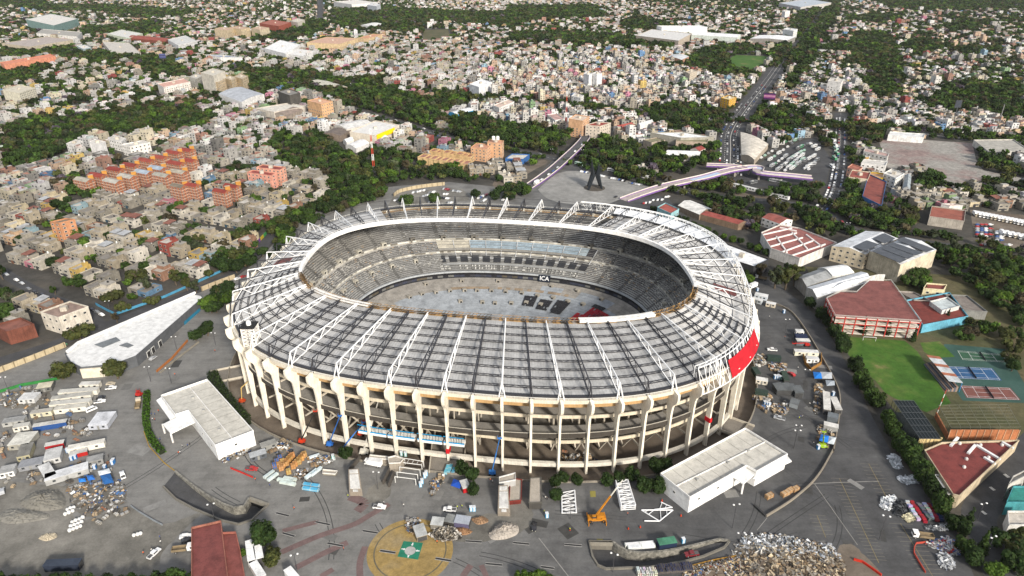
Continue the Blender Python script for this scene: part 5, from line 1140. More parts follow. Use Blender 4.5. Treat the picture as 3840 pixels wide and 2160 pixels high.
# bleachers
r = thing('bleachers', 'stepped bleachers under a pale sheet canopy beside the lawn', 'bleachers', B6(1560, 860)); inv = Matrix.Translation(-Vector(r.location))
a, b = Vector(B6(1482, 760)), Vector(B6(1655, 968)); d = (b-a).normalized(); n = Vector((-d.y, d.x, 0)); n = n if n.x > 0 else -n
m = MB('8a7468')
for i in range(6): m.beam([a+n*(i*.9), b+n*(i*.9)], .9, .5+.5*i, '9a8478' if i % 2 else '5a5f68')
o = m.build('steps', CONC, r); o.matrix_parent_inverse = inv
for i in range(9):
    m = MB('b8bec2'); p, q = a.lerp(b, i/9)-n*.5, a.lerp(b, (i+.94)/9)-n*.5; z = Vector((0, 0, 6)); m.mesh([p+z, q+z, q+n*7+z*.87, p+n*7+z*.87, p+z*1.03, q+z*1.03, q+n*7+z*.9, p+n*7+z*.9], [(3, 2, 1, 0), (4, 5, 6, 7), (0, 1, 5, 4), (2, 3, 7, 6), (0, 4, 7, 3), (1, 2, 6, 5)], 'c2c6c8' if i % 3 else 'a86a50'); o = m.build('canopy_sheet', ROOFM, r); o.matrix_parent_inverse = inv
for i in range(6):
    p = a.lerp(b, i/5)+n*6; m = MB('2f8fd0'); m.tube(p, p+Vector((0, 0, 5.3)), .18, 4); o = m.build('post', STEEL, r); o.matrix_parent_inverse = inv
# netted cage courts
def cage(label, q, h, col, step, solid=None):
    P = [Vector((*B6(*p, h)[:2], 0)) for p in q]; c = sum(P, Vector())/4; r = thing('netted_court', label, 'netted court', c); P = [p-c for p in P]
    m = MB(col)
    for i in range(step+1):
        f = i/step
        for a, b, z in ((P[0].lerp(P[1], f), P[3].lerp(P[2], f), h), (P[0].lerp(P[3], f), P[1].lerp(P[2], f), h)): m.tube(a+Vector((0, 0, z)), b+Vector((0, 0, z)), .1, 4)
        for a, b in ((P[0], P[1]), (P[1], P[2]), (P[2], P[3]), (P[3], P[0])): p = a.lerp(b, f); m.tube(p, p+Vector((0, 0, h)), .1, 4)
    m.build('cage_frame', STEEL, r)
    if solid: m = MB(solid); m.face([p*.99+Vector((0, 0, .06)) for p in P]); m.build('court_floor', PAINT, r); m = MB(solid); m.face([p*.99+Vector((0, 0, h-.2)) for p in P]); m.build('shade_net', CLOTH, r)
    return r, P, c
cage('caged court under a black shade net beside the netted brick court', [(1240, 1035), (1400, 1038), (1615, 1335), (1452, 1335)], 7, '4a4f52', 6, (.012, .018, .02))
r, P, c = cage('caged brick court with a rusty open net frame', [(1595, 1075), (2130, 1070), (2230, 1245), (1690, 1245)], 7, '6a6a58', 7)
m = MB('b8764f'); m.beam([P[3], P[2]], .5, 5.5); m.beam([P[3], P[0]], .5, 3.0); m.build('brick_wall', CITY, r)
m = MB('c8a080')
for i in range(11): p = P[3].lerp(P[2], i/10); m.box(p.x, p.y-.3, 0, .3, .3, 5.6)
m.build('wall_rib', CITY, r)
# yellow terraced houses and their tall peach neighbour
for i in range(9):
    q0, q1 = (1640+i*55, 545-i*2), (0, 0); f = Vector(T6(1650+i*52, 548+i*8, 7)[:2]); L, R = Vector((-7, 2.5)), Vector((4.5, 13))
    r = bldg('terraced_house', '', 'house', [tuple(f), tuple(f+R), tuple(f+L+R), tuple(f+L)], 7-.5*(i % 2), 'd6b888', 'a87868', 'flat', 2, bay=3.4, mat=CITY, cap=8, group='yellow terraced houses'); later(r, 'yellow red-terraced', 'row house')
    f = Vector(T6(1760+i*42, 490+i*5, 8)[:2]); r = bldg('terraced_house', '', 'house', [tuple(f), tuple(f+R*.8), tuple(f+L+R*.8), tuple(f+L)], 8-.6*(i % 3), 'd2b080', 'a06e5c', 'flat', 2, bay=3.4, cap=8, group='yellow terraced houses'); later(r, 'ochre back-row', 'row house')
addb('apartment_block', 'peach apartment building topped by two round white tanks', 'apartment block', T6, ((2245, 470), (2100, 450), (2300, 425)), 13, 'deb08a', 'c89478', 'flat', 4)
r = addb('apartment_block', 'taller peach wing with two white tanks on its roof hut', 'apartment block', T6, ((2400, 415), (2260, 400), (2420, 385)), 16, 'e0b48e', 'cc987c', 'flat', 5)
for dx in (-2.2, 2.2): m = MB('f0f0ee'); m.lathe(dx, 0, [(1.8, 18.3), (1.8, 21.5), (1.2, 22.2), (.2, 22.4)], 10); m.build('water_tank', PAINT, r)
# ================================================================== trees
def lobes_for(kind, rg):
    L = []
    if kind == 'round':
        for i in range(13): a = rg.uniform(0, 6.28); r = rg.uniform(.2, .62); L.append((r*math.cos(a), r*math.sin(a), rg.uniform(.42, .85), rg.uniform(.26, .42)))
        L.append((0, 0, .8, .4))
    elif kind == 'broad':
        for i in range(15): a = rg.uniform(0, 6.28); r = rg.uniform(.3, .85); L.append((r*math.cos(a), r*math.sin(a), rg.uniform(.4, .7)-r*.1, rg.uniform(.22, .36)))
    elif kind == 'tall':
        for i in range(12): a = rg.uniform(0, 6.28); r = rg.uniform(.1, .45); L.append((r*math.cos(a), r*math.sin(a), rg.uniform(.45, 1.35), rg.uniform(.16, .30)))
    elif kind == 'dense':
        for i in range(14): a = rg.uniform(0, 6.28); r = rg.uniform(.15, .55); L.append((r*math.cos(a), r*math.sin(a), rg.uniform(.35, .9), rg.uniform(.34, .46)))
    elif kind == 'cone':
        for i in range(14): f = i/13; a = rg.uniform(0, 6.28); r = .18*(1-f); L.append((r*math.cos(a), r*math.sin(a), .2+1.9*f, .36*(1-f)+.07))
    return L
def crown_quads(kind, seed, n, leaf):
    """leaf clumps spread through the lobes of a unit crown (radius 1, standing on z=0)"""
    rg = np.random.default_rng(seed); L = np.array(lobes_for(kind, random.Random(seed))); w_ = L[:, 3]**2; idx = rg.choice(len(L), n, p=w_/w_.sum())
    d = rg.normal(size=(n, 3)); d /= np.linalg.norm(d, axis=1)[:, None]; rad = (rg.random(n)**.35)*.95+.08*rg.normal(size=n)
    c = L[idx, :3]+d*(L[idx, 3]*rad)[:, None]
    nrm = d*1.15+rg.normal(size=(n, 3))*.38+np.array([0, 0, .3]); nrm /= np.linalg.norm(nrm, axis=1)[:, None]
    t = np.cross(nrm, rg.normal(size=(n, 3))); t /= np.linalg.norm(t, axis=1)[:, None]; b = np.cross(nrm, t)
    s = leaf*rg.uniform(.6, 1.25, n)[:, None]; e = rg.uniform(.55, 1., n)[:, None]
    Q = np.stack([c-t*s-b*s*e, c+t*s-b*s*e*.6, c+t*s*.8+b*s*e, c-t*s*.7+b*s*e], 1)
    lobe = rg.uniform(.72, 1.28, len(L))[idx]; k = lobe*rg.uniform(.82, 1.18, n); hue = rg.uniform(-.1, .12, n)
    C = np.stack([k*(1+hue), k, k*(1-hue*.6)], 1); return Q, C
def trunk_mesh(kind, seed, H, R):
    m = MB((.11, .085, .06)); rg = random.Random(seed); th = {'tall': .75, 'cone': .15}.get(kind, .42)*R*1.2
    m.tube((0, 0, -.1), (rg.uniform(-.2, .2), rg.uniform(-.2, .2), th), .075*R, 7, r2=.05*R)
    for i in range(5):
        a = rg.uniform(0, 6.28); l = R*rg.uniform(.35, .6); m.tube((0, 0, th*.8), (l*math.cos(a), l*math.sin(a), th+R*rg.uniform(.25, .6)), .04*R, 5, r2=.015*R)
    return m.data('trunk', PAINT)
KINDS = {}
for kind, n, leaf in (('round', 2100, .085), ('broad', 2200, .08), ('tall', 1500, .075), ('dense', 2400, .08), ('cone', 1000, .07)):
    for s in range(3):
        Q, C = crown_quads(kind, 11+s*7+len(kind), n, leaf); KINDS[kind, s] = (quads('crown', Q, C, LEAF), trunk_mesh(kind, s, 1, 1.))
GREENS = {'dark green': (.026, .048, .012), 'mid green': (.042, .076, .015), 'olive': (.062, .072, .021), 'bright green': (.066, .118, .016), 'grey-green': (.055, .068, .034), 'brownish': (.066, .056, .03), 'purple-flowered': (.10, .082, .105)}
N_TREE = [0]
def tree(x, y, R, kind='round', green='mid green', z=0., label=None, group='trees round the stadium', squash=1.):
    cr_, tr_ = KINDS[kind, RND.randrange(3)]; N_TREE[0] += 1
    t = thing('cypress' if kind == 'cone' else 'tree', label or '', 'tree', (x, y, z), RND.uniform(0, 6.28), group)
    o = link(bpy.data.objects.new('trunk', tr_), t); o.scale = (R, R, R); hh = R*squash
    c = link(bpy.data.objects.new('crown', cr_), t); c.scale = (R, R, hh); k = RND.uniform(.8, 1.35); g = GREENS[green]; c.color = (g[0]*k, g[1]*k, g[2]*k, 1)
    c.location = (0, 0, .15*R if kind != 'tall' else .3*R)
    if not label:
        sz = 'large' if R > 5.2 else 'small' if R < 3.4 else 'middling'; fm = {'round': 'round', 'broad': 'spreading', 'tall': 'tall loose', 'dense': 'dense', 'cone': 'slim'}[kind]
        later(t, f'{sz} {green} {fm}', 'cypress' if kind == 'cone' else 'tree')
    return t
def hedge(pts, label, wd, h, col=(.03, .055, .014), n=14, z=0., mat=None):
    P = smooth(pts, 5); rg = np.random.default_rng(int(abs(P[0].x)*7)); Q, C = [], []
    for a, b in zip(P, P[1:]):
        d = b-a; L = d.length; d.normalize(); nn = Vector((-d.y, d.x, 0)); k = int(L*n*(wd+h)/3)
        for _ in range(k):
            u, v, w_ = rg.random()*L, rg.uniform(-.5, .5), rg.random()
            if rg.random() < .5: v = math.copysign(.5, v)
            else: w_ = 1.
            c = np.array(a+d*u+nn*v*wd+Vector((0, 0, z+w_*h)))+rg.normal(size=3)*.1; q = rg.normal(size=3)+np.array([0, 0, .8]); q /= np.linalg.norm(q); t = np.cross(q, rg.normal(size=3)); t /= np.linalg.norm(t); bb = np.cross(q, t); s = rg.uniform(.18, .34)
            Q.append([c-t*s-bb*s, c+t*s-bb*s, c+t*s+bb*s, c-t*s+bb*s]); kk = rg.uniform(.6, 1.35); C.append((col[0]*kk, col[1]*kk, col[2]*kk))
    r = thing('hedge', label, 'hedge', (P[0].x, P[0].y, 0)); inv = Matrix.Translation((-P[0].x, -P[0].y, 0))
    o = link(bpy.data.objects.new('foliage', quads('foliage', Q, C, LEAF)), r); o.matrix_parent_inverse = inv
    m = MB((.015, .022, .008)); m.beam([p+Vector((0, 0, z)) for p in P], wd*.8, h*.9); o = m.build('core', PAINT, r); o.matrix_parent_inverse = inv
hedge([B1(990, 225), B1(985, 320), B1(985, 430), B1(1015, 530), B1(1090, 630)], 'clipped bright green hedge curving beside the white gate hall', 2.6, 2.2, (.05, .11, .012))
hedge([B1(1430, 120), B1(1480, 220), B1(1560, 330), B1(1660, 440)], 'tall dark green hedge between the white gate hall and the stadium', 5.0, 4.5, (.03, .05, .014), 8)
# trees one can name, by the photograph
for c, q in ((S3, [(1075, 1010, 4.6, 'dense')]), (B3, [(2150, 200, 4.2, 'dense'), (2240, 260, 4.4, 'dense'), (2260, 400, 3.6, 'dense')]), (S4, [(400, 1230, 3.6, 'dense'), (390, 1130, 3.8, 'dense'), (450, 1090, 3.4, 'dense'), (560, 1110, 3.6, 'dense'), (810, 1120, 3.8, 'dense'), (900, 1090, 3.4, 'dense'), (1000, 1070, 4.0, 'dense'), (1110, 1170, 4.6, 'dense'), (1220, 1170, 4.8, 'dense'), (1190, 1010, 4.6, 'dense'), (1280, 1000, 4.4, 'dense')]), (B3, [(240, 880, 6.6, 'dense')])):
    for x, y, R, k in q: p = c(x, y); tree(p[0], p[1], R, k, 'dark green', squash=1.15)
for x, y, R, k, g in ((310, 1080, 4.2, 'dense', 'olive'), (330, 1020, 3.6, 'dense', 'olive'), (40, 990, 2.2, 'round', 'bright green')): p = B3(x, y); tree(p[0], p[1], R, k, g)
for x, y, R, k, g in ((580, 1500, 7.2, 'round', 'olive'), (1067, 1500, 8.2, 'round', 'olive'), (735, 1140, 8.5, 'broad', 'olive'), (1880, 1110, 6.5, 'round', 'dark green'), (1780, 1150, 5, 'round', 'dark green'), (2060, 830, 6.2, 'round', 'bright green'), (1960, 900, 6, 'round', 'dark green'), (1060, 990, 4, 'tall', 'brownish'), (60, 960, 8, 'round', 'mid green'), (1390, 830, 5.5, 'broad', 'olive'), (1340, 720, 6, 'tall', 'grey-green'), (1120, 880, 5, 'broad', 'olive'), (1020, 800, 7, 'broad', 'olive'), (1260, 620, 8, 'broad', 'olive'), (1460, 580, 6, 'broad', 'mid green'), (1600, 650, 6, 'tall', 'olive'), (1700, 700, 6, 'tall', 'olive'), (1780, 720, 5, 'tall', 'grey-green'), (1900, 580, 4.5, 'round', 'olive'), (1920, 450, 7, 'broad', 'olive'), (2060, 420, 9, 'broad', 'mid green'), (2010, 340, 8, 'broad', 'olive'), (2150, 540, 7.5, 'round', 'dark green'), (2260, 480, 7, 'round', 'dark green'), (2190, 250, 8, 'broad', 'olive'), (2290, 180, 7, 'broad', 'dark green'), (1820, 260, 7, 'broad', 'olive'), (690, 220, 6.5, 'round', 'bright green'), (190, 290, 6, 'round', 'dark green'), (280, 190, 5.5, 'round', 'mid green'), (30, 600, 6, 'tall', 'dark green'), (500, 740, 4, 'tall', 'mid green')):
    p = B2(x, y); tree(p[0], p[1], R, k, g)
# dark belt left of the stadium
rg = random.Random(5)
for pts, n, sp in (([S1(60, 700), S1(140, 620), S1(520, 520), S1(640, 330), S1(780, 270)], 11, 6), ([S1(860, 300), S1(1000, 190), S1(1150, 130), S1(1250, 90), S1(1130, 60), S1(1000, 120)], 12, 7), ([S1(450, 380), S1(560, 300), S1(700, 250), S1(860, 190)], 8, 6), ([S1(60, 960), S1(90, 870), S1(130, 900)], 5, 4), ([S1(1560, 160), S1(1620, 130), S1(2080, 100), S1(2300, 120), S1(2450, 70)], 7, 4)):
    P = smooth(pts, 6)
    for i in range(n): p = P[int(i*(len(P)-1)/max(1, n-1))]; tree(p.x+rg.uniform(-sp, sp), p.y+rg.uniform(-sp, sp), rg.uniform(5, 8), rg.choice(['round', 'broad', 'dense']), rg.choice(['dark green', 'dark green', 'mid green', 'olive']))
# hedge row along the service road, right of the stadium
for c, pts in ((B6, [(600, 300), (690, 390), (730, 440), (790, 520), (830, 580), (850, 640)]), (B6, [(950, 790), (985, 900), (1040, 950), (1060, 1020), (1110, 1060)]), (B6, [(1190, 1210), (1220, 1270), (1260, 1330), (1310, 1390), (1360, 1440)]), (B5, [(1640, 270), (1680, 340), (1730, 420), (1780, 500), (1830, 570), (1850, 620), (1560, 160), (1600, 220), (1480, 70)])):
    for x, y in pts: p = c(x, y, 2); tree(p[0]+rg.uniform(-.6, .6), p[1]+rg.uniform(-.6, .6), rg.uniform(4.6, 5.6), 'dense', rg.choice(['dark green', 'mid green']), squash=1.15)
for x, y in ((1290, 215), (1420, 260), (1500, 290), (1560, 310), (1640, 340), (1700, 370), (1760, 400), (1820, 440), (1900, 450), (1980, 480), (2050, 490), (2130, 540), (2200, 560), (2270, 590), (2100, 780), (2120, 830)): p = S2(x, y, 1); tree(p[0], p[1], rg.uniform(3.2, 4.4), 'dense', rg.choice(['mid green', 'bright green', 'dark green']))
for x, y, R, k, g in ((400, 180, 9, 'tall', 'olive'), (320, 170, 8, 'tall', 'grey-green'), (470, 150, 8, 'tall', 'olive'), (200, 90, 6, 'tall', 'brownish'), (1000, 520, 5, 'cone', 'dark green'), (1190, 540, 5, 'cone', 'dark green'), (1390, 580, 4, 'cone', 'dark green'), (860, 180, 6, 'round', 'mid green'), (940, 170, 5, 'tall', 'brownish'), (1650, 430, 4, 'cone', 'dark green'), (950, 800, 4.4, 'round', 'olive')): p = B6(x, y); tree(p[0], p[1], R, k, g)
for x, y, R, k, g in ((2060, 800, 5.0, 'cone', 'dark green'), (1990, 820, 5, 'dense', 'dark green'), (1930, 760, 4, 'dense', 'dark green'), (2190, 1000, 4.8, 'cone', 'mid green'), (2110, 1090, 5, 'dense', 'dark green'), (2040, 1000, 4.5, 'dense', 'mid green'), (2290, 1200, 4.6, 'dense', 'bright green'), (2420, 980, 6.5, 'broad', 'dark green'), (2520, 1060, 6.5, 'broad', 'olive'), (2480, 1160, 6, 'dense', 'dark green'), (2576, 930, 6, 'broad', 'olive')): p = B5(x, y); tree(p[0], p[1], R, k, g)
# crowns along the bottom edge of the photograph
for x, y, R in ((-20, 1470, 3.8), (60, 1475, 3.6), (150, 1470, 3.9), (240, 1480, 3.6), (330, 1475, 3.8), (420, 1470, 3.6), (500, 1475, 3.5), (600, 1480, 3.7), (700, 1475, 3.9), (790, 1480, 3.6), (880, 1470, 3.9), (960, 1475, 3.6), (1050, 1465, 4.0), (1130, 1440, 4.2), (1190, 1455, 4.0), (1250, 1470, 3.6)): p = B1(x, y, 4); tree(p[0], p[1], R, 'dense', rg.choice(['mid green', 'dark green', 'mid green']), squash=1.1)
for x, y, R in ((120, 940, 2.6), (200, 950, 3.2), (290, 940, 3.4), (370, 950, 2.8), (440, 960, 2.4)): p = B4(x, y, 2); tree(p[0], p[1], R, 'dense', 'bright green')
# ---- woods and scattered trees
WOODS = [
 '0,325 90,300 190,300 230,290 330,280 400,265 470,270 530,290 525,325 440,340 360,345 330,350 270,350 200,362 150,395 100,420 0,440',
 '676,380 702,338 783,338 858,344 863,380 897,401 955,385 1067,396 1064,416 1158,424 1220,463 1132,461 1001,463 962,489 887,500 835,510 819,448 767,437 723,435',
 '637,180 783,180 871,203 976,193 963,224 1067,250 1192,234 1194,260 1145,276 1090,285 1074,292 1184,297 1288,312 1308,359 1158,365 1132,323 1028,307 950,286 871,281 840,262 835,250 767,234 754,227 700,224 663,247 637,255',
 '1613,276 1705,263 1811,276 1827,299 1819,341 1718,333 1647,323', '1241,320 1345,315 1444,346 1420,368 1397,377 1332,377 1241,372', '1449,367 1514,346 1611,364 1632,393 1626,424 1527,419 1475,409',
 '1632,377 1806,367 1811,403 1736,424 1731,440 1647,440 1626,424', '1762,455 1861,448 1866,515 1912,502 1912,593 1814,567 1757,515',
 '1967,470 2040,473 2067,464 2151,470 2172,513 2217,531 2211,561 2112,573 2112,597 2070,603 2004,573 1937,531 1931,488', '2220,513 2298,507 2298,597 2256,591 2217,552', '2319,431 2341,431 2383,461 2437,482 2437,512 2413,491 2353,494 2310,497',
 '2446,470 2576,452 2576,488 2521,488 2494,518 2449,512', '2452,380 2557,404 2576,446 2473,431', '1865,302 2040,311 2034,338 1961,344 1925,341 1886,323', '2052,341 2100,341 2094,377 2058,371', '2136,320 2232,320 2229,341 2208,374 2172,380 2130,353',
 '2139,86 2230,83 2264,130 2267,203 2270,247 2217,255 2171,224 2178,187 2121,161 2145,138 2087,125 2048,125 2050,118 2139,115', '2314,273 2348,240 2421,206 2504,216 2576,208 2576,312 2478,294 2400,289 2335,286',
 '1935,190 1945,130 1990,80 2060,40 2072,0 2115,0 2100,60 2060,110 2050,160 2015,200 1990,235 1965,215 2000,180 1990,150 1960,170', '1681,169 1770,125 1848,115 1946,125 1830,146 1835,165 1856,174 1908,187 1900,198 1814,200 1757,182',
 '1275,86 1431,86 1561,94 1692,104 1692,122 1600,122 1535,117 1275,109', '827,29 962,21 1028,26 1210,34 1308,34 1308,70 1236,68 1132,60 1054,60 1080,89 976,83 853,73 830,60', '1275,18 1496,16 1530,47 1431,49 1314,60 1275,75', '723,83 783,50 832,60 804,86 783,96 715,107 637,107 637,100',
 '0,0 115,0 122,16 260,16 495,29 482,39 365,52 260,31 125,31 0,18', '352,62 406,55 406,86 208,91 206,78', '0,117 60,125 130,118 190,125 240,130 330,140 420,150 450,165 400,180 330,160 250,160 190,155 130,140 60,150 0,150', '0,172 130,167 141,182 99,193 109,216 52,216 0,216',
 '359,161 422,156 469,182 476,203 396,198 365,180', '560,177 671,182 671,229 625,224 617,190', '2374,68 2426,49 2504,60 2452,78 2400,81', '2126,44 2264,39 2277,31 2264,57 2165,62', '2264,117 2332,99 2382,122 2311,146 2275,135', '2389,125 2452,122 2530,125 2530,135 2426,151', '2426,156 2538,177 2530,187 2465,161',
 '2175,0 2576,0 2576,25 2400,30 2250,25', '2351,807 2396,810 2500,814 2526,839 2522,865 2396,856 2347,833', '2480,768 2576,758 2576,852 2555,807', '2257,690 2331,690 2325,736 2263,733', '2448,713 2526,736 2555,778 2490,778 2454,736', '2365,633 2485,633 2485,678 2368,672', '2485,642 2576,660 2576,738 2485,700', '1905,281 1983,271 2030,286 2035,310 1890,310',
 '1560,60 1600,40 1690,70 1690,85 1580,75', '2030,0 2075,0 2070,30 2040,60 1980,90 1990,60', '2330,600 2576,640 2576,770 2460,740 2350,680', '2500,850 2576,830 2576,960 2530,930', '2120,600 2240,640 2250,690 2180,650', '1950,690 1990,660 2010,720 1985,745', '150,452 190,445 240,470 260,500 200,500 160,480', '570,430 600,410 625,430 600,450',
]
WOODP = [px(A, [tuple(map(float, q.split(','))) for q in s.split()]) for s in WOODS]
for P in WOODP: stamp(P, 2)
WOODS2 = ['640,700 690,640 700,580 760,540 820,505 900,470 960,470 985,485 930,510 870,530 800,550 740,590 712,630 690,670', '1250,478 1335,470 1335,500 1270,505', '1455,396 1640,444 1650,456 1560,450 1450,410', '500,770 560,730 575,760 520,810', '545,650 640,610 650,640 590,690', '1790,640 1850,668 1850,650 1800,625']
WOODP2 = [px(A, [tuple(map(float, q.split(','))) for q in s.split()]) for s in WOODS2]
CAND = []       # x, y, R, tone
rg = random.Random(21)
def inframe(x, y, z=3): 
    u, v = PX(x, y, z); return -120 < u < 3960 and -160 < v < 2250
for P in WOODP+WOODP2:
    xs, ys = [p[0] for p in P], [p[1] for p in P]; d = (min(ys)+max(ys))/2; st = 8.4 if d < 900 else 9.5 if d < 1500 else 12
    y = min(ys)
    while y < max(ys):
        x = min(xs)
        while x < max(xs):
            X, Y = x+rg.uniform(-.45, .45)*st, y+rg.uniform(-.45, .45)*st
            if inpoly(X, Y, P) and (P in WOODP2 or maskat(X, Y) != 1) and inframe(X, Y) and rg.random() < .9: CAND.append((X, Y, st*rg.uniform(.48, .9), rg.random()))
            x += st
        y += st
# ================================================================== houses of the city
LOTS = []
def rot_at(x, y):
    if x < -90 and y < 1000: return -.42
    if x < -300: return -.30
    if y > 700 and x < 350: return .22 if y < 1400 else -.1
    return .12
def far_density(x, y): return .5+.5*math.sin(x*.004+1.3)*math.sin(y*.0035+.7)
cellrot = {}
for (x0, x1, y0, y1, a) in ((-1500, -60, 160, 1000, -.42), (-60, 500, 430, 1500, .20), (300, 1500, 300, 1500, .10), (-2500, -60, 1000, 1700, -.30), (-60, 2400, 1500, 3500, -.12), (-2600, -60, 1700, 3500, .16), (500, 2300, 500, 1500, .10)):
    ca, sa = math.cos(a), math.sin(a); cx, cy = (x0+x1)/2, (y0+y1)/2; Rg = math.hypot(x1-x0, y1-y0)/2
    v = -Rg
    far = cy > 1400
    while v < Rg:
        dep = rg.uniform(10, 14)*(1.25 if far else 1)
        for row in (0, 1):
            u = -Rg; blk = 0
            while u < Rg:
                wd = rg.uniform(6.5, 10.5)*(1.3 if far else 1); blk += wd
                X, Y = cx+ca*(u+wd/2)-sa*(v+dep/2), cy+sa*(u+wd/2)+ca*(v+dep/2)
                u += wd+(rg.uniform(0, .6) if rg.random() < .8 else rg.uniform(1, 4))
                if blk > 95: u += 8; blk = 0
                if not (x0 <= X < x1 and y0 <= Y < y1): continue
                if maskat(X, Y) or not inframe(X, Y): continue
                if any(maskat(X+dx*wd*.5, Y+dy*dep*.5) == 1 for dx in (-1, 1) for dy in (-1, 1)): continue
                if inpoly(X, Y, CLUB): continue
                if Y < 520 and X > 120 or (Y < 640 and 110 < X < 420 and Y < 900-X): continue
                q = rg.random()
                ptree = (.23 if X < -90 and Y < 1000 else .17)+(.12 if Y > 1300 else 0)+(.34*far_density(X, Y)**1.5 if Y > 900 else .0)+(.16 if X > 300 and Y < 1000 else .22 if X > 480 else 0)+(.16 if X < -350 and Y > 850 else 0)
                if q < ptree: CAND.append((X, Y, rg.uniform(3.2, 7.4)*(1.2 if far else 1), rg.random())); continue
                if q < ptree+.03: continue
                LOTS.append((X, Y, wd-.1, dep*rg.uniform(.82, .99), a+(math.pi if rg.random() < .0 else 0)))
            v += dep+.3
        v += 7.5
# a belt of trees along the avenues
for key, off in (('avenue', 14), ('avenue', -14), ('avenue', 2), ('front avenue', 12), ('front avenue', -11), ('terminal street', 11), ('causeway', 19), ('causeway', -19), ('far causeway', 12), ('far causeway', -12), ('far causeway', 0)):
    P = smooth(RP[key][0], 40)
    for i in range(0, len(P)-1, 2 if key == 'avenue' else 3):
        d = (P[i+1]-P[i]); 
        if d.length < 1e-3: continue
        d.normalize(); n = Vector((-d.y, d.x, 0)); p = P[i]+n*(off+rg.uniform(-2, 2))
        if key == 'causeway' and p.y < 900: continue
        if rg.random() < (.9 if key == 'far causeway' and off else .62) and inframe(p.x, p.y): CAND.append((p.x, p.y, rg.uniform(3.2, 6), rg.random()))
def tone(v):
    return ('dark green' if v < .32 else 'mid green' if v < .58 else 'olive' if v < .76 else 'brownish' if v < .83 else 'bright green' if v < .95 else 'grey-green' if v < .992 else 'purple-flowered')
CAND.sort(key=lambda c: -c[2]/math.hypot(c[0], c[1]))
NI = max(0, 305-N_TREE[0])
for x, y, R, v in CAND[:NI]: tree(x, y, R, RND.choice(['round', 'broad', 'round', 'broad', 'tall']), tone(v), group='trees of the woods and streets')
# the rest of the trees, one mass
TMP = [crown_quads(k, s, n, l) for k, s, n, l in (('round', 1, 260, .16), ('broad', 2, 260, .15), ('round', 3, 260, .16), ('dense', 4, 260, .17), ('tall', 5, 200, .14))]
TMPF = [crown_quads(k, s, n, l) for k, s, n, l in (('round', 1, 46, .34), ('broad', 2, 46, .32), ('round', 3, 46, .34), ('dense', 4, 46, .36))]
AQ, AC = [], []
for x, y, R, v in CAND[NI:]:
    Q, C = RND.choice(TMP if y < 1000 else TMPF); a = RND.uniform(0, 6.28); c, s = math.cos(a)*R, math.sin(a)*R; g = np.array(GREENS[tone(v)])*RND.uniform(.62, 1.6)
    X = np.empty_like(Q); X[..., 0] = Q[..., 0]*c-Q[..., 1]*s+x; X[..., 1] = Q[..., 0]*s+Q[..., 1]*c+y; X[..., 2] = Q[..., 2]*R+.8; AQ.append(X); AC.append(C*g)
o = link(bpy.data.objects.new('distant_trees', quads('distant_trees', np.concatenate(AQ), np.concatenate(AC), LEAF))); o['kind'] = 'stuff'
print('trees', len(CAND), 'faces', sum(map(len, AQ)))
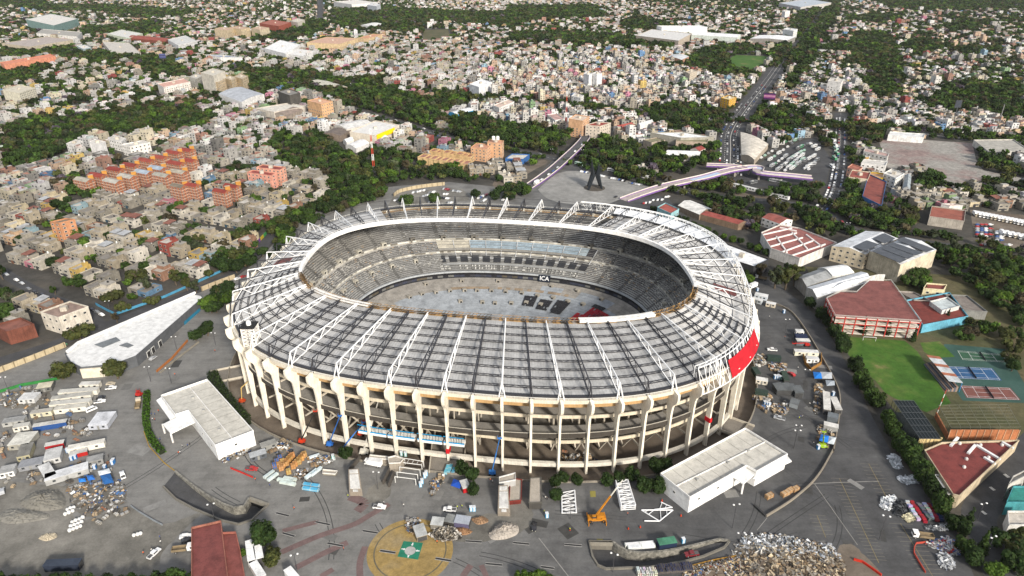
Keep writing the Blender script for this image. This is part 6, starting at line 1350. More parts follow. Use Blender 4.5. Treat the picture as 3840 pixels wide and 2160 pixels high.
# ---- house kinds
def house_proto(kind, rg):
    wd, dp = 8.2, 12.; P = []; W_ = []
    wall, roof = MB('cfcac0'), MB(rg.choice(['9a948a', 'a8a298', '8a847c', 'b4aca0', '9c6a5c', 'c4beb4']))
    win = []; hs = {'low': 3.2, 'two': 5.8, 'setback': 5.9, 'three': 8.6, 'sheet': 5.4, 'stair': 5.8}[kind]
    wall.box(0, 0, 0, wd, dp, hs); roof.box(0, 0, hs+.02, wd-.5, dp-.5, .12)
    for x, y, sx, sy in ((0, -dp/2+.12, wd, .24), (0, dp/2-.12, wd, .24), (-wd/2+.12, 0, .24, dp-.5), (wd/2-.12, 0, .24, dp-.5)): wall.box(x, y, hs, sx, sy, .75)
    fl = int(hs/2.7) or 1
    def wn(x, y, z, w_, h, side=False):
        m = MB('4a4a48'); m.mi = 0
        if side: m.box(x, y, z, .1, w_+.2, h+.2, base=False, col='c8c4ba'); m.mi = 1; m.box(x+math.copysign(.04, x), y, z, .1, w_, h, base=False)
        else: m.box(x, y, z, w_+.2, .1, h+.2, base=False, col='c8c4ba'); m.mi = 1; m.box(x, y-.04, z, w_, .1, h, base=False)
        win.append(('window', m.data('window', [PAINT, GLASS]), False))
    for f in range(fl):
        for x in ((-2.3, 1.9) if f or kind != 'low' else (2.2,)): wn(x, -dp/2-.02, f*2.75+1.6, rg.choice((1.3, 1.8, 2.2)), 1.2)
        wn(wd/2+.02, rg.uniform(-3, 3), f*2.75+1.7, 1.3, 1.1, True)
        if rg.random() < .5: wn(-wd/2-.02, rg.uniform(-3, 3), f*2.75+1.7, 1.2, 1.1, True)
    dr = MB(rg.choice(['3a3a3c', '6a4a38', '8a8a88', '2f4a5a'])); dr.box(0, -dp/2-.03, 0, 2.4, .1, 2.3)
    parts = [('wall', None, True), ('roof', None, False), ('door', dr.data('door', PAINT), False)]
    ex = MB('c9c4ba')
    if kind == 'setback': ex.box(-.8, 2.4, hs, wd*.72, dp*.5, 2.7); parts.append(('upper_room', ex.data('upper_room', CITY), True)); ur = MB('a09a90'); ur.box(-.8, 2.4, hs+2.7, wd*.78, dp*.54, .18); parts.append(('upper_roof', ur.data('upper_roof', ROOFM), False))
    if kind in ('stair', 'three', 'two'): ex.box(wd*.22, dp*.28, hs, 3.0, 3.4, 2.4); parts.append(('stair_hut', ex.data('stair_hut', CITY), True))
    if kind == 'sheet': ur = MB(rg.choice(['b0b2b4', '8a5a4c', 'c8c8c6'])); ur.mesh([(-wd/2+.3, -dp/2+3, hs+1.9), (wd/2-.3, -dp/2+3, hs+1.9), (wd/2-.3, dp/2-.4, hs+2.6), (-wd/2+.3, dp/2-.4, hs+2.6), (-wd/2+.3, -dp/2+3, hs+2), (wd/2-.3, -dp/2+3, hs+2), (wd/2-.3, dp/2-.4, hs+2.7), (-wd/2+.3, dp/2-.4, hs+2.7)], [(3, 2, 1, 0), (4, 5, 6, 7), (0, 1, 5, 4), (2, 3, 7, 6), (1, 2, 6, 5), (0, 4, 7, 3)]); [ur.tube((x, y, hs), (x, y, hs+2.2), .1, 4) for x in (-wd/2+.6, wd/2-.6) for y in (-dp/2+3.3, dp/2-.8)]; parts.append(('sheet_roof', ur.data('sheet_roof', ROOFM), False))
    tk = MB((.03, .03, .032) if rg.random() < .7 else 'd8d8d4'); tx, ty = rg.uniform(-2, 2), rg.uniform(-3.5, 1.5); tz = hs+(2.4 if kind in ('stair', 'three') else .14)
    if kind in ('stair', 'three', 'two'): tx, ty, tz = wd*.22, dp*.28, hs+2.4
    if kind == 'setback': tx, ty, tz = -.8, 2.6, hs+2.9
    tk.lathe(tx, ty, [(.55, tz), (.55, tz+1.0), (.4, tz+1.25), (.2, tz+1.35)], 8); parts.append(('water_tank', tk.data('water_tank', PAINT), False))
    parts[0] = ('wall', wall.data('wall', CITY), True); parts[1] = ('roof', roof.data('roof', ROOFM), False)
    return ('house', parts+win)
KL = {'low': 'low one-storey', 'two': 'two-storey', 'setback': 'two-storey terrace-roofed', 'three': 'tall three-storey', 'sheet': 'sheet-roofed', 'stair': 'two-storey stair-topped'}
hr = random.Random(9); HP = [(k, house_proto(k, hr)) for k in ('low', 'low', 'two', 'two', 'setback', 'setback', 'setback', 'three', 'sheet', 'sheet', 'stair', 'stair')]
WALLS = [('grey', (.62, .60, .56)), ('grey', (.50, .485, .45)), ('beige', (.74, .68, .58)), ('beige', (.66, .60, .50)), ('off-white', (.95, .93, .88)), ('white', (1.15, 1.14, 1.12)), ('concrete', (.42, .41, .385)), ('peach', (.9, .66, .48)), ('brick', (.55, .33, .25)), ('cream', (.95, .86, .66)), ('blue', (.22, .42, .72)), ('pink', (.85, .36, .50)), ('green', (.40, .62, .34)), ('red', (.55, .14, .12)), ('yellow', (.9, .66, .22)), ('sky-blue', (.45, .68, .85))]
WW = [14, 14, 11, 10, 9, 6, 10, 4, 4, 5, 1.6, 1.2, 1.4, 1.2, 1.2, 1.5]; WWF = [5, 4, 8, 6, 16, 22, 3, 8, 4, 9, 1, 1, 1, 2, 2, 1]
LOTS.sort(key=lambda l: math.hypot(l[0], l[1])); NHI = 275
for x, y, wd, dp, a in LOTS[:NHI]:
    k, pr = hr.choice(HP); nm, col = hr.choices(WALLS, WW)[0]; kk = hr.uniform(.88, 1.1)
    r = place(pr, (x, y, 0), a, '', 'house', 'houses of the neighbourhood', [c*kk*.88 for c in col], (wd/8.2, dp/12., hr.uniform(.88, 1.12)))
    later(r, f'{KL[k]} {nm}', 'house')
# the rest of the houses, one mass of boxes with rooms, parapets, tanks and windows
HQ, HC_ = [], []
FB = [(0, 1, 5, 4), (1, 2, 6, 5), (2, 3, 7, 6), (3, 0, 4, 7), (4, 5, 6, 7)]
def fbox(cx, cy, z, sx, sy, h, ca, sa, col, top):
    V = [(cx+ca*i*sx/2-sa*j*sy/2, cy+sa*i*sx/2+ca*j*sy/2, z+k*h) for k in (0, 1) for i, j in ((-1, -1), (1, -1), (1, 1), (-1, 1))]
    for n, f in enumerate(FB): HQ.append([V[i] for i in f]); HC_.append(top if n == 4 else col)
ROOFC = [(.34, .32, .30), (.42, .40, .37), (.26, .25, .24), (.50, .48, .45), (.30, .16, .12), (.36, .18, .13), (.58, .56, .53)]
for x, y, wd, dp, a in LOTS[NHI:]:
    far = y > 760; f2 = y > 1500
    nm, col = hr.choices(WALLS, WWF if far else WW)[0]; kk = hr.uniform(.7, 1.15); col = [c*(.62 if far else .54)*kk for c in col]; ca, sa = math.cos(a), math.sin(a)
    h = hr.choice((3, 3.2, 5.6, 5.8, 6, 6.2, 8.4, 8.8)) if hr.random() < .96 else hr.uniform(10, 17)
    top = hr.choice(ROOFC) if hr.random() < .75 else (.44, .22, .16)
    fbox(x, y, 0, wd, dp, h, ca, sa, col, top)
    if hr.random() < (.75 if not f2 else .35):
        s = hr.uniform(.3, .7); ox, oy = hr.uniform(-.2, .2)*wd, hr.uniform(-.05, .22)*dp; fbox(x+ca*ox-sa*oy, y+sa*ox+ca*oy, h, wd*s, dp*hr.uniform(.3, .5), 2.5, ca, sa, [c*hr.uniform(.85, 1.1) for c in col], hr.choice(ROOFC))
    if not f2:
        for oy in (-.48, .48): fbox(x-sa*oy*dp, y+ca*oy*dp, h, wd, .3, .7, ca, sa, col, [c*1.02 for c in col])
        for ox in (-.48, .48): fbox(x+ca*ox*wd, y+sa*ox*wd, h, .3, dp*.9, .7, ca, sa, col, [c*1.02 for c in col])
        for _ in range(hr.choice((0, 1, 1, 2))):
            ox, oy = hr.uniform(-.35, .35)*wd, hr.uniform(-.35, .35)*dp; fbox(x+ca*ox-sa*oy, y+sa*ox+ca*oy, h+.1, 1.1, 1.1, hr.uniform(1.2, 3.4), ca, sa, *(2*[(.03, .03, .03) if hr.random() < .6 else (.6, .6, .58)]))
    fl = max(1, int(h/2.8))
    for f in range(fl):
        for ox in ((-.25, .25) if not f2 else (hr.uniform(-.3, .3),)):
            if hr.random() < .2: continue
            z = f*2.8+.9; w2 = hr.uniform(.7, 1.1); c0 = (x+ca*ox*wd+sa*(dp/2+.04), y+sa*ox*wd-ca*(dp/2+.04)); HQ.append([(c0[0]-ca*w2, c0[1]-sa*w2, z), (c0[0]+ca*w2, c0[1]+sa*w2, z), (c0[0]+ca*w2, c0[1]+sa*w2, z+1.4), (c0[0]-ca*w2, c0[1]-sa*w2, z+1.4)]); HC_.append((.05, .05, .055))
        sg = 1 if x < 0 else -1; oy = hr.uniform(-.3, .3); c0 = (x+sg*ca*(wd/2+.04)-sa*oy*dp, y+sg*sa*(wd/2+.04)+ca*oy*dp); w2 = .7; q = [(c0[0]+sa*w2, c0[1]-ca*w2, z), (c0[0]-sa*w2, c0[1]+ca*w2, z), (c0[0]-sa*w2, c0[1]+ca*w2, z+1.3), (c0[0]+sa*w2, c0[1]-ca*w2, z+1.3)]
        HQ.append(q if sg > 0 else q[::-1]); HC_.append((.05, .05, .055))
o = link(bpy.data.objects.new('distant_houses', quads('distant_houses', HQ, HC_, CITY))); o['kind'] = 'stuff'
print('houses', len(LOTS), 'faces', len(HQ))
# ================================================================== objects
orr = random.Random(31)
def inv_of(r): return Matrix.Translation(-Vector(r.location))
def sub(r, mm, name, mat=PAINT, label=None, parent=None):
    o = mm.build(name, mat, parent or r, label)
    if parent is None: o.matrix_parent_inverse = inv_of(r)
    return o
def V3(c, x, y, z=0.): return Vector(c(x, y, z))
# ---- vehicles (front along +x, standing on z=0)
def wheel(x, y, r, w_):
    m = MB((.02, .02, .02)); V = []
    m.tube((x, y-w_/2, r), (x, y+w_/2, r), r, 10); m.tube((x, y-w_/2-.01, r), (x, y+w_/2+.01, r), r*.55, 8, (.35, .35, .36)); return ('wheel', m.data('wheel', PAINT), False)
def profile_body(prof, w_, col=(1, 1, 1), taper=.9):
    m = MB(col); n = len(prof); zmax = max(z for x, z in prof); V = []
    for sg in (-1, 1): V += [(x, sg*w_/2*(taper if z > zmax*.72 else 1), z) for x, z in prof]
    m.mesh(V, [tuple(range(n)), tuple(reversed(range(n, 2*n)))]+[(i, n+i, n+(i+1) % n, (i+1) % n) for i in range(n)]); return m
def veh(name, body, glass, wheels, extra=()):
    P = [('body', body.data('body', CARP), True)]
    if glass: P.append(('window', glass.data('window', GLASS), False))
    P += [wheel(*w) for w in wheels]
    return (name, P+list(extra))
def lamp_parts(x, y, z): 
    out = []
    for s in (-1, 1): m = MB('e8e4d0'); m.box(x, s*y, z, .08, .32, .16); out.append(('headlight', m.data('headlight', STEEL), False))
    return out
WH = [(-1.3, .78, .33, .22), (1.35, .78, .33, .22), (-1.3, -.78, .33, .22), (1.35, -.78, .33, .22)]
b = profile_body([(-2.15, .35), (2.15, .35), (2.2, .75), (1.2, .95), (.5, 1.42), (-1.2, 1.45), (-1.9, 1.0), (-2.2, .9)], 1.75)
g = profile_body([(1.12, .98), (.5, 1.36), (-1.18, 1.38), (-1.75, 1.02)], 1.78, (.02, .02, .03), .93); CAR = veh('car', b, g, WH, lamp_parts(2.18, .6, .62))
b = profile_body([(-2.6, .45), (2.55, .45), (2.6, 1.0), (1.3, 1.15), (.8, 1.78), (-.7, 1.8), (-.8, 1.1), (-2.6, 1.1)], 1.85)
g = profile_body([(1.22, 1.18), (.8, 1.70), (-.68, 1.72), (-.72, 1.18)], 1.88, (.02, .02, .03), .93); bed = MB((.10, .10, .1)); bed.box(-1.68, 0, 1.06, 1.7, 1.5, .06)
PICKUP = veh('pickup', b, g, [(x*1.2, y*1.05, .38, .25) for x, y, r, w_ in WH], [('cargo_bed', bed.data('cargo_bed', PAINT), False)]+lamp_parts(2.58, .65, .8))
b = profile_body([(-2.5, .4), (2.4, .4), (2.55, 1.0), (1.9, 1.3), (1.4, 2.1), (-2.45, 2.15)], 1.9, taper=.95)
g = profile_body([(1.85, 1.32), (1.42, 1.95), (-2.0, 2.0), (-2.0, 1.35)], 1.93, (.02, .02, .03), .96); VAN = veh('van', b, g, [(x*1.2, y*1.05, .36, .25) for x, y, r, w_ in WH], lamp_parts(2.5, .65, .8))
b = MB((1, 1, 1)); b.box(2.9, 0, .7, 1.8, 2.2, 1.9); cb = MB((1, 1, 1)); cb.box(-1.0, 0, .95, 6.0, 2.4, 2.5, top=(.8, .8, .8)); g = MB(); g.box(3.45, 0, 1.6, .75, 2.24, .8)
TRUCK = veh('box_truck', b, g, [(-2.6, 1.0, .48, .4), (2.8, 1.0, .48, .3), (-2.6, -1.0, .48, .4), (2.8, -1.0, .48, .3)], [('cargo_box', cb.data('cargo_box', PAINT), False)])
b = MB((1, 1, 1)); b.box(0, 0, .5, 9.6, 2.5, 2.5, top=(.8, .8, .78)); g = MB(); g.box(0, 0, 1.55, 9.0, 2.54, .85); g.box(4.6, 0, 1.4, .5, 2.3, 1.2); ac = MB('c8c8c4'); ac.box(-1.5, 0, 3.0, 2.4, 1.6, .3)
BUS = veh('bus', b, g, [(-3, 1.1, .5, .35), (3, 1.1, .5, .35), (-3, -1.1, .5, .35), (3, -1.1, .5, .35)], [('roof_unit', ac.data('roof_unit', PAINT), False)])
b = MB((1, 1, 1)); b.box(2.6, 0, .8, 1.9, 2.3, 2.0); fb = MB('8a7a60'); fb.box(-1.3, 0, .9, 5.2, 2.3, .2)
for x, y, sx, sy in ((-1.3, 1.1, 5.2, .1), (-1.3, -1.1, 5.2, .1), (-3.85, 0, .1, 2.3), (1.25, 0, .1, 2.3)): fb.box(x, y, 1.1, sx, sy, .8)
g = MB(); g.box(3.2, 0, 1.75, .75, 2.34, .8); FLAT = veh('flatbed_truck', b, g, [(-2.4, 1.0, .48, .4), (2.6, 1.0, .48, .3), (-2.4, -1.0, .48, .4), (2.6, -1.0, .48, .3)], [('cargo_bed', fb.data('cargo_bed', PAINT), False)])
CC = {'white': (.78, .78, .77), 'silver': (.42, .43, .44), 'grey': (.16, .165, .17), 'black': (.022, .022, .025), 'red': (.38, .03, .03), 'dark red': (.18, .02, .025), 'blue': (.04, .09, .26), 'green': (.07, .28, .13), 'yellow': (.75, .48, .03), 'beige': (.5, .44, .34), 'mint': (.36, .55, .44)}
CWT = [('white', 9), ('silver', 5), ('grey', 5), ('black', 5), ('red', 2), ('dark red', 1), ('blue', 2), ('beige', 1)]
def vehicle(pr, p, rz, colour=None, label=None, group=None, noun=None, z=0.):
    if pr is CAR and not label: CARS.append((p, rz, colour, group, z)); return
    nm = pr[0]; noun = noun or nm.replace('_', ' '); colour = colour or orr.choices([c for c, w_ in CWT], [w_ for c, w_ in CWT])[0]
    r = place(pr, (p[0], p[1], z+.03), rz, label or '', noun, group, CC[colour])
    if not label: later(r, colour, noun)
    return r
def ang(a, b): return math.atan2(b[1]-a[1], b[0]-a[0])
NCAR = 0; CARS = []
# near vehicles
for pr, c, a, b, col, lb in (
 (PICKUP, B3, (1290, 525), (1410, 535), 'white', 'white pickup loaded with planks between the helipad and the stadium'), (PICKUP, B3, (2085, 560), (1970, 550), 'white', 'white pickup with an open bed by the tin-roofed shacks'),
 (PICKUP, B3, (70, 160), (165, 165), 'red', 'red pickup beside the row of orange crates'), (PICKUP, B1, (835, 810), (815, 750), 'white', 'white pickup with an open bed beside the blue-tarped stalls'),
 (PICKUP, B1, (1000, 1340), (1070, 1275), 'white', 'white double-cab pickup on the dusty lane near the red-roofed building'), (CAR, B1, (1215, 1195), (1280, 1185), 'white', 'white car parked against the red-roofed building'), (CAR, B1, (1240, 1220), (1282, 1210), 'black', 'black car parked beside the white one at the red-roofed building'),
 (FLAT, B1, (1190, 1285), (1275, 1275), 'white', 'white flatbed truck parked at the red-roofed building'), (PICKUP, B1, (705, 200), (790, 190), 'white', 'white pickup at the top of the cabin yard'), (CAR, B1, (710, 168), (780, 162), 'beige', 'silver-beige estate car at the top of the cabin yard'),
 (PICKUP, B1, (635, 292), (710, 280), 'white', 'white pickup beside the long site cabins'), (CAR, B1, (650, 265), (712, 255), 'black', 'black car behind the white pickup at the cabins'), (VAN, B1, (580, 355), (650, 325), 'white', 'white van nosed up to the site cabins'),
 (FLAT, B1, (925, 330), (935, 285), 'beige', 'cream small truck on the roadway beside the clipped hedge'), (CAR, B1, (18, 915), (18, 860), 'silver', 'grey van-like car at the left edge of the yard'),
 (PICKUP, B4, (1850, 720), (1720, 735), 'dark red', 'white and dark red pickup driving down the underpass'), (CAR, B4, (275, 420), (262, 510), 'black', 'black car with a trailer near the small gravel heaps'),
 (PICKUP, B6, (335, 655), (265, 650), 'white', 'white double-cab pickup in the yard by the red facade'), (CAR, B6, (465, 850), (435, 830), 'red', 'red car in the yard by the red facade'), (PICKUP, B6, (395, 1195), (318, 1175), 'silver', 'silver pickup at the lower end of the right-hand yard'),
 (FLAT, B5, (1785, 880), (1555, 850), 'white', 'white dump truck with a rusty bed near the baled scrap'), (TRUCK, B3, (1405, 140), (1175, 95), 'white', 'white box truck standing between the concrete gate blocks'), (FLAT, B6, (250, 105), (170, 90), 'white', 'white truck with a red load on the service road by the trees'),
 (CAR, B2, (1350, 1345), (1425, 1295), 'silver', 'silver car parked along the grey wall of the triangular hall'), (CAR, B2, (2125, 610), (2175, 590), 'white', 'white car at the end of the panelled wall'), (CAR, B2, (2180, 590), (2230, 570), 'red', 'dark red car at the end of the panelled wall'), (CAR, B2, (2120, 690), (2185, 660), 'white', 'white car on the curved drive left of the stadium'), (CAR, B2, (2050, 680), (2095, 655), 'black', 'black car on the curved drive left of the stadium'),
 (CAR, B2, (820, 870), (860, 890), 'black', 'black car first in the line at the painted wall'), (CAR, B2, (860, 890), (905, 910), 'grey', 'grey car second in the line at the painted wall'), (CAR, B2, (900, 915), (945, 935), 'white', 'white car last in the line at the painted wall'), (CAR, B2, (540, 1215), (600, 1190), 'green', 'green and white taxi on the wall road'),
 (TRUCK, B6, (175, 155), (115, 180), 'white', 'white box truck at the top of the right-hand yard')):
    p, q = V3(c, *a), V3(c, *b); vehicle(pr, (p+q)/2, ang(p, q), col, lb); NCAR += 1
for x, y in ((200, 640), (260, 690), (320, 720), (390, 745), (150, 610), (60, 560)): p = V3(B2, x, y); q = V3(B2, x+40, y+18); vehicle(CAR, p, ang(p, q), group='cars parked in the left street')
# car park beyond the stadium
for x0, y0, x1, y1, n, col in ((1370, 965, 1420, 950, 3, None), (1410, 935, 1500, 915, 4, None), (1540, 890, 1680, 860, 7, None), (1640, 925, 1700, 910, 3, None), (1690, 890, 1760, 880, 4, None), (1760, 935, 1900, 945, 6, None), (1830, 850, 1900, 860, 4, None), (1920, 870, 2010, 880, 5, None), (1690, 985, 1750, 975, 3, None), (1860, 990, 1920, 985, 3, None), (2170, 945, 2270, 900, 6, None), (2200, 980, 2270, 945, 4, None), (2290, 900, 2330, 895, 2, None), (1840, 900, 1880, 905, 2, 'white'), (2400, 960, 2430, 955, 2, None)):
    for i in range(n):
        f = (i+.5)/n; p = V3(T6, x0+(x1-x0)*f, y0+(y1-y0)*f); vehicle(CAR, (p.x+orr.uniform(-.5, .5), p.y), orr.choice((1.2, -1.9))+orr.uniform(-.1, .1), col, group='cars in the car park beyond the stadium'); NCAR += 1
for x0, y0, x1, y1, n in ((840, 630, 930, 645, 5), (1030, 670, 1080, 680, 3), (1120, 690, 1280, 725, 9), (1320, 740, 1440, 765, 7), (1170, 880, 1195, 875, 1), (1450, 940, 1520, 930, 4), (1540, 910, 1640, 905, 5), (1660, 880, 1700, 875, 2), (1880, 790, 1900, 795, 1), (1820, 855, 1870, 840, 2)):
    for i in range(n):
        f = (i+.5)/n; p = V3(T7, x0+(x1-x0)*f, y0+(y1-y0)*f); vehicle(CAR, p, orr.choice((1.0, -2.1))+orr.uniform(-.1, .1), None, group='cars parked round the monument square'); NCAR += 1
# traffic
def traffic(key, lanes, step, jit, group, lo=0., hi=9e9, pr=CAR):
    global NCAR
    P = smooth(RP[key][0], 12); L = 0
    for o in lanes:
        nxt = orr.uniform(0, step)
        acc = 0
        for a, b in zip(P, P[1:]):
            d = b-a; l = d.length
            if l < 1e-4: continue
            d.normalize(); n = Vector((-d.y, d.x, 0))
            while nxt < acc+l:
                p = a+d*(nxt-acc)+n*o; u, v = PX(p.x, p.y, 1)
                if lo < p.y < hi and 0 < u < 3840 and 0 < v < 2160: vehicle(pr, p, math.atan2(d.y, d.x)+(0 if o > 0 else math.pi), None, group=group, z=.03); NCAR += 1
                nxt += step*orr.uniform(1-jit, 1+jit)
            acc += l
traffic('causeway', (10.5,), 14, .5, 'cars on the causeway', 560, 1000); traffic('causeway', (-10.5, -7.5), 9, .5, 'cars on the causeway', 560, 760); traffic('causeway', (3.5, -3.5), 22, .6, 'cars on the causeway', 560, 1150)
traffic('terminal street', (4.5,), 12, .5, 'cars in the terminal street', 540, 900); traffic('terminal street', (-5, -1.5), 7, .3, 'cars in the terminal street', 560, 900)
traffic('avenue', (6, -6), 36, .7, 'cars on the avenue'); traffic('front avenue', (4, -4), 42, .7, 'cars on the front avenue')
# truck park on the right
for x0, y0, x1, y1, n, pr in ((2130, 800, 2541, 880, 14, TRUCK), (2360, 960, 2541, 1000, 5, TRUCK)):
    for i in range(n): p = V3(T8, x0+(x1-x0)*i/(n-1), y0+(y1-y0)*i/(n-1)); vehicle(pr, p, 1.35+orr.uniform(-.05, .05)+math.pi, orr.choice(('white', 'white', 'silver', 'beige')), group='trucks in the truck park'); NCAR += 1
for x0, x1, y0, y1, nr, nc in ((2155, 2260, 880, 980, 7, 4), (2320, 2350, 940, 1010, 6, 2), (2190, 2420, 1050, 1060, 1, 8)):
    for j in range(nr):
        for i in range(nc): p = V3(T8, x0+(x1-x0)*i/max(1, nc-1), y0+(y1-y0)*j/max(1, nr-1)); vehicle(CAR, p, .35+orr.uniform(-.08, .08), orr.choice(('white', 'grey', 'black', 'silver', 'white', 'blue', 'red')), group='cars in the truck park'); NCAR += 1
# scrapyard rows
for x0, y0, x1, y1, n in ((2150, 1080, 2280, 1060, 8), (2300, 1090, 2450, 1060, 9), (2380, 1120, 2520, 1090, 8)):
    for i in range(n): p = V3(T2, x0+(x1-x0)*i/n, y0+(y1-y0)*i/n); vehicle(CAR, p, orr.uniform(0, 3), orr.choice(('white', 'silver', 'grey', 'white', 'black')), group='cars in the scrapyard'); NCAR += 1
for x0, y0, x1, y1, n in ((820, 1100, 1050, 1160, 14), (860, 1130, 1180, 1185, 12)):
    for i in range(n): p = V3(T3, x0+(x1-x0)*i/n, y0+(y1-y0)*i/n+orr.uniform(-12, 12)); vehicle(CAR, p, orr.uniform(0, 3), orr.choice(('white', 'silver', 'grey', 'white', 'blue')), group='cars in the scrapyard'); NCAR += 1
print('cars', NCAR)
# buses at the bus station
for x0, y0, x1, y1, n, cols in ((330, 330, 480, 240, 5, ('mint', 'green', 'white')), (400, 350, 620, 190, 6, ('white', 'mint', 'green')), (500, 400, 560, 380, 2, ('white', 'silver')), (560, 350, 720, 250, 5, ('white', 'yellow', 'mint')), (590, 420, 700, 330, 5, ('mint', 'white')), (650, 380, 800, 300, 4, ('white', 'mint')), (730, 430, 820, 330, 4, ('white', 'grey')), (420, 400, 560, 300, 5, ('white', 'mint', 'green')), (470, 430, 640, 310, 6, ('white', 'mint')), (530, 440, 700, 290, 6, ('white', 'silver', 'mint')), (700, 420, 780, 370, 3, ('white', 'mint')), (640, 250, 740, 200, 4, ('white', 'green')), (530, 190, 690, 165, 4, ('green', 'green', 'mint')), (740, 190, 830, 265, 3, ('white', 'mint')), (260, 530, 290, 535, 1, ('white',)), (410, 510, 530, 535, 4, ('green', 'white')), (690, 525, 720, 520, 1, ('green',))):
    for i in range(n):
        f = (i+.5)/n; p = V3(T8, x0+(x1-x0)*f, y0+(y1-y0)*f); q = V3(T8, x0+40, y0+(-25 if y1 < y0 else 8)); o = V3(T8, x0, y0); vehicle(BUS if orr.random() < .6 else VAN, p, ang(o, q) if n > 3 else orr.uniform(.3, .9), orr.choice(cols+('white', 'silver', 'white', 'grey')), group='buses and vans at the bus station')
for x, y in ((945, 180), (960, 220), (965, 250), (975, 290), (935, 400), (955, 330)): p = V3(T8, x, y); vehicle(BUS, p, 1.5, orr.choice(('green', 'mint', 'white')), group='buses in the terminal street')
for c, x, y, x2, y2, col, lb in ((T7, 790, 555, 868, 572, 'mint', 'white and green bus stopped on the front avenue'), (T7, 1120, 622, 1170, 632, 'white', 'white minibus on the front avenue behind the monument'), (T7, 1405, 680, 1500, 698, 'white', 'white coach on the front avenue right of the monument'), (T6, 1500, 250, 1560, 262, 'mint', 'green and white bus beside the yellow-signed store'), (T2, 1505, 880, 1620, 895, 'white', 'white articulated truck-like bus on the avenue')): p, q = V3(c, x, y), V3(c, x2, y2); vehicle(BUS, (p+q)/2, ang(p, q), col, lb)
p, q = V3(T8, 180, 575), V3(T8, 420, 635); r = thing('train', 'white light-rail train standing beside the bus station', 'train', (p+q)/2, ang(p, q))
for i in range(4): m = MB('e8e8e6'); m.box(-24+i*16, 0, .6, 15.4, 2.6, 3.0, top='cfcfcc'); cx_ = m.build('carriage', PAINT, r); m = MB(); [m.box(-24+i*16-5.6+k*2.8, 0, 1.9, 1.7, 2.66, 1.0) for k in range(5)]; m.build('window', GLASS, cx_)
# ---- monument: plain dark abstract steel frame on four splayed legs
b = [V3(T7, x, y) for x, y in ((912, 770), (918, 806), (1048, 795), (1030, 770))]; c0 = sum(b, Vector())/4
r = thing('steel_monument', 'tall black abstract steel monument with splayed legs and pointed prongs on the square', 'monument', c0)
for i, p in enumerate(b):
    d = (p-c0); m = MB((.012, .016, .02)); k = c0+d*.35+Vector((0, 0, 13)); m.tube(p, k, 1.0, 4, r2=2.2); t = c0+d*.62+Vector((0, 0, 27 if i < 2 else 23)); sub(r, m, 'leg', STEEL)
    m = MB((.012, .016, .02)); m.tube(k-Vector((0, 0, .4)), t, 2.2, 4, r2=.15); sub(r, m, 'prong', STEEL)
m = MB((.02, .022, .026)); m.box(c0.x, c0.y, 11.6, 7.5, 4, 1.6); sub(r, m, 'cross_slab', STEEL)
m = MB('6a6258'); m.lathe(c0.x, c0.y, [(10, .05), (10, .12)], 40, '5a544c'); o = m.build('plinth_disc', CONC, r); o.matrix_parent_inverse = inv_of(r)
# ---- masts, billboards, lamps
def mast(c, x, y, top, h, label, w_=.95):
    p = V3(c, x, y); r = thing('mast', label, 'mast', p)
    n = 7
    for k in range(n):
        z0, z1 = h*k/n, h*(k+1)/n; a, b = w_*(1-.55*k/n), w_*(1-.55*(k+1)/n); m = MB('c0442f' if k % 2 else 'ececea')
        for i in range(4):
            x0, y0 = (1, 1, -1, -1)[i], (1, -1, -1, 1)[i]; x1, y1 = (1, -1, -1, 1)[i], (-1, -1, 1, 1)[i]
            m.tube((x0*a, y0*a, z0), (x0*b, y0*b, z1), .15, 4); m.tube((x0*a, y0*a, z0), (x1*b, y1*b, z1), .09, 3); m.tube((x0*b, y0*b, z1), (x1*b, y1*b, z1), .09, 3)
        m.build('mast_section', STEEL, r)
    m = MB('d8d8d8'); [m.box(dx, dy, h-3, .5, .5, 2.4) for dx, dy in ((1.1, 0), (-1.1, 0), (0, 1.1))]; m.tube((0, 0, h), (0, 0, h+3), .08, 4); m.build('antenna', PAINT, r)
mast(T6, 1168, 690, 430, 44, 'red and white lattice mast rising from the dark trees left of centre'); mast(T3, 572, 1235, 920, 45, 'red and white lattice mast beside the peach apartment block')
def pole_sign(c, x, y, h, sw, sh, col, label, rz=0., stripes=None):
    p = V3(c, x, y); r = thing('billboard', label, 'billboard', p, rz); m = MB((.08, .08, .085)); m.tube((0, 0, 0), (0, 0, h), .45, 8); m.build('pole', STEEL, r); m = MB('3a3a3c'); m.box(0, .3, h, sw, .5, sh); m.build('frame', STEEL, r)
    m = MB(col); k = 6
    for i in range(k): m.mesh([(-sw/2+.2, -.02, h+.2+(sh-.4)*i/k), (sw/2-.2, -.02, h+.2+(sh-.4)*i/k), (sw/2-.2, -.02, h+.2+(sh-.4)*(i+1)/k), (-sw/2+.2, -.02, h+.2+(sh-.4)*(i+1)/k)], [(0, 1, 2, 3)], (stripes or [col])[i % len(stripes or [col])])
    m.build('panel', PAINT, r)
pole_sign(T4, 95, 1080, 16, 15, 9, '6a2a7a', 'purple and pink billboard on a dark pole beside the causeway', -.35, ['2a123a', '5a2a62', '9a5a86', 'b08098', '70386c', '341648'])
pole_sign(T1, 1590, 640, 14, 12, 9, '35406a', 'dark blue billboard standing in the trees, far left', .1, ['2a3050', '46507a', '5a5a8a'])
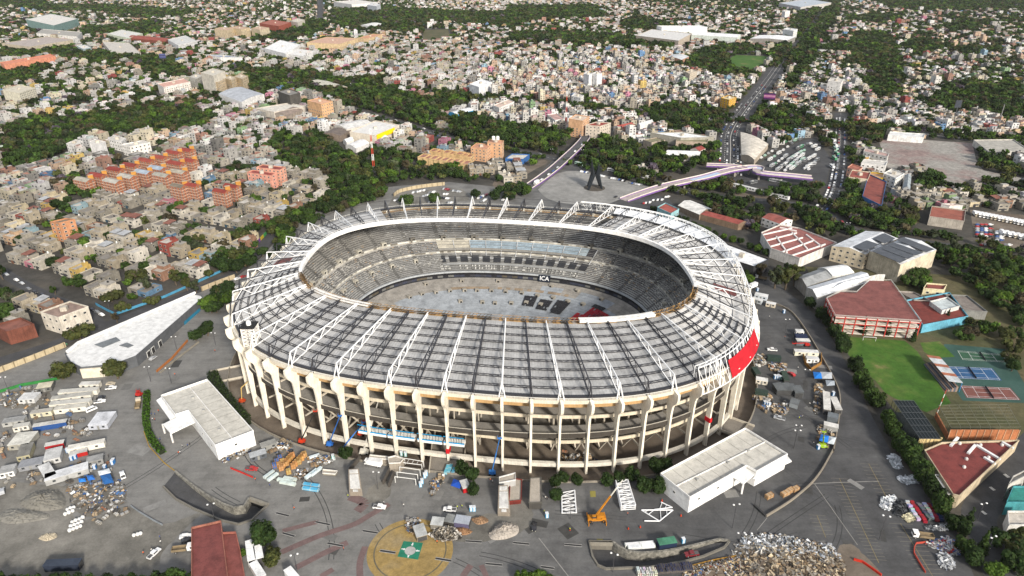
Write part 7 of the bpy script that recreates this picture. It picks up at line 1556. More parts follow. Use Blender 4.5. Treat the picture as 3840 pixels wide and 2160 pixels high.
pole_sign(T4, 2290, 1330, 26, 8, 12, '9a9a98', 'grey billboard seen edge-on beyond the vacant lot', .9); pole_sign(T4, 1880, 1230, 24, 9, 9, '3a3f48', 'dark billboard on a tall white pole by the right-hand avenue', .2); pole_sign(T3, 472, 950, 20, 7, 7, '5a5a58', 'billboard frame above the avenue in the middle', .6); pole_sign(T3, 1665, 1040, 30, 3, 3, '3a3a3a', 'slim dark pole sign left of the yellow office', 0)
def lamp(p, h, label=None, heads=2, col=(.06, .06, .065)):
    r = thing('street_lamp', label or '', 'street lamp', p, orr.uniform(-.4, .4), 'street lamps'); m = MB(col); m.tube((0, 0, 0), (0, 0, h), .13, 6, r2=.08); m.build('pole', STEEL, r)
    m = MB(col)
    for s in ((-1, 1) if heads == 2 else (1,)): m.tube((0, 0, h-.1), (s*1.0, 0, h+.15), .07, 4)
    m.build('arm', STEEL, r)
    for s in ((-1, 1) if heads == 2 else (1,)): m = MB('e8e8e6'); m.lathe(s*1.15, 0, [(.15, h-.1), (.42, h+.05), (.36, h+.22), (.1, h+.3)], 8); m.build('lamp_head', PAINT, r)
    if not label: later(r, 'slim', 'street lamp')
for c, x, y, h in ((B3, 1332, 345, 9), (B3, 550, 1115, 7), (B4, 615, 375, 9), (B4, 2178, 465, 12), (B4, 2225, 725, 11), (B4, 2295, 735, 11), (B4, 1025, 890, 9), (B5, 1290, 885, 12), (B5, 535, 75, 10), (B1, 1440, 1070, 8), (B1, 1150, 155, 9), (B1, 1012, 145, 9), (B6, 400, 515, 9), (B6, 550, 915, 9), (B6, 470, 1400, 12), (B5, 2160, 720, 9), (B5, 2240, 1020, 9), (B1, 60, 215, 9), (B2, 1955, 1195, 8), (B2, 1600, 1230, 8), (B2, 1000, 900, 8), (B2, 1620, 640, 8), (T7, 855, 545, 14), (T7, 560, 500, 10), (T7, 220, 600, 9), (T8, 445, 500, 16), (T8, 665, 160, 12), (T8, 1050, 960, 10), (T8, 455, 790, 14), (B6, 1290, 650, 0)):
    if h: lamp(V3(c, x, y), h)
# ---- viaducts
def viaduct(pts, wd, label, deckc, sidec, covers=()):
    P = smooth(pts, 6); r = thing('viaduct', label, 'viaduct', P[0]); L, R = [], []
    for i, p in enumerate(P):
        d = P[min(i+1, len(P)-1)]-P[max(i-1, 0)]; d.z = 0; d.normalize(); n = Vector((-d.y, d.x, 0)); L.append(p+n*wd/2); R.append(p-n*wd/2)
    m = MB(deckc); dz = Vector((0, 0, .9))
    for i in range(len(P)-1):
        m.face([L[i], R[i], R[i+1], L[i+1]]); m.face([L[i]-dz, L[i+1]-dz, R[i+1]-dz, R[i]-dz], '6a655c')
    sub(r, m, 'deck', ASPH if deckc == 'asph' else PAINT)
    for Sd in (L, R):
        m = MB(sidec); m.beam([p-dz for p in Sd], .5, 1.5); sub(r, m, 'fascia_beam', PAINT); m = MB('d8cfc4'); m.beam([p+Vector((0, 0, .6)) for p in Sd], .4, .9); sub(r, m, 'parapet', CONC)
    for i in range(3, len(P)-1, 5):
        if P[i].z > 2.5: m = MB('9a948a'); m.box(P[i].x, P[i].y, 0, 1.6, 1.6, P[i].z-.9); sub(r, m, 'pier', CONC)
    for s0, s1, col in covers:
        m = MB(col); a = int(s0*(len(P)-1)); b = int(s1*(len(P)-1))
        for i in range(a, b): m.face([L[i].lerp(R[i], .15)+Vector((0, 0, .05)), L[i].lerp(R[i], .85)+Vector((0, 0, .05)), L[i+1].lerp(R[i+1], .85)+Vector((0, 0, .05)), L[i+1].lerp(R[i+1], .15)+Vector((0, 0, .05))])
        sub(r, m, 'deck_sheet', CLOTH)
    return P, L, R
def at(c, x, y, z): return V3(c, x, y, z)
VP = viaduct([at(T7, 330, 785, .1), at(T7, 470, 690, 1.5), at(T7, 600, 590, 4), at(T7, 720, 480, 6), at(T7, 810, 395, 6.5), at(T7, 870, 330, 6), at(T7, 890, 295, 4), at(T7, 860, 270, 2)], 10, 'curved viaduct ramp with purple edges left of the monument square', (.09, .09, .092), '6a4a8a')[0]
for i, f in enumerate((.08, .13, .2, .24, .3, .42, .5, .56, .62)): k = int(f*(len(VP)-1)); d = VP[k+1]-VP[k]; d.normalize(); n = Vector((-d.y, d.x, 0)); vehicle(TRUCK if i == 0 else CAR, VP[k]-n*2.5, math.atan2(d.y, d.x)+math.pi, None, group='cars on the purple-edged viaduct', z=VP[k].z)
viaduct([at(T7, 1260, 905, .2), at(T7, 1420, 845, 1.5), at(T7, 1640, 775, 4), at(T7, 1850, 725, 6), at(T7, 2050, 680, 7), at(T7, 2250, 625, 7), at(T7, 2420, 595, 7), at(T7, 2560, 590, 7), at(T8, 330, 440, 7), at(T8, 560, 465, 6.5), at(T8, 770, 485, 6)], 9.5, 'unfinished pinkish viaduct with purple edges running past the bus station', (.42, .36, .35), '7a5a98', ((.34, .47, (.42, .52, .68)), (.62, .74, (.50, .56, .68)), (.8, .95, (.60, .55, .62))))
viaduct([at(T7, 2060, 565, 6), at(T7, 2300, 575, 7), at(T7, 2440, 600, 7)], 7, 'short branch of the pinkish viaduct towards the causeway', (.46, .38, .37), '7a5a98', ((.1, .8, (.55, .42, .46)),))
# the nearest cars one by one, the rest of the traffic as one mass
CARS.sort(key=lambda q: math.hypot(q[0][0], q[0][1])); _c, CAR2 = CARS, CAR; CQ, CCo = [], []
for i, (p, rz, colour, group, z) in enumerate(_c):
    colour = colour or orr.choices([c for c, w_ in CWT], [w_ for c, w_ in CWT])[0]
    if i < 268: later(place(CAR, (p[0], p[1], z+.03), rz, '', 'car', group, CC[colour]), colour, 'car'); continue
    ca, sa = math.cos(rz), math.sin(rz)
    for x0, x1, wd, z0, z1, col in ((-2.15, 2.15, 1.75, .3, .95, CC[colour]), (-1.6, .9, 1.6, .95, 1.4, (.03, .03, .035)), (-1.3, .5, 1.5, 1.4, 1.47, CC[colour])):
        V = [(p[0]+ca*x-sa*y, p[1]+sa*x+ca*y, z+k) for k in (z0, z1) for x, y in ((x0, -wd/2), (x1, -wd/2), (x1, wd/2), (x0, wd/2))]
        for f in FB: CQ.append([V[j] for j in f]); CCo.append(col)
if CQ: o = link(bpy.data.objects.new('distant_cars', quads('distant_cars', CQ, CCo, CARP))); o['kind'] = 'stuff'
# ---- bridges over the sunken strip
def bridge(c, a, b, wd, label, z=0.):
    p, q = V3(c, *a), V3(c, *b); d = (q-p).normalized(); n = Vector((-d.y, d.x, 0)); r = thing('footbridge', label, 'bridge', p)
    m = MB('837d74'); m.prism([tuple((p-n*wd/2)[:2]), tuple((q-n*wd/2)[:2]), tuple((q+n*wd/2)[:2]), tuple((p+n*wd/2)[:2])], z-.7, z+.06, bottom=True); sub(r, m, 'deck', CONC)
    for s in (-1, 1): m = MB('c4bcac'); m.beam([p+n*s*wd/2+Vector((0, 0, z)), q+n*s*wd/2+Vector((0, 0, z))], .4, 1.1); sub(r, m, 'parapet', CONC)
bridge(S3, (-20, 360), (280, 300), 12, 'concrete footbridge into the left end of the stadium'); bridge(S4, (1660, 590), (1960, 700), 12, 'concrete footbridge into the right end of the stadium'); bridge(S3, (1900, 830), (1880, 1120), 15, 'wide concrete ramp into the near side of the stadium')
# ---- yellow mobile crane
a, b = V3(B4, 790, 395), V3(B4, 945, 390); c0 = (a+b)/2; rz = ang(a, b); r = thing('mobile_crane', 'yellow mobile crane with its boom raised beside the white roof trusses', 'crane', c0, rz)
YL = 'b8781c'
m = MB(YL); m.box(0, 0, .9, 7.2, 2.4, .9); m.box(-2.6, 0, 1.8, 1.6, 2.2, .4); m.box(2.6, 0, 1.8, 1.6, 2.2, .5); m.build('chassis', PAINT, r)
m = MB(YL); m.box(1.4, .2, 1.8, 2.8, 2.0, 1.3); m.build('engine_house', PAINT, r); m = MB(YL); m.box(-1.2, -.8, 1.8, 1.4, 1.1, 1.7); cb = m.build('cab', PAINT, r); m = MB(); m.box(-1.2, -.85, 2.6, 1.44, 1.14, .7); m.build('window', GLASS, cb)
for x in (-2.6, 2.6):
    for y in (-1.15, 1.15): m = MB((.02, .02, .02)); m.tube((x, y-.25, .7), (x, y+.25, .7), .7, 12); m.tube((x, y-.27, .7), (x, y+.27, .7), .3, 8, YL); m.build('wheel', PAINT, r)
for x in (-3.4, 3.4):
    m = MB(YL); m.box(x, 0, .95, .35, 5.6, .35); [m.box(x, s*2.75, 0, .3, .3, 1.6) for s in (-1, 1)]; m.build('outrigger', PAINT, r)
def tip_for(base, c, x, y, slope=1.0):
    """where a raised boom from base ends: the height whose point lies at the boom's slope"""
    best = None
    for k in range(10, 400):
        z = base.z+k*.1; p = Vector(c(x, y, z)); h = math.hypot(p.x-base.x, p.y-base.y); e = abs((z-base.z)-h*slope)
        if best is None or e < best[0]: best = (e, p)
    return best[1]
bs = c0+Vector((math.cos(rz)*-.4, math.sin(rz)*-.4, 2.6)); tp = tip_for(bs, B4, 1122, -2, .75); M_ = r.matrix_basis.inverted() if False else None
Ri = Matrix.Rotation(-rz, 4, 'Z')
def loc(v): return Ri@(v-c0)
m = MB(YL); m.tube(loc(bs), loc(bs.lerp(tp, .55)), .42, 4, r2=.36); bo = m.build('boom', PAINT, r); m = MB('d8d4c8'); m.tube(loc(bs.lerp(tp, .5)), loc(bs.lerp(tp, .8)), .27, 4); m.tube(loc(bs.lerp(tp, .8)), loc(tp), .2, 4); m.tube(loc(tp), loc(tp-Vector((0, 0, 5))), .05, 4, (.05, .05, .05)); m.build('boom_extension', PAINT, bo)
# ---- boom lifts
def lift(c, base, tip, col, label, slope=1.2, z=ZM, big=1., knee=None, bcol=None):
    p = V3(c, *base, z); r = thing('boom_lift', label, 'boom lift', p); q = tip_for(p+Vector((0, 0, 2)), c, *tip, slope)-p
    m = MB(col); m.box(0, 0, .6, 3.0*big, 2.2*big, .6); m.box(-.2, 0, 1.2, 2.2*big, 1.5*big, .9); m.build('chassis', PAINT, r)
    for x in (-1.1, 1.1):
        for y in (-1, 1): m = MB((.02, .02, .02)); m.tube((x*big, y*big-.18, .5), (x*big, y*big+.18, .5), .5, 8); m.build('wheel', PAINT, r)
    m = MB(bcol or col); s = Vector((0, 0, 2.0))
    if knee: k = s.lerp(q, .35)+Vector((-1.5, 0, 2.5)); m.path([s, k, q], .24*big, 4)
    else: m.tube(s, s.lerp(q, .55), .30*big, 4); m.tube(s.lerp(q, .5), q, .2*big, 4)
    m.build('boom', PAINT, r); m = MB(col); m.box(q.x, q.y, q.z-.2, 1.8, .9, .15)
    for x in (-.85, .85):
        for y in (-.4, .4): m.tube((q.x+x, q.y+y, q.z-.1), (q.x+x, q.y+y, q.z+1), .05, 4)
    m.build('basket', PAINT, r)
lift(S3, (235, 555), (305, 365), 'c04a1c', 'orange boom lift with a cream bent boom at the left end of the stadium', 1.3, knee=True, bcol='cfae6a'); lift(S3, (715, 880), (820, 625), 'c23a1c', 'orange boom lift with a dark boom under the left columns', 1.3, bcol='3a3835')
lift(S3, (940, 905), (1020, 662), '2f6fc0', 'blue boom lift with a steep boom beside the round tree', 1.6); lift(S3, (1035, 965), (1210, 715), '3a78c8', 'blue boom lift leaning right just behind the round tree', .9); lift(S3, (2245, 1135), (2305, 842), '3a80cc', 'blue boom lift with a near-vertical boom by the ramp', 2.2); lift(S3, (1215, 965), (1345, 490), 'd8d4c8', 'white telescopic crane reaching up to the roof edge', 1.5, big=1.35, bcol='c8c4ba'); lift(S3, (1190, 820), (1215, 700), 'c8461f', 'small orange boom lift deep under the stand', 2.)
lift(B6, (570, 615), (470, 595), 'b02a22', 'red boom lift folded low beside the white boxes', .25, z=0); lift(B1, (935, 240), (925, 205), 'b02a22', 'red lift parked at the top end of the clipped hedge', 1.5, z=0)
# ---- white roof trusses lying on the ground
def truss_panel(corners, h, label, bays, layers=1):
    P = [V3(B4, x, y) for x, y in corners]; r = thing('roof_truss', label, 'truss', P[0])
    for l in range(layers):
        m = MB('e6e7e8'); z = Vector((0, 0, .35+l*1.0)); a, b, c, d = [p+z for p in P]
        m.tube(a, d, .3, 6); m.tube(b, c, .3, 6)
        for i in range(bays+1): f = i/bays; m.tube(a.lerp(d, f), b.lerp(c, f), .2, 4)
        for i in range(bays): f, g_ = i/bays, (i+1)/bays; m.tube(a.lerp(d, f), b.lerp(c, g_), .14, 4) if i % 2 else m.tube(b.lerp(c, f), a.lerp(d, g_), .14, 4)
        sub(r, m, 'lattice', STEEL)
    m = MB('cfcfcc'); [m.tube(p, p+Vector((0, 0, .35+(layers-1)*1.0)), .16, 4) for p in P]; sub(r, m, 'prop', STEEL)
truss_panel([(530, 130), (655, 105), (672, 322), (535, 325)], 1, 'single white roof truss lying on the plaza left of the yellow crane', 6); truss_panel([(1050, 45), (1165, 38), (1240, 285), (1105, 295)], 1, 'stack of white roof trusses lying right of the yellow crane boom', 7, 3)
r = thing('roof_truss', 'triangular white roof truss end lying in front of the right white gate hall', 'truss', V3(B4, 1300, 295)); Tq = {k: V3(B4, *v)+Vector((0, 0, .3)) for k, v in dict(a=(1300, 295), b=(1605, 295), c=(1475, 402), d=(1330, 400), e=(1490, 218), f=(1600, 270), g=(1425, 290)).items()}
m = MB('e8e9ea'); [m.tube(Tq[x], Tq[y], .24, 6) for x, y in ('ab', 'bc', 'cd', 'ac')]
for f in (.2, .4, .6, .8): m.tube(Tq['a'].lerp(Tq['b'], f), Tq['a'].lerp(Tq['c'], f) if f < .55 else Tq['b'].lerp(Tq['c'], (1-f)*2.2), .15, 4)
sub(r, m, 'lattice', STEEL); m = MB('e4e5e6'); [m.tube(Tq[x], Tq[y], .22, 6) for x, y in ('ef', 'gf')]; m.tube(Tq['e'].lerp(Tq['f'], .1), Tq['g'].lerp(Tq['f'], .3), .15, 4); m.tube(Tq['e'].lerp(Tq['f'], .5), Tq['g'].lerp(Tq['f'], .6), .15, 4); sub(r, m, 'loose_strut', STEEL)
# ---- concrete gate blocks, sign pylons, pipe frames
def wedge(c, q, h, label, front='8f8578', zt='f0f0ee'):
    P = [V3(c, x, y) for x, y in q]; r = thing('sign_pylon', label, 'sign', sum(P, Vector())/4); A_, B_, C_, D_ = P; up = Vector((0, 0, h)); k = .35
    m = MB(front); m.mesh([A_, B_, C_, D_, A_+up, B_+up, C_+up*k, D_+up*k], [(0, 1, 5, 4), (1, 2, 6, 5), (2, 3, 7, 6), (3, 0, 4, 7), (4, 5, 6, 7)]); sub(r, m, 'concrete_wedge', CONC)
    a, b, c_, d = A_+up, B_+up, C_+up*k, D_+up*k; nn = (b-a).cross(d-a).normalized(); nn = nn if nn.z > 0 else -nn
    for s0, s1, nm in ((.04, .2, 'top_panel'), (.24, .86, 'white_panel'), (.9, .99, 'small_panel')):
        m = MB(zt); L0, L1, R0, R1_ = a.lerp(d, s0), a.lerp(d, s1), b.lerp(c_, s0), b.lerp(c_, s1); e = .1 if nm != 'small_panel' else .3; Q = [L0.lerp(R0, e), L0.lerp(R0, 1-e), L1.lerp(R1_, 1-e), L1.lerp(R1_, e)]; m.mesh([v+nn*.02 for v in Q]+[v+nn*.22 for v in Q], [(4, 5, 6, 7), (0, 4, 7, 3), (1, 2, 6, 5), (0, 1, 5, 4), (2, 3, 7, 6), (4, 7, 6, 5)]); sub(r, m, nm, PAINT)
wedge(B3, [(1062, 260), (1160, 255), (1185, 412), (1060, 412)], 6.0, 'concrete wedge with a tall white sign face left of the white pipe frames'); wedge(B3, [(2500, 420), (2590, 415), (2610, 610), (2490, 605)], 6.0, 'concrete wedge with a tall white sign face in front of the red steel deck')
def block(c, q, h, label, col='9a9184', name='gate_block', rim='e0dcd4', z=0.):
    P = px(c, q, h); r = thing(name, label, 'concrete block', (*P[0], z)); m = MB(col); m.prism([p for p in P], z, h, top='b0a89c'); sub(r, m, 'block', CONC); m = MB(rim); m.beam([(*p, h) for p in P], .35, .5, closed=True); sub(r, m, 'rim', CONC)
block(B3, [(1432, 45), (1500, 28), (1582, 55), (1550, 95), (1440, 100)], 4.5, 'concrete block with a white rim at the head of the pipe frames'); block(B3, [(1255, 20), (1440, 40), (1430, 62), (1250, 45)], 3.0, 'low concrete block with a reddish top behind the white box truck'); block(S4, [(190, 1062), (278, 1056), (282, 1260), (180, 1260)], 3.2, 'dark flat-roofed stair block left of the leafy trees', '4a4844', 'stair_block', '5a5852'); block(S4, [(-60, 1055), (70, 1020), (72, 1075), (-60, 1100)], 4.5, 'grey tin-roofed kiosk on the red steel deck', 'b0b0ae', 'kiosk', 'd8d8d6')
block(S4, [(30, 1060), (122, 1075), (115, 1240), (20, 1250)], 1.6, 'rust-red steel deck beside the dark stair block', '6a2a24', 'steel_deck', '7a3028'); block(B3, [(800, 160), (940, 175), (920, 205), (800, 195)], .9, 'low concrete sill by the crate yard', '8a8478', 'sill')
r = thing('pipe_frames', 'row of white pipe portal frames over the sunken gate ramp', 'pipe frame', V3(B3, 1600, 250))
for x0, y0, x1, y1 in ((1495, 225, 1695, 250), (1515, 180, 1715, 205), (1540, 130, 1738, 160), (1565, 88, 1755, 112), (1590, 48, 1772, 78)):
    a, b = V3(B3, x0, y0, 3.2), V3(B3, x1, y1, 3.2); m = MB('e4e4e0'); m.path([Vector((a.x, a.y, 0)), a, b, Vector((b.x, b.y, 0))], .14, 6); sub(r, m, 'portal_frame', STEEL)
for i in range(5): a, b = V3(B3, 1590+i*45, 48+i*7, 3.2), V3(B3, 1565+i*47, 88+i*6, 3.2); m = MB('e0e0dc'); m.tube(a, b, .08, 4); sub(r, m, 'tie_bar', STEEL)
for q, lb in (([(1440, 330), (1490, 210)], 'sloping ramp wall left of the pipe frames'), ([(1060, 180), (1165, 60)], 'ramp wall behind the left sign pylon'), ([(1385, 300), (1450, 170)], 'rubble-faced ramp wall right of the white box truck')): wall('ramp_wall', [V3(B3, *p) for p in q], .6, 2.2, 0, '55504a', lb)
# ---- site cabins, containers, tents
def cabin(c, a, b, wd, h, col, label, top=None, name='site_cabin', cat='cabin', wins=True, z=0., lean=0.):
    p, q = V3(c, *a, h), V3(c, *b, h); d = q-p; L = math.hypot(d.x, d.y); mid = (p+q)/2; rz = math.atan2(d.y, d.x); r = thing(name, label, cat, (mid.x, mid.y, z), rz)
    m = MB(col)
    if name == 'container':
        m.box(0, 0, .1, L, wd, h-.1); n = int(L/.5)
        for i in range(n): m.box(-L/2+(i+.5)*L/n, 0, .2, .18, wd+.12, h-.35)
    else: m.box(0, 0, .35, L, wd, h-.35)
    m.build('wall', PAINT, r); m = MB(top or 'c8c6c0'); m.mesh([(-L/2-.1, -wd/2-.15, h+.02), (L/2+.1, -wd/2-.15, h+.02), (L/2+.1, wd/2+.15, h+.02+lean), (-L/2-.1, wd/2+.15, h+.02+lean), (-L/2-.1, -wd/2-.15, h+.14), (L/2+.1, -wd/2-.15, h+.14), (L/2+.1, wd/2+.15, h+.14+lean), (-L/2-.1, wd/2+.15, h+.14+lean)], [(4, 5, 6, 7), (3, 2, 1, 0), (0, 1, 5, 4), (2, 3, 7, 6), (1, 2, 6, 5), (0, 4, 7, 3)]); m.build('roof', ROOFM, r)
    if wins:
        for x in (-L*.3, L*.28): m = MB(); m.box(x, -wd/2-.02, 1.4, 1.1, .1, .9); m.build('window', GLASS, r)
        m = MB('8a8a86'); m.box(0, -wd/2-.02, .4, .9, .1, 2.0); m.build('door', PAINT, r)
    else: m = MB((.06, .06, .06)); m.box(L/2+.03, 0, .2, .06, wd*.9, h-.5); m.build('door', PAINT, r)
    return r
W1, W2 = 'd8d4c8', 'c4c0b6'
for a, b, wd, h, col, lb, top in (
 ((538, 158), (668, 152), 3, 2.9, W1, 'off-white cabin nearest the trees at the top of the yard', 'd0cec8'), ((395, 210), (655, 193), 3, 2.9, W1, 'very long off-white cabin, top one of the row', 'c0beb6'), ((345, 255), (612, 222), 3, 2.9, W1, 'very long off-white cabin, second of the row', 'b4b2aa'), ((335, 290), (605, 268), 3, 2.9, W1, 'very long off-white cabin, third of the row', 'c4c2ba'), ((365, 325), (580, 300), 3, 2.9, W1, 'long cream cabin, lowest of the row beside the white van', 'c8c4b8'), ((208, 350), (350, 332), 3, 2.8, 'cfc9ae', 'yellowish cabin left of the lowest long one', 'b8b4aa'), ((20, 410), (168, 388), 4, 2.6, 'a8a8a4', 'ribbed grey lean-to at the left of the yard', '9a9a98'), ((90, 445), (195, 428), 3, 2.8, W1, 'short off-white cabin left of the blue container', 'bcbab2'), ((140, 245), (250, 240), 6, 2.6, 'c8c8c6', 'low white sheeted shelter among timber', 'd4d4d2'), ((250, 175), (350, 160), 5, 3, '6a6a66', 'small flat-roofed hut with a cream roof', 'cfc8b0'),
 ((85, 530), (222, 520), 9, 3.2, '9a988e', 'broad shelter under patched white plastic sheets', 'd4d2c8'), ((125, 610), (212, 592), 9, 3.2, 'a8a284', 'grey canopied shelter with a yellow side', '84827c'), ((622, 395), (748, 388), 10, 3, 'b0b4bc', 'white double-roofed workshop by the roadway', 'd8dade'), ((455, 588), (700, 540), 3, 3, 'dcd8cc', 'long white trailer cabin with an end window', 'e0dcd2'), ((300, 640), (410, 615), 8, 3, 'c0c0be', 'grey ribbed shed left of the red crates', 'c4c4c2'), ((300, 790), (590, 705), 5, 3, 'a8a8a6', 'long white lean-to forming the lower side of the courtyard', 'd8d9da'), ((290, 700), (340, 780), 4, 3, 'a0a09e', 'white wing closing the left end of the courtyard', 'd4d4d2'), ((580, 672), (690, 645), 4, 2.8, '8a8a88', 'grey-roofed stall at the right end of the courtyard', '9a9a98'), ((0, 740), (100, 720), 5, 3, 'd8d8d6', 'white cabin with two dark windows at the left edge', 'a8a8a6'), ((130, 700), (290, 670), 5, 2.6, '8a8c90', 'low grey roofs with a blue patch', '94969a')):
    cabin(B1, a, b, wd, h, col, lb, top)
for a, b, wd, h, col, lb in (((222, 440), (446, 405), 2.6, 2.8, '2a4f8a', 'long blue shipping container in the left yard'), ((302, 570), (428, 545), 2.6, 2.7, 'a01f24', 'dark red shipping container in the left yard'), ((467, 628), (585, 600), 2.6, 2.2, 'b02622', 'bright red open container loaded with timber'), ((300, 1362), (535, 1352), 2.8, 3, '2c3444', 'dark blue-grey container at the bottom left among the crowns')): cabin(B1, a, b, wd, h, col, lb, None if col != '2c3444' else '3a4250', 'container', 'container', False)
for a, b, wd, h, col, lb, nm in (((265, 692), (370, 700), 2.8, 2.6, '2f3f38', 'dark green container nearest the red facade', 'container'), ((160, 778), (195, 830), 2.6, 2.6, '34443c', 'small dark green container at the left of the right-hand yard', 'container'), ((178, 865), (268, 880), 3, 2.8, 'e0d8c8', 'cream hut with a dark doorway in the right-hand yard', 'site_cabin'), ((172, 955), (270, 975), 2.8, 2.6, '36463e', 'dark green container in front of the cream hut', 'container'), ((475, 650), (660, 660), 3, 2.8, 'e0dcc8', 'long cream site office in the right-hand yard', 'site_cabin'), ((568, 705), (662, 712), 3, 2.8, 'ecebe6', 'white hut inside the orange screen', 'site_cabin'), ((482, 530), (572, 535), 3, 3, '26304e', 'navy blue box by the service road', 'container'), ((490, 567), (592, 570), 3, 3, '6a6e74', 'white and grey lorry box by the service road', 'container'), ((485, 495), (545, 498), 3, 2.8, 'e8e8e6', 'small white cabin at the top of the row by the service road', 'site_cabin'), ((150, 240), (225, 262), 3, 2.8, 'b8bec2', 'grey cabin of the pair at the top of the yard', 'site_cabin'), ((170, 208), (268, 228), 4, 3, 'd0d8e0', 'white-roofed cabin of the pair at the top of the yard', 'site_cabin'), ((257, 275), (330, 290), 3, 2.6, 'd8ccb8', 'half white, half tan crate cabin at the top of the yard', 'site_cabin'), ((390, 810), (415, 880), 2.6, 2.6, '3a4a40', 'green container standing on end of the scrap row', 'container'), ((722, 970), (730, 1110), 3, 3.2, '8a8680', 'left one of two long white-roofed trailers', 'container'), ((775, 1010), (820, 1110), 3, 3.2, '8a8680', 'right one of two long white-roofed trailers', 'container'), ((735, 1145), (815, 1165), 4, 2.8, '70767a', 'grey tarped trailer below the two long ones', 'container'), ((705, 1215), (815, 1240), 3, 3, 'a8a8a4', 'white-roofed lorry box above the blue tarp', 'container'), ((395, 905), (425, 960), 4, 3, '565a5c', 'dark grey tent, second in the tent row', 'work_tent'), ((335, 905), (372, 960), 4, 3, '4e5254', 'dark grey tent, first in the tent row', 'work_tent'), ((432, 912), (460, 960), 4, 3, '5e6264', 'grey tent, third in the tent row', 'work_tent'), ((485, 925), (515, 980), 4, 3, '5a5e60', 'grey tent, last in the tent row', 'work_tent'), ((445, 1040), (510, 1060), 4, 2.8, '8a9094', 'white ribbed lean-to in the lower yard', 'work_tent')):
    cabin(B6, a, b, wd, h, col, lb, {'container': None, 'work_tent': '6a6e70'}.get(nm, 'dcdcda') if nm != 'container' else ('d8d6d0' if 'white' in lb else col), nm, {'container': 'container', 'work_tent': 'tent'}.get(nm, 'cabin'), nm == 'site_cabin', lean=.5 if nm == 'work_tent' else 0)
for c, a, b, wd, h, col, lb, top, nm in ((B4, (1465, 600), (1632, 575), 3, 3, '1c2a44', 'dark blue container with a green roof beside the underpass wall', '4f8a6e', 'container'), (S3, (290, 985), (420, 945), 3.4, 2.8, '5a5e64', 'grey site office with a white lean-to by the crate yard', 'b8bcc0', 'site_cabin'), (S3, (380, 905), (500, 865), 3.4, 2.8, '8a8a86', 'open-fronted store with grey roof behind the crate yard', '9a9a96', 'site_cabin'), (S3, (2010, 1180), (2040, 1245), 3, 2.8, 'b01c22', 'red and white stall beside the blue tarpaulin', 'd8d8d6', 'site_cabin'), (B3, (1850, 650), (1965, 660), 4, 2.8, '7a766e', 'shack with a pale tin roof, in the middle of the rubble camp', 'c8cac8', 'shack'), (B3, (1720, 690), (1760, 800), 4, 2.6, '8a7c68', 'shack with a long grey tin roof at the edge of the helipad', 'b4b6b4', 'shack'), (B3, (2080, 630), (2220, 650), 4, 2.8, '5a5670', 'shack with a blue-grey tin roof at the right of the rubble camp', 'a4aab4', 'shack'), (B3, (1990, 620), (2080, 640), 4, 2.4, '3a3836', 'small dark shack between the tin-roofed ones', '8a8c8a', 'shack')):
    cabin(c, a, b, wd, h, col, lb, top, nm, {'container': 'container', 'shack': 'shack'}.get(nm, 'cabin'), nm == 'site_cabin')
# tarpaulins
def tarp(c, q, h, col, label):
    P = [V3(c, x, y, h) for x, y in q]; r = thing('tarpaulin', label, 'tarpaulin', (P[0].x, P[0].y, 0)); m = MB(col); ctr = sum(P, Vector())/len(P)+Vector((0, 0, .7))
    for i in range(len(P)):
        a, b = P[i-1], P[i]; m.face([a, b, ctr]); m.face([a-Vector((0, 0, .05)), ctr-Vector((0, 0, .05)), b-Vector((0, 0, .05))])
    sub(r, m, 'sheet', CLOTH); m = MB('5a5650'); [m.tube((p.x, p.y, 0), p, .07, 4) for p in P]; sub(r, m, 'pole', STEEL)
tarp(S3, [(1935, 1170), (2005, 1195), (1985, 1250), (1910, 1225)], 2.2, '1f4fae', 'bright blue tarpaulin beside the red and white stall'); tarp(B6, [(618, 815), (685, 822), (690, 868), (630, 868)], 2.5, '1f78d0', 'bright blue tarpaulin in the middle of the right-hand yard'); tarp(B6, [(672, 815), (765, 820), (768, 870), (690, 868)], 2.5, 'b8bcc0', 'pale grey sheet next to the bright blue tarpaulin'); tarp(B6, [(715, 880), (785, 885), (788, 920), (725, 925)], 2.5, 'a4acb4', 'grey slanting sheet by the kerb wall'); tarp(B6, [(680, 1300), (745, 1315), (735, 1365), (665, 1350)], 3, '1f7ad4', 'blue tarpaulin beside the lime green crane'); tarp(B6, [(740, 1315), (800, 1325), (780, 1380), (730, 1370)], 3, 'c4ccd0', 'white sheet beside the lime green crane'); tarp(B1, [(668, 770), (735, 755), (765, 820), (700, 835)], 2.6, '2a62a0', 'blue awning at the right of the stalls'); tarp(B1, [(525, 795), (570, 790), (580, 815), (530, 820)], 2.2, '2a7ad0', 'small blue tarpaulin left of the stalls'); tarp(B1, [(580, 775), (620, 770), (640, 800), (590, 808)], 2.2, '2f6fc0', 'small blue tarpaulin in the middle of the stalls'); tarp(B1, [(655, 745), (730, 725), (745, 755), (665, 775)], 2.8, 'd4d8da', 'white sheet behind the blue awning')
lift(B6, (690, 1400), (705, 1280), '9ab82a', 'lime green crane at the kerb wall', 1.6, z=0, big=1.2)
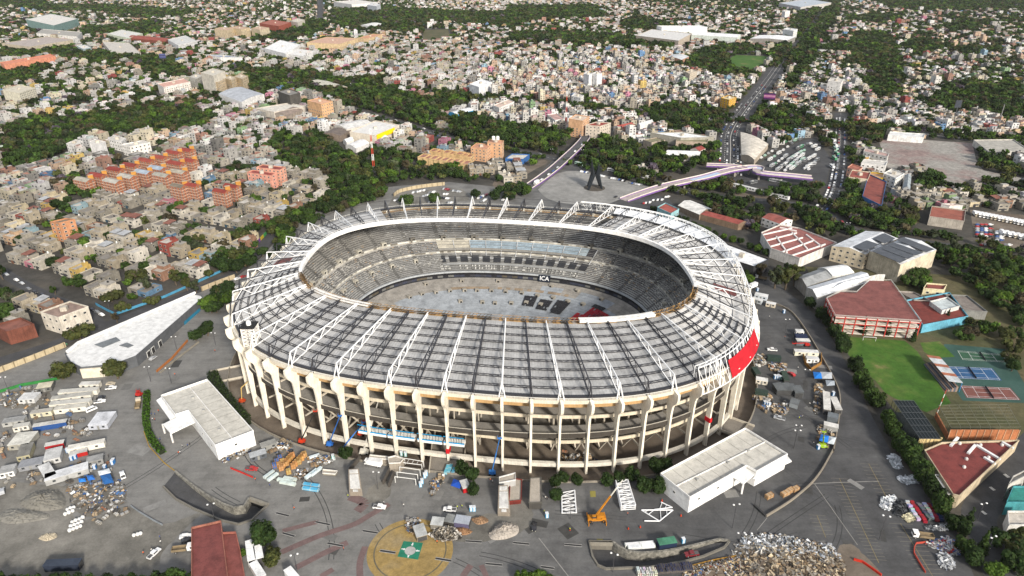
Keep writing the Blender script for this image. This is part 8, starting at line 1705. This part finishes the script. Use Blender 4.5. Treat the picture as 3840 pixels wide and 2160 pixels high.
# crates, bundles, toilets, bags, bins
def cratemesh(sx, sy, sz, col, strips):
    m = MB(col); m.box(0, 0, .12, sx, sy, sz); k = MB(strips); k.box(0, 0, .1+sz*.45, sx+.08, sy+.08, .18)
    for x in (-sx/2+.1, 0, sx/2-.1): k.box(x, 0, .1, .16, sy+.1, sz+.06)
    p = MB('6a5a40')
    for y in (-sy/2+.15, 0, sy/2-.15): p.box(0, y, 0, sx, .14, .12)
    return [('case', m.data('case', PAINT), True), ('batten', k.data('batten', PAINT), False), ('pallet', p.data('pallet', PAINT), False)]
CR = ('crate', cratemesh(2.0, 1.7, 2.2, (1, 1, 1), 'a0703a')); BU = ('panel_bundle', cratemesh(6.5, 1.3, 1.1, (1, 1, 1), 'c8ccc4')); ST = ('material_stack', cratemesh(1.6, 1.2, .9, (1, 1, 1), '6a6258'))
TM = MB((1, 1, 1)); TM.box(0, 0, .1, 1.2, 1.2, 2.1); TT = MB('d8dce0'); TT.box(0, 0, 2.2, 1.26, 1.26, .18); TD = MB('c8d0d8'); TD.box(0, -.61, .25, .8, .06, 1.8); TOI = ('portable_toilet', [('cabin', TM.data('cabin', PAINT), True), ('roof', TT.data('roof', PAINT), False), ('door', TD.data('door', PAINT), False)])
BG = MB((1, 1, 1)); BG.lathe(0, 0, [(.45, 0), (.62, .25), (.65, .8), (.5, 1.1), (.2, 1.15)], 8); BT2 = MB((.7, .7, .68)); [BT2.tube((.35*math.cos(a), .35*math.sin(a), 1.1), (.15*math.cos(a), .15*math.sin(a), 1.4), .05, 4) for a in (0, 1.57, 3.14, 4.71)]; BAG = ('bulk_bag', [('sack', BG.data('sack', CLOTH), True), ('loops', BT2.data('loops', CLOTH), False)])
OC = (.52, .30, .12)
for x0, y0, x1, y1, n in ((548, 1100, 628, 1010, 6), (645, 1085, 725, 1000, 6), (590, 1060, 640, 1000, 4), (690, 1050, 735, 990, 3), (608, 1130, 608, 1130, 1), (535, 1075, 560, 1050, 2)):
    for i in range(n): f = i/max(1, n-1); p = V3(S3, x0+(x1-x0)*f, y0+(y1-y0)*f); later(place(CR, p, .45, '', 'crate', 'orange-brown crates in the crate yard', [c*orr.uniform(.85, 1.15) for c in OC]), 'orange-brown', 'crate')
for x, y in ((495, 1080), (515, 1050), (540, 1020)): later(place(CR, V3(S3, x, y), .45, '', 'crate', 'blue crates in the crate yard', (.05, .13, .34)), 'dark blue', 'crate')
for c, x, y, rz, col, nm, sc in ((S3, 450, 1145, 1.0, (.62, .72, .72), 'pale green', .8), (S3, 480, 1165, 1.0, (.62, .72, .72), 'pale green', .8), (S3, 580, 1195, -.25, (.6, .7, .66), 'pale green', 1.1), (S3, 600, 1215, -.25, (.62, .72, .68), 'pale green', 1.1), (S3, 620, 1180, -.25, (.62, .7, .66), 'pale green', .9), (S3, 790, 1230, -.2, (.10, .42, .66), 'bright blue', 1.1), (S3, 785, 1262, -.2, (.10, .42, .66), 'bright blue', 1.1), (S3, 790, 1140, 1.0, (.6, .72, .76), 'pale blue', 1.), (S3, 830, 1120, 1.0, (.6, .70, .74), 'pale blue', .9), (S3, 815, 1000, .5, (.62, .7, .74), 'pale blue', .7), (S3, 1880, 1105, 1.4, (.14, .46, .58), 'turquoise', .8), (S3, 1905, 1100, 1.4, (.14, .46, .58), 'turquoise', .8), (S3, 1935, 1115, 1.4, (.06, .3, .45), 'turquoise', .5), (B4, 1280, 630, .1, (.8, .8, .8), 'white', 1.7), (B4, 1300, 655, .1, (.78, .8, .82), 'white', 1.6)): later(place(BU, V3(c, x, y), rz, '', 'panel bundle', 'wrapped panel bundles', col, (sc, 1, 1)), nm, 'panel bundle')
for c, pts, col, nm in ((B1, [(685, 450), (710, 443), (738, 437), (485, 672), (510, 662), (640, 730), (708, 732), (758, 700), (765, 690), (458, 620)], (.04, .2, .5), 'blue'), (B3, [(1745, 320), (1760, 290), (1785, 235), (1800, 215), (2232, 555), (2262, 555)], (.10, .42, .68), 'light blue'), (B4, [(388, 360), (1702, 605)], (.06, .36, .62), 'light blue'), (B6, [(320, 870), (338, 872), (355, 874), (390, 360), (240, 1075), (258, 1080), (275, 1085), (770, 1000), (185, 190), (655, 1415)], (.05, .22, .48), 'blue'), (B6, [(372, 878), (345, 868)], (.06, .3, .2), 'green'), (S3, [(1515, 985), (1548, 990), (965, 1010)], (.03, .34, .28), 'green')):
    for x, y in pts: later(place(TOI, V3(c, x, y), .2, '', 'portable toilet', 'portable toilets', col), nm, 'portable toilet')
for x, y in [(440, 1040), (465, 1030), (490, 1018), (455, 1010), (475, 1000), (498, 995)]+[(470+i*24+j*8, 1150-i*10-j*28) for i in range(4) for j in range(3)]+[(900, 1182), (925, 1176), (945, 1170)]: later(place(BAG, V3(B1, x, y), orr.uniform(0, 1), '', 'bulk bag', 'white bulk bags of sand', (.72, .72, .70), orr.uniform(.95, 1.2)), 'white', 'bulk bag')
SC_ = [('grey', (.35, .35, .34)), ('brown', (.28, .19, .11)), ('white', (.72, .72, .7)), ('rusty', (.34, .15, .08)), ('blue', (.08, .18, .38)), ('tan', (.5, .38, .24)), ('dark', (.06, .06, .06)), ('pale', (.55, .54, .5))]
NST = 0
def scatter(c, poly, n, wts, group, sc=(.6, 1.5)):
    global NST
    P = px(c, poly); xs, ys = [p[0] for p in P], [p[1] for p in P]; k = 0; n = int(n*.66)
    while k < n:
        x, y = orr.uniform(min(xs), max(xs)), orr.uniform(min(ys), max(ys))
        if not inpoly(x, y, P): continue
        nm, col = SC_[orr.choices(range(8), wts)[0]]; kk = orr.uniform(.8, 1.2)
        later(place(ST, (x, y, .03), orr.uniform(0, 3.1), '', 'material stack', group, [q*kk for q in col], (orr.uniform(.6, 2.4), orr.uniform(.5, 1.4), orr.uniform(*sc))), nm, 'stack of material'); k += 1; NST += 1
scatter(B1, [(440, 850), (720, 800), (800, 830), (840, 980), (560, 1060), (520, 960)], 55, (6, 4, 3, 3, 2, 4, 3, 3), 'stacks in the rubble yard', (.3, 1.)); scatter(B1, [(0, 200), (180, 180), (330, 260), (200, 320), (0, 330)], 22, (6, 3, 4, 1, 2, 2, 3, 3), 'stacks in the cabin yard'); scatter(B1, [(0, 480), (70, 480), (80, 700), (0, 720)], 14, (6, 3, 4, 1, 2, 2, 3, 3), 'stacks in the cabin yard'); scatter(B1, [(440, 410), (520, 410), (520, 450), (430, 470)], 8, (1, 5, 1, 2, 0, 5, 1, 1), 'stacks in the cabin yard')
scatter(B6, [(275, 750), (400, 750), (410, 800), (380, 850), (290, 830)], 22, (2, 5, 4, 3, 1, 6, 2, 3), 'stacks in the right-hand yard'); scatter(B6, [(145, 690), (230, 690), (235, 790), (150, 760)], 12, (3, 4, 4, 1, 0, 5, 2, 3), 'stacks in the right-hand yard'); scatter(B6, [(160, 1020), (400, 1040), (410, 1160), (300, 1150), (160, 1120)], 30, (4, 4, 7, 1, 3, 5, 1, 3), 'stacks in the right-hand yard'); scatter(B6, [(620, 900), (680, 920), (660, 1130), (620, 1130)], 12, (5, 3, 3, 3, 0, 3, 3, 2), 'stacks in the right-hand yard'); scatter(B6, [(650, 1240), (800, 1260), (770, 1430), (640, 1430)], 14, (3, 3, 5, 1, 2, 4, 1, 3), 'stacks in the right-hand yard'); scatter(S3, [(430, 880), (600, 860), (640, 960), (480, 980)], 14, (4, 3, 6, 1, 2, 3, 2, 2), 'stacks in the crate yard'); scatter(S3, [(760, 1000), (940, 990), (940, 1060), (800, 1080)], 10, (2, 2, 6, 0, 3, 4, 0, 2), 'stacks in the crate yard'); scatter(S3, [(1760, 1180), (1830, 1150), (1850, 1220), (1750, 1310)], 8, (2, 3, 5, 1, 1, 4, 0, 2), 'stacks by the ramp'); scatter(B3, [(1610, 640), (1700, 640), (1700, 760), (1620, 740)], 8, (3, 4, 2, 2, 0, 4, 2, 2), 'stacks by the shacks')
scatter(S4, [(450, 850), (680, 840), (680, 900), (460, 910)], 10, (4, 4, 2, 2, 1, 5, 1, 2), 'stacks under the stadium')
scatter(B1, [(0, 330), (330, 330), (560, 330), (610, 400), (540, 420), (0, 400)], 16, (6, 3, 4, 1, 2, 3, 3, 3), 'stacks in the cabin yard'); scatter(B1, [(220, 460), (600, 440), (620, 540), (300, 560), (230, 600)], 30, (6, 4, 3, 2, 1, 4, 4, 3), 'stacks in the cabin yard', (.3, 1.)); scatter(B1, [(0, 760), (280, 740), (290, 830), (60, 860)], 20, (5, 3, 3, 1, 1, 4, 5, 3), 'stacks in the cabin yard', (.3, 1.)); scatter(B1, [(560, 980), (850, 980), (840, 1060), (600, 1110)], 24, (5, 2, 5, 2, 2, 3, 6, 4), 'stacks in the rubble yard', (.3, 1.)); scatter(B1, [(440, 690), (760, 690), (780, 830), (430, 860)], 30, (3, 3, 6, 2, 5, 3, 3, 3), 'stacks in the rubble yard', (.3, 1.2))
print('stacks', NST)
# rubble heaps: a mound with loose pieces over it
def heap(c, poly, h, base, cols, n, label, z0=.03, lab='heap', piece=(.3, 1.1), name='rubble_heap', cat='heap', cols2=None):
    if not n: n, cols, piece = 500, [base], (.06, .28)
    P = px(c, poly); cx, cy = sum(p[0] for p in P)/len(P), sum(p[1] for p in P)/len(P); r = thing(name, label, cat, (cx, cy, 0)); P = [(x-cx, y-cy) for x, y in P]; m = MB(base); rings = 9
    hr_ = random.Random(int(cx)); tab = {}
    def hgt(f, k):
        if (f, k) not in tab: tab[f, k] = h*(1-f)**.75*hr_.uniform(.72, 1.12)
        return tab[f, k]
    S_ = [Vector((x, y, 0)) for x, y in smooth([(*p, 0) for p in P+P[:1]], 4)] if 0 else [v for v in smooth([(*p, 0) for p in P+P[:1]], 4)][:-1]
    k = len(S_); V = []
    for i in range(rings+1):
        f = 1-i/rings
        for j in range(k): V.append((S_[j].x*f, S_[j].y*f, z0+(hgt(f, j) if i else 0)))
    F = [(i*k+j, i*k+(j+1) % k, (i+1)*k+(j+1) % k, (i+1)*k+j) for i in range(rings) for j in range(k)]; m.mesh(V, F); m.build('mound', DUST if base == 'dust' else PAINT, r)
    if n:
        Q, C = [], []
        for _ in range(n):
            f = hr_.random()**.5; j = hr_.randrange(k); x, y = S_[j].x*f, S_[j].y*f; z = z0+h*(1-f)**.6*.85+.15; s = piece[0]+(piece[1]-piece[0])*hr_.random()**2.2; col = lin(hr_.choice(cols2 if cols2 and y+hr_.gauss(0, 3) > 1.5 else cols)); kk = hr_.uniform(.7, 1.2)
            d = Vector((hr_.gauss(0, 1), hr_.gauss(0, 1), hr_.gauss(0, .22))).normalized(); e = d.cross(Vector((0, 0, 1))).normalized(); e.rotate(Matrix.Rotation(hr_.gauss(0, .45), 3, d)); nn = d.cross(e); p = Vector((x, y, z)); a, b, t = d*s, e*s*hr_.uniform(.15, .7), nn*.06*s
            for sg in (1, -1): q = [p-a-b+t*sg, p+a-b+t*sg, p+a+b+t*sg, p-a+b+t*sg]; Q.append([list(v) for v in (q if sg > 0 else q[::-1])]); C.append([x_*kk for x_ in col])
        o = link(bpy.data.objects.new('loose_pieces', quads('loose_pieces', Q, C, PAINT)), r); o['kind'] = 'stuff'
MIXC = ['d8d8d6', 'b8b4ac', '8a7a66', '6a5a48', 'a88a62', '4a4844', 'c8c4bc', '3a3836', '9a8468', 'd0b890', '7a3a30', '4a6a9a']
heap(B5, [(-60, 1100), (60, 900), (200, 850), (380, 850), (560, 880), (780, 930), (880, 960), (990, 1120), (900, 1260), (500, 1300), (0, 1300)], 1.7, '8a8378', ['8a7a66', '6a5a48', '9a8468', '5a5046', 'b8a88e', '4a4238', 'a8a094', 'c8b89a', '7a6a58'], 5600, 'large heap of mixed demolition scrap at the bottom right', piece=(.14, 1.25), name='scrap_heap', cols2=['d4d8dc', 'e4e6e8', 'b8c0c8', 'a8acb0', '8a8c8e', '6a6a68', 'c8c4bc', '9a8a74', 'b0a898', '4a4c50']); heap(B4, [(1780, 850), (1990, 800), (2200, 760), (2320, 760), (2300, 960), (1700, 980)], 1.6, '6e6254', MIXC, 1800, 'lower spill of brown scrap along the underpass kerb', piece=(.25, .8), name='scrap_heap')
heap(B3, [(1830, 800), (1900, 730), (1990, 720), (2080, 740), (2130, 800), (2090, 835), (1950, 850)], 2.2, '85796a', ['b0a898', '6a6256', 'd0cac0', '4a4640'], 700, 'rubble heap beside the tin-roofed shacks'); heap(B3, [(2080, 730), (2160, 720), (2240, 760), (2180, 790), (2110, 780)], 1.4, '9a7656', [], 0, 'small orange-tan sand heap beside the rubble', name='sand_heap'); heap(B3, [(2230, 640), (2340, 615), (2400, 660), (2300, 690)], 1.6, '9a7c60', [], 0, 'tan sand heap behind the shacks', name='sand_heap'); heap(B3, [(2400, 790), (2480, 700), (2560, 670), (2680, 700), (2680, 780), (2560, 830), (2440, 835)], 3.2, 'a8a096', [], 0, 'pale conical gravel heap between helipad and underpass', name='gravel_heap')
heap(B1, [(125, 960), (200, 900), (320, 875), (420, 890), (440, 980), (340, 1010), (200, 1005)], 3.2, '7b7870', [], 0, 'big grey-brown sand mound in the dusty yard', name='sand_heap'); heap(B1, [(-40, 1060), (60, 1000), (240, 1010), (340, 1050), (250, 1080), (60, 1100)], 1.5, '85827a', [], 0, 'long low sand bank left of the big mound', name='sand_heap'); heap(B1, [(260, 1200), (300, 1170), (370, 1165), (380, 1190), (310, 1215)], .8, 'c8bca4', [], 0, 'small pale heap in the dusty yard', name='sand_heap')
heap(B5, [(1310, 520), (1420, 500), (1420, 560), (1390, 620), (1310, 600)], 1.0, 'a8acae', ['e0e4e6', 'c8ccd0', 'f0f0f0'], 260, 'heap of white bags at the top of the baled scrap'); heap(B5, [(1390, 560), (1480, 550), (1540, 600), (1500, 680), (1430, 660)], 1.2, '3a3c3e', ['3a3c40', '2a2c2e', '5a5c5e'], 260, 'heap of dark grey bags beside the white ones'); heap(B5, [(1500, 680), (1570, 650), (1600, 700), (1540, 730)], .8, 'b0aa90', ['d8d0b0', 'c8c0a0'], 120, 'small heap of cream scraps')
heap(B5, [(1700, 920), (1900, 860), (2010, 960), (2000, 1020), (1880, 1000), (1760, 950)], 1.0, 'a8a8a4', ['e8e8e6', 'c8c8c4', 'b03a30', '5a6a9a', '8a8a86'], 420, 'spread of white and coloured scrap panels by the cypress trees'); heap(B5, [(1800, 1020), (1900, 1010), (1960, 1110), (1900, 1150), (1830, 1110)], .9, '9a9c9e', ['d8dadc', 'b0b2b4', '7a7c7e'], 240, 'pile of crumpled silver sheet near the bottom right'); heap(B5, [(1360, 140), (1440, 130), (1500, 240), (1420, 250)], .7, '9aa0a2', ['d8dce0', 'b0b4b8'], 140, 'crumpled pale plastic by the hedge row'); heap(B5, [(1450, 330), (1600, 320), (1650, 380), (1500, 385)], .7, 'a8aeb0', ['e0e4e8', 'b8bcc0'], 160, 'white plastic sheets in the shade of the hedge row'); heap(B5, [(1710, 780), (1900, 750), (1905, 800), (1720, 800)], .9, '8a8c8e', ['b8babc', 'd0d2d4', '6a6c6e'], 160, 'grey crumpled bales in front of the coloured rows')
for i, (x0, y0, x1, y1, col, nm) in enumerate(((1530, 555, 1640, 720, 'b8bcc0', 'grey and silver'), (1570, 555, 1700, 740, '9c2430', 'crimson'), (1630, 570, 1740, 720, '6a6e70', 'grey'), (1680, 570, 1770, 710, 'c0c4c8', 'silver'), (1720, 575, 1810, 730, '8a2230', 'dark red'), (1755, 585, 1850, 730, '26365a', 'navy blue'))):
    a, b = V3(B5, x0, y0), V3(B5, x1, y1); t = thing('seat_row_stack', f'{nm} row of stacked old seats beside the hedge row', 'seat stack', (a+b)/2, ang(a, b), 'rows of stacked old seats'); L = (b-a).length
    for k in range(12): m = MB([c*orr.uniform(.7, 1.2) for c in lin(col)]); m.box(-L/2+(k+.5)*L/12, orr.uniform(-.15, .15), .05, L/13, 1.5, orr.uniform(.9, 1.4), orr.uniform(-.1, .1)); m.build('seat_bale', CLOTH, t)
for x0, x1, y0, y1, n, col, nm, lb in ((1255, 1440, 880, 935, 9, 'e4e4e4', 'white', 'white'), (1450, 1780, 850, 925, 16, '1c2a52', 'navy', 'navy blue')):
    for i in range(n):
        for j in range(2): p = V3(B4, x0+(x1-x0)*(i+.5)/n+j*8, y0+(y1-y0)*(j+.3)/2-(i/n)*(0 if nm == 'white' else 25)); later(place(ST, p, .1, '', 'seat stack', f'{lb} seat stacks along the underpass kerb', [c*orr.uniform(.8, 1.15) for c in lin(col)], (.7, 1.3, orr.uniform(1.2, 1.9))), lb, 'stacked old seats')
# kerb bits, barriers
def barrier(c, pts, h, col, label, wd=.25): wall('barrier', [V3(c, *p) for p in pts], wd, h, 0, col, label, 'barrier', PAINT)
barrier(B5, [(1065, 1065), (1140, 1085), (1220, 1140), (1310, 1205)], .9, 'c0301c', 'orange-red plastic barrier on the brown soil', .5); barrier(B5, [(1720, 910), (1620, 920), (1600, 960), (1600, 1010), (1640, 1080), (1700, 1180)], .8, 'b84a3a', 'faded red barrier line round the scrap panels'); barrier(S3, [(140, 1090), (240, 1130), (320, 1165)], .8, 'c0302a', 'red mesh barrier left of the crate yard'); barrier(B4, [(1800, 830), (2000, 780), (2215, 740)], .5, 'b88a3a', 'yellowish timber kerb along the scrap heap', .5); barrier(B6, [(540, 695), (555, 760), (600, 810), (680, 760), (680, 690)], 2., '9a7038', 'orange-brown timber screen round a white hut', .3); barrier(B1, [(880, 985), (930, 1020), (1030, 1080), (1090, 1110)], .8, '8a8f94', 'low mesh barrier from the rubble yard to the lane'); barrier(B2, [(1420, 1440), (1560, 1320), (1700, 1160)], 1.3, 'a86a3a', 'brown barrier wall running down from the triangular hall', .4); barrier(B2, [(1450, 1449), (1590, 1330), (1800, 1170)], .9, '8a8478', 'grey concrete wall just right of the brown barrier', .5); barrier(B1, [(1180, 750), (1100, 690), (1000, 580), (965, 480)], .3, 'a8883a', 'yellow painted kerb round the clipped hedge', .3); barrier(B1, [(0, 220), (150, 175), (300, 150), (400, 130)], 1.6, '2f7a3a', 'green mesh fence at the top of the cabin yard', .2)
barrier(S4, [(1990, 1280), (2085, 1370)], .9, '3a3a3a', 'dark steel rack leaning by the kerb wall', .8)
for x, y in ((1240, 1030), (610, 485), (1175, 475), (1290, 460), (1683, 350), (1500, 205)):
    p = V3(B4, x, y); r = thing('traffic_cone', '', 'traffic cone', p, 0, 'orange traffic cones'); m = MB('c8421c'); m.lathe(0, 0, [(.35, .08), (.12, .95), (.1, 1.0)], 8); m.build('cone', PAINT, r); m = MB((.05, .05, .05)); m.box(0, 0, 0, .8, .8, .08); m.build('base', PAINT, r); later(r, 'orange', 'traffic cone')
for i, (x, y, s) in enumerate(((2110, 1215, 2.2), (2240, 1195, 2.6), (2320, 1160, 2.0), (2280, 1170, 1.8))):
    later(place(CR, V3(S4, x, y), .5, '', 'crate', 'tan crates by the kerb wall', (.42, .30, .18), (s*.8, 1.0, .8)), 'tan', 'crate')
# goal, club floodlights
for c, a, b in ((B6, (1005, 572), (1103, 578)),): p, q = V3(c, *a), V3(c, *b); r = thing('goal', 'white goal frame on the lawn in front of the school', 'goal', p); m = MB('e8e8e8'); m.path([p, p+Vector((0, 0, 2.4)), q+Vector((0, 0, 2.4)), q], .1, 6); sub(r, m, 'goal_frame', STEEL); m = MB('9a9a9a'); m.path([p+Vector((0, 0, 2.4)), p+Vector((0, 1.5, 0)), q+Vector((0, 1.5, 0)), q+Vector((0, 0, 2.4))], .05, 4); sub(r, m, 'net_stay', STEEL)
p = V3(B6, 1580, 1140); r = thing('mast', 'red and white striped pole between lawn and caged courts', 'mast', p)
for k in range(6): m = MB('b84a3a' if k % 2 else 'e8e8e6'); m.tube((k*.12, 0, k*2.3), ((k+1)*.12, 0, k*2.3+2.3), .18, 6); m.build('pole_section', STEEL, r)
# ---- people: one skinned body, coloured by height
def person_mesh(stride):
    bm = bmesh.new(); J = [(0, 0, .92), (0, 0, 1.15), (0, 0, 1.42), (0, 0, 1.52), (0, 0, 1.70), (.19, 0, 1.42), (.25, .03, 1.15), (.24, .12*stride, .92), (-.19, 0, 1.42), (-.25, -.03, 1.15), (-.24, -.1*stride, .92), (.1, 0, .88), (.11, .15*stride, .48), (.11, .05*stride, .06), (.11, .2, .04), (-.1, 0, .88), (-.11, -.12*stride, .48), (-.11, -.3*stride, .08), (-.11, -.15*stride+.08, .04)]
    R_ = [.14, .14, .16, .06, .11, .07, .05, .04, .07, .05, .04, .09, .065, .05, .04, .09, .065, .05, .04]; vs = [bm.verts.new(j) for j in J]
    for a, b in ((0, 1), (1, 2), (2, 3), (3, 4), (2, 5), (5, 6), (6, 7), (2, 8), (8, 9), (9, 10), (0, 11), (11, 12), (12, 13), (13, 14), (0, 15), (15, 16), (16, 17), (17, 18)): bm.edges.new((vs[a], vs[b]))
    me = bpy.data.meshes.new('tmp'); bm.to_mesh(me); bm.free(); o = bpy.data.objects.new('tmp', me); COL.objects.link(o); o.modifiers.new('s', 'SKIN'); 
    for i, d in enumerate(me.skin_vertices[0].data): d.radius = (R_[i], R_[i]*.85)
    me.skin_vertices[0].data[0].use_root = True; o.modifiers.new('u', 'SUBSURF').levels = 1
    dg_ = bpy.context.evaluated_depsgraph_get(); res = bpy.data.meshes.new_from_object(o.evaluated_get(dg_)); bpy.data.objects.remove(o); return res
def person_variant(base, top, legs, hat):
    me = base.copy(); me.name = 'body'; a = me.attributes.new('Col', 'FLOAT_COLOR', 'FACE'); C = []
    for p in me.polygons:
        z, x = p.center.z, abs(p.center.x); c = hat if z > 1.66 else (.35, .2, .13) if z > 1.48 or (x > .2 and z < 1.0 and z > .8) else lin(top) if z > .95 else (.03, .03, .03) if z < .1 else lin(legs); C += [*c, 1]
    a.data.foreach_set('color', C); me.materials.clear(); me.materials.append(CLOTH); return me
PB = [person_mesh(.3), person_mesh(1.)]; PV = {}
for nm, t, l, h in (('orange vest and white helmet', 'd8602a', '2a3040', (.8, .8, .78)), ('yellow vest and white helmet', 'b8c82a', '2a3040', (.8, .8, .78)), ('dark clothes', '26282c', '22242a', (.03, .02, .02)), ('white shirt and dark trousers', 'd8d8d4', '2a2c34', (.03, .02, .02)), ('blue shirt and jeans', '3a5a9a', '2a3048', (.5, .1, .05))): PV[nm] = [person_variant(b, t, l, h) for b in PB]
for c, pts in ((B3, [(150, 265), (290, 320), (525, 545), (1003, 935), (1582, 515), (2145, 525), (2100, 535), (1905, 870), (1045, 425), (1390, 490), (2420, 270), (2440, 285)]), (B1, [(1018, 370), (1040, 372), (1065, 350), (1025, 405), (1040, 408), (1200, 632), (1210, 628), (1225, 585), (1260, 580), (1275, 575), (1075, 540), (1075, 1195), (1080, 1230), (1020, 1285), (965, 1305), (700, 650), (730, 655), (1175, 105)]), (B6, [(398, 555), (500, 795), (590, 1075), (520, 1175), (535, 1172), (500, 1180), (510, 1185), (620, 1380), (278, 398)]), (B4, [(375, 185), (392, 195), (362, 320), (825, 440), (1168, 340), (610, 490)]), (S3, [(1335, 635), (15, 150), (5, 320)])):
    for x, y in pts:
        nm = orr.choice(list(PV)); p = V3(c, x, y, 23.9 if (x, y) == (1335, 635) else 0); r = thing('person', '', 'person', (p.x, p.y, p.z+.02), orr.uniform(0, 6.28), 'people on the site'); link(bpy.data.objects.new('body', orr.choice(PV[nm])), r); later(r, 'person in', nm)

for a, b in (((95, 840), (118, 1035)), ((168, 890), (188, 1015)), ((118, 1050), (205, 1190)), ((445, 1110), (525, 1200))): pass
for a, b, lb in (((88, 840), (112, 1030), 'white semi-trailer left one of the pair under the large round tree'), ((165, 890), (188, 1010), 'white semi-trailer right one of the pair under the large round tree'), ((125, 1050), (215, 1190), 'white semi-trailer beside the red-roofed building at the bottom edge'), ((455, 1110), (540, 1210), 'white semi-trailer at the bottom edge near the olive trees')): cabin(B3, a, b, 2.6, 3.6, 'e4e4e2', lb, 'f0f0ee', 'semi_trailer', 'trailer', False)

PILEC = ['d8d8d6', 'e8e6e0', 'a88a62', '8a6a44', '6a6a68', 'b8b4ac', '3a5a8a', '4a4844', 'c8a880']
for c, q, lb in ((B6, [(150, 690), (235, 692), (240, 770), (160, 765)], 'mixed pile of boards and sacks nearest the red facade'), (B6, [(275, 755), (395, 750), (405, 800), (290, 810)], 'pile of cardboard and boards below the dark green container'), (B6, [(290, 1060), (415, 1070), (415, 1150), (310, 1145)], 'pile of white sacks and cardboard beside the silver pickup'), (B6, [(625, 910), (680, 925), (660, 1120), (625, 1125)], 'long strip of scrap between the tents and the long trailers'), (B6, [(660, 1245), (700, 1250), (705, 1290), (655, 1290)], 'small pile of drums and scrap above the lime green crane'), (B6, [(160, 985), (290, 1000), (300, 1040), (165, 1030)], 'pile of rags and boards in front of the second green container'), (S3, [(420, 895), (600, 860), (640, 950), (470, 975)], 'pile of sacks and cut sheets behind the grey site office'), (S3, [(760, 1000), (950, 985), (950, 1050), (800, 1075)], 'spread of offcuts and blue scraps left of the round tree'), (S3, [(655, 1120), (755, 1095), (740, 1165), (660, 1180)], 'green skip load of white offcuts among the panel bundles'), (S3, [(1750, 1200), (1840, 1150), (1850, 1200), (1760, 1310)], 'trail of boards and sheets beside the ramp'), (S3, [(60, 1010), (260, 930), (290, 960), (90, 1045)], 'pile of dark pipes and boards under the white gate hall'), (B1, [(440, 850), (800, 810), (830, 960), (560, 1050)], 'broad mixed debris spread across the rubble yard'), (B1, [(20, 220), (300, 190), (320, 300), (30, 320)], 'spread of timber and sheets at the top of the cabin yard'), (B3, [(1600, 640), (1720, 630), (1720, 760), (1620, 750)], 'pile of household scrap left of the shacks'), (S4, [(455, 850), (690, 845), (690, 905), (460, 910)], 'pile of timber and equipment under the stand')):
    heap(c, q, .7, '6e6a62', PILEC, 170 if 'broad' not in lb else 500, lb, name='debris_pile', cat='debris pile', piece=(.2, 1.1), z0=.03 if c is not S4 else ZM+.05)
# ================================================================== the air
m, n, b = newmat('haze_air'); n.nodes.remove(b); pv = n.nodes.new('ShaderNodeVolumePrincipled'); pv.inputs['Color'].default_value = (.95, .96, 1., 1); pv.inputs['Density'].default_value = HAZE; pv.inputs['Anisotropy'].default_value = .2
n.links.new(pv.outputs[0], n.nodes['Material Output'].inputs['Volume'])
mb = MB(); mb.box(0, 2600, -12, 9000, 5800, 260); o = mb.build('haze', m); o['kind'] = 'stuff'
label_pending()
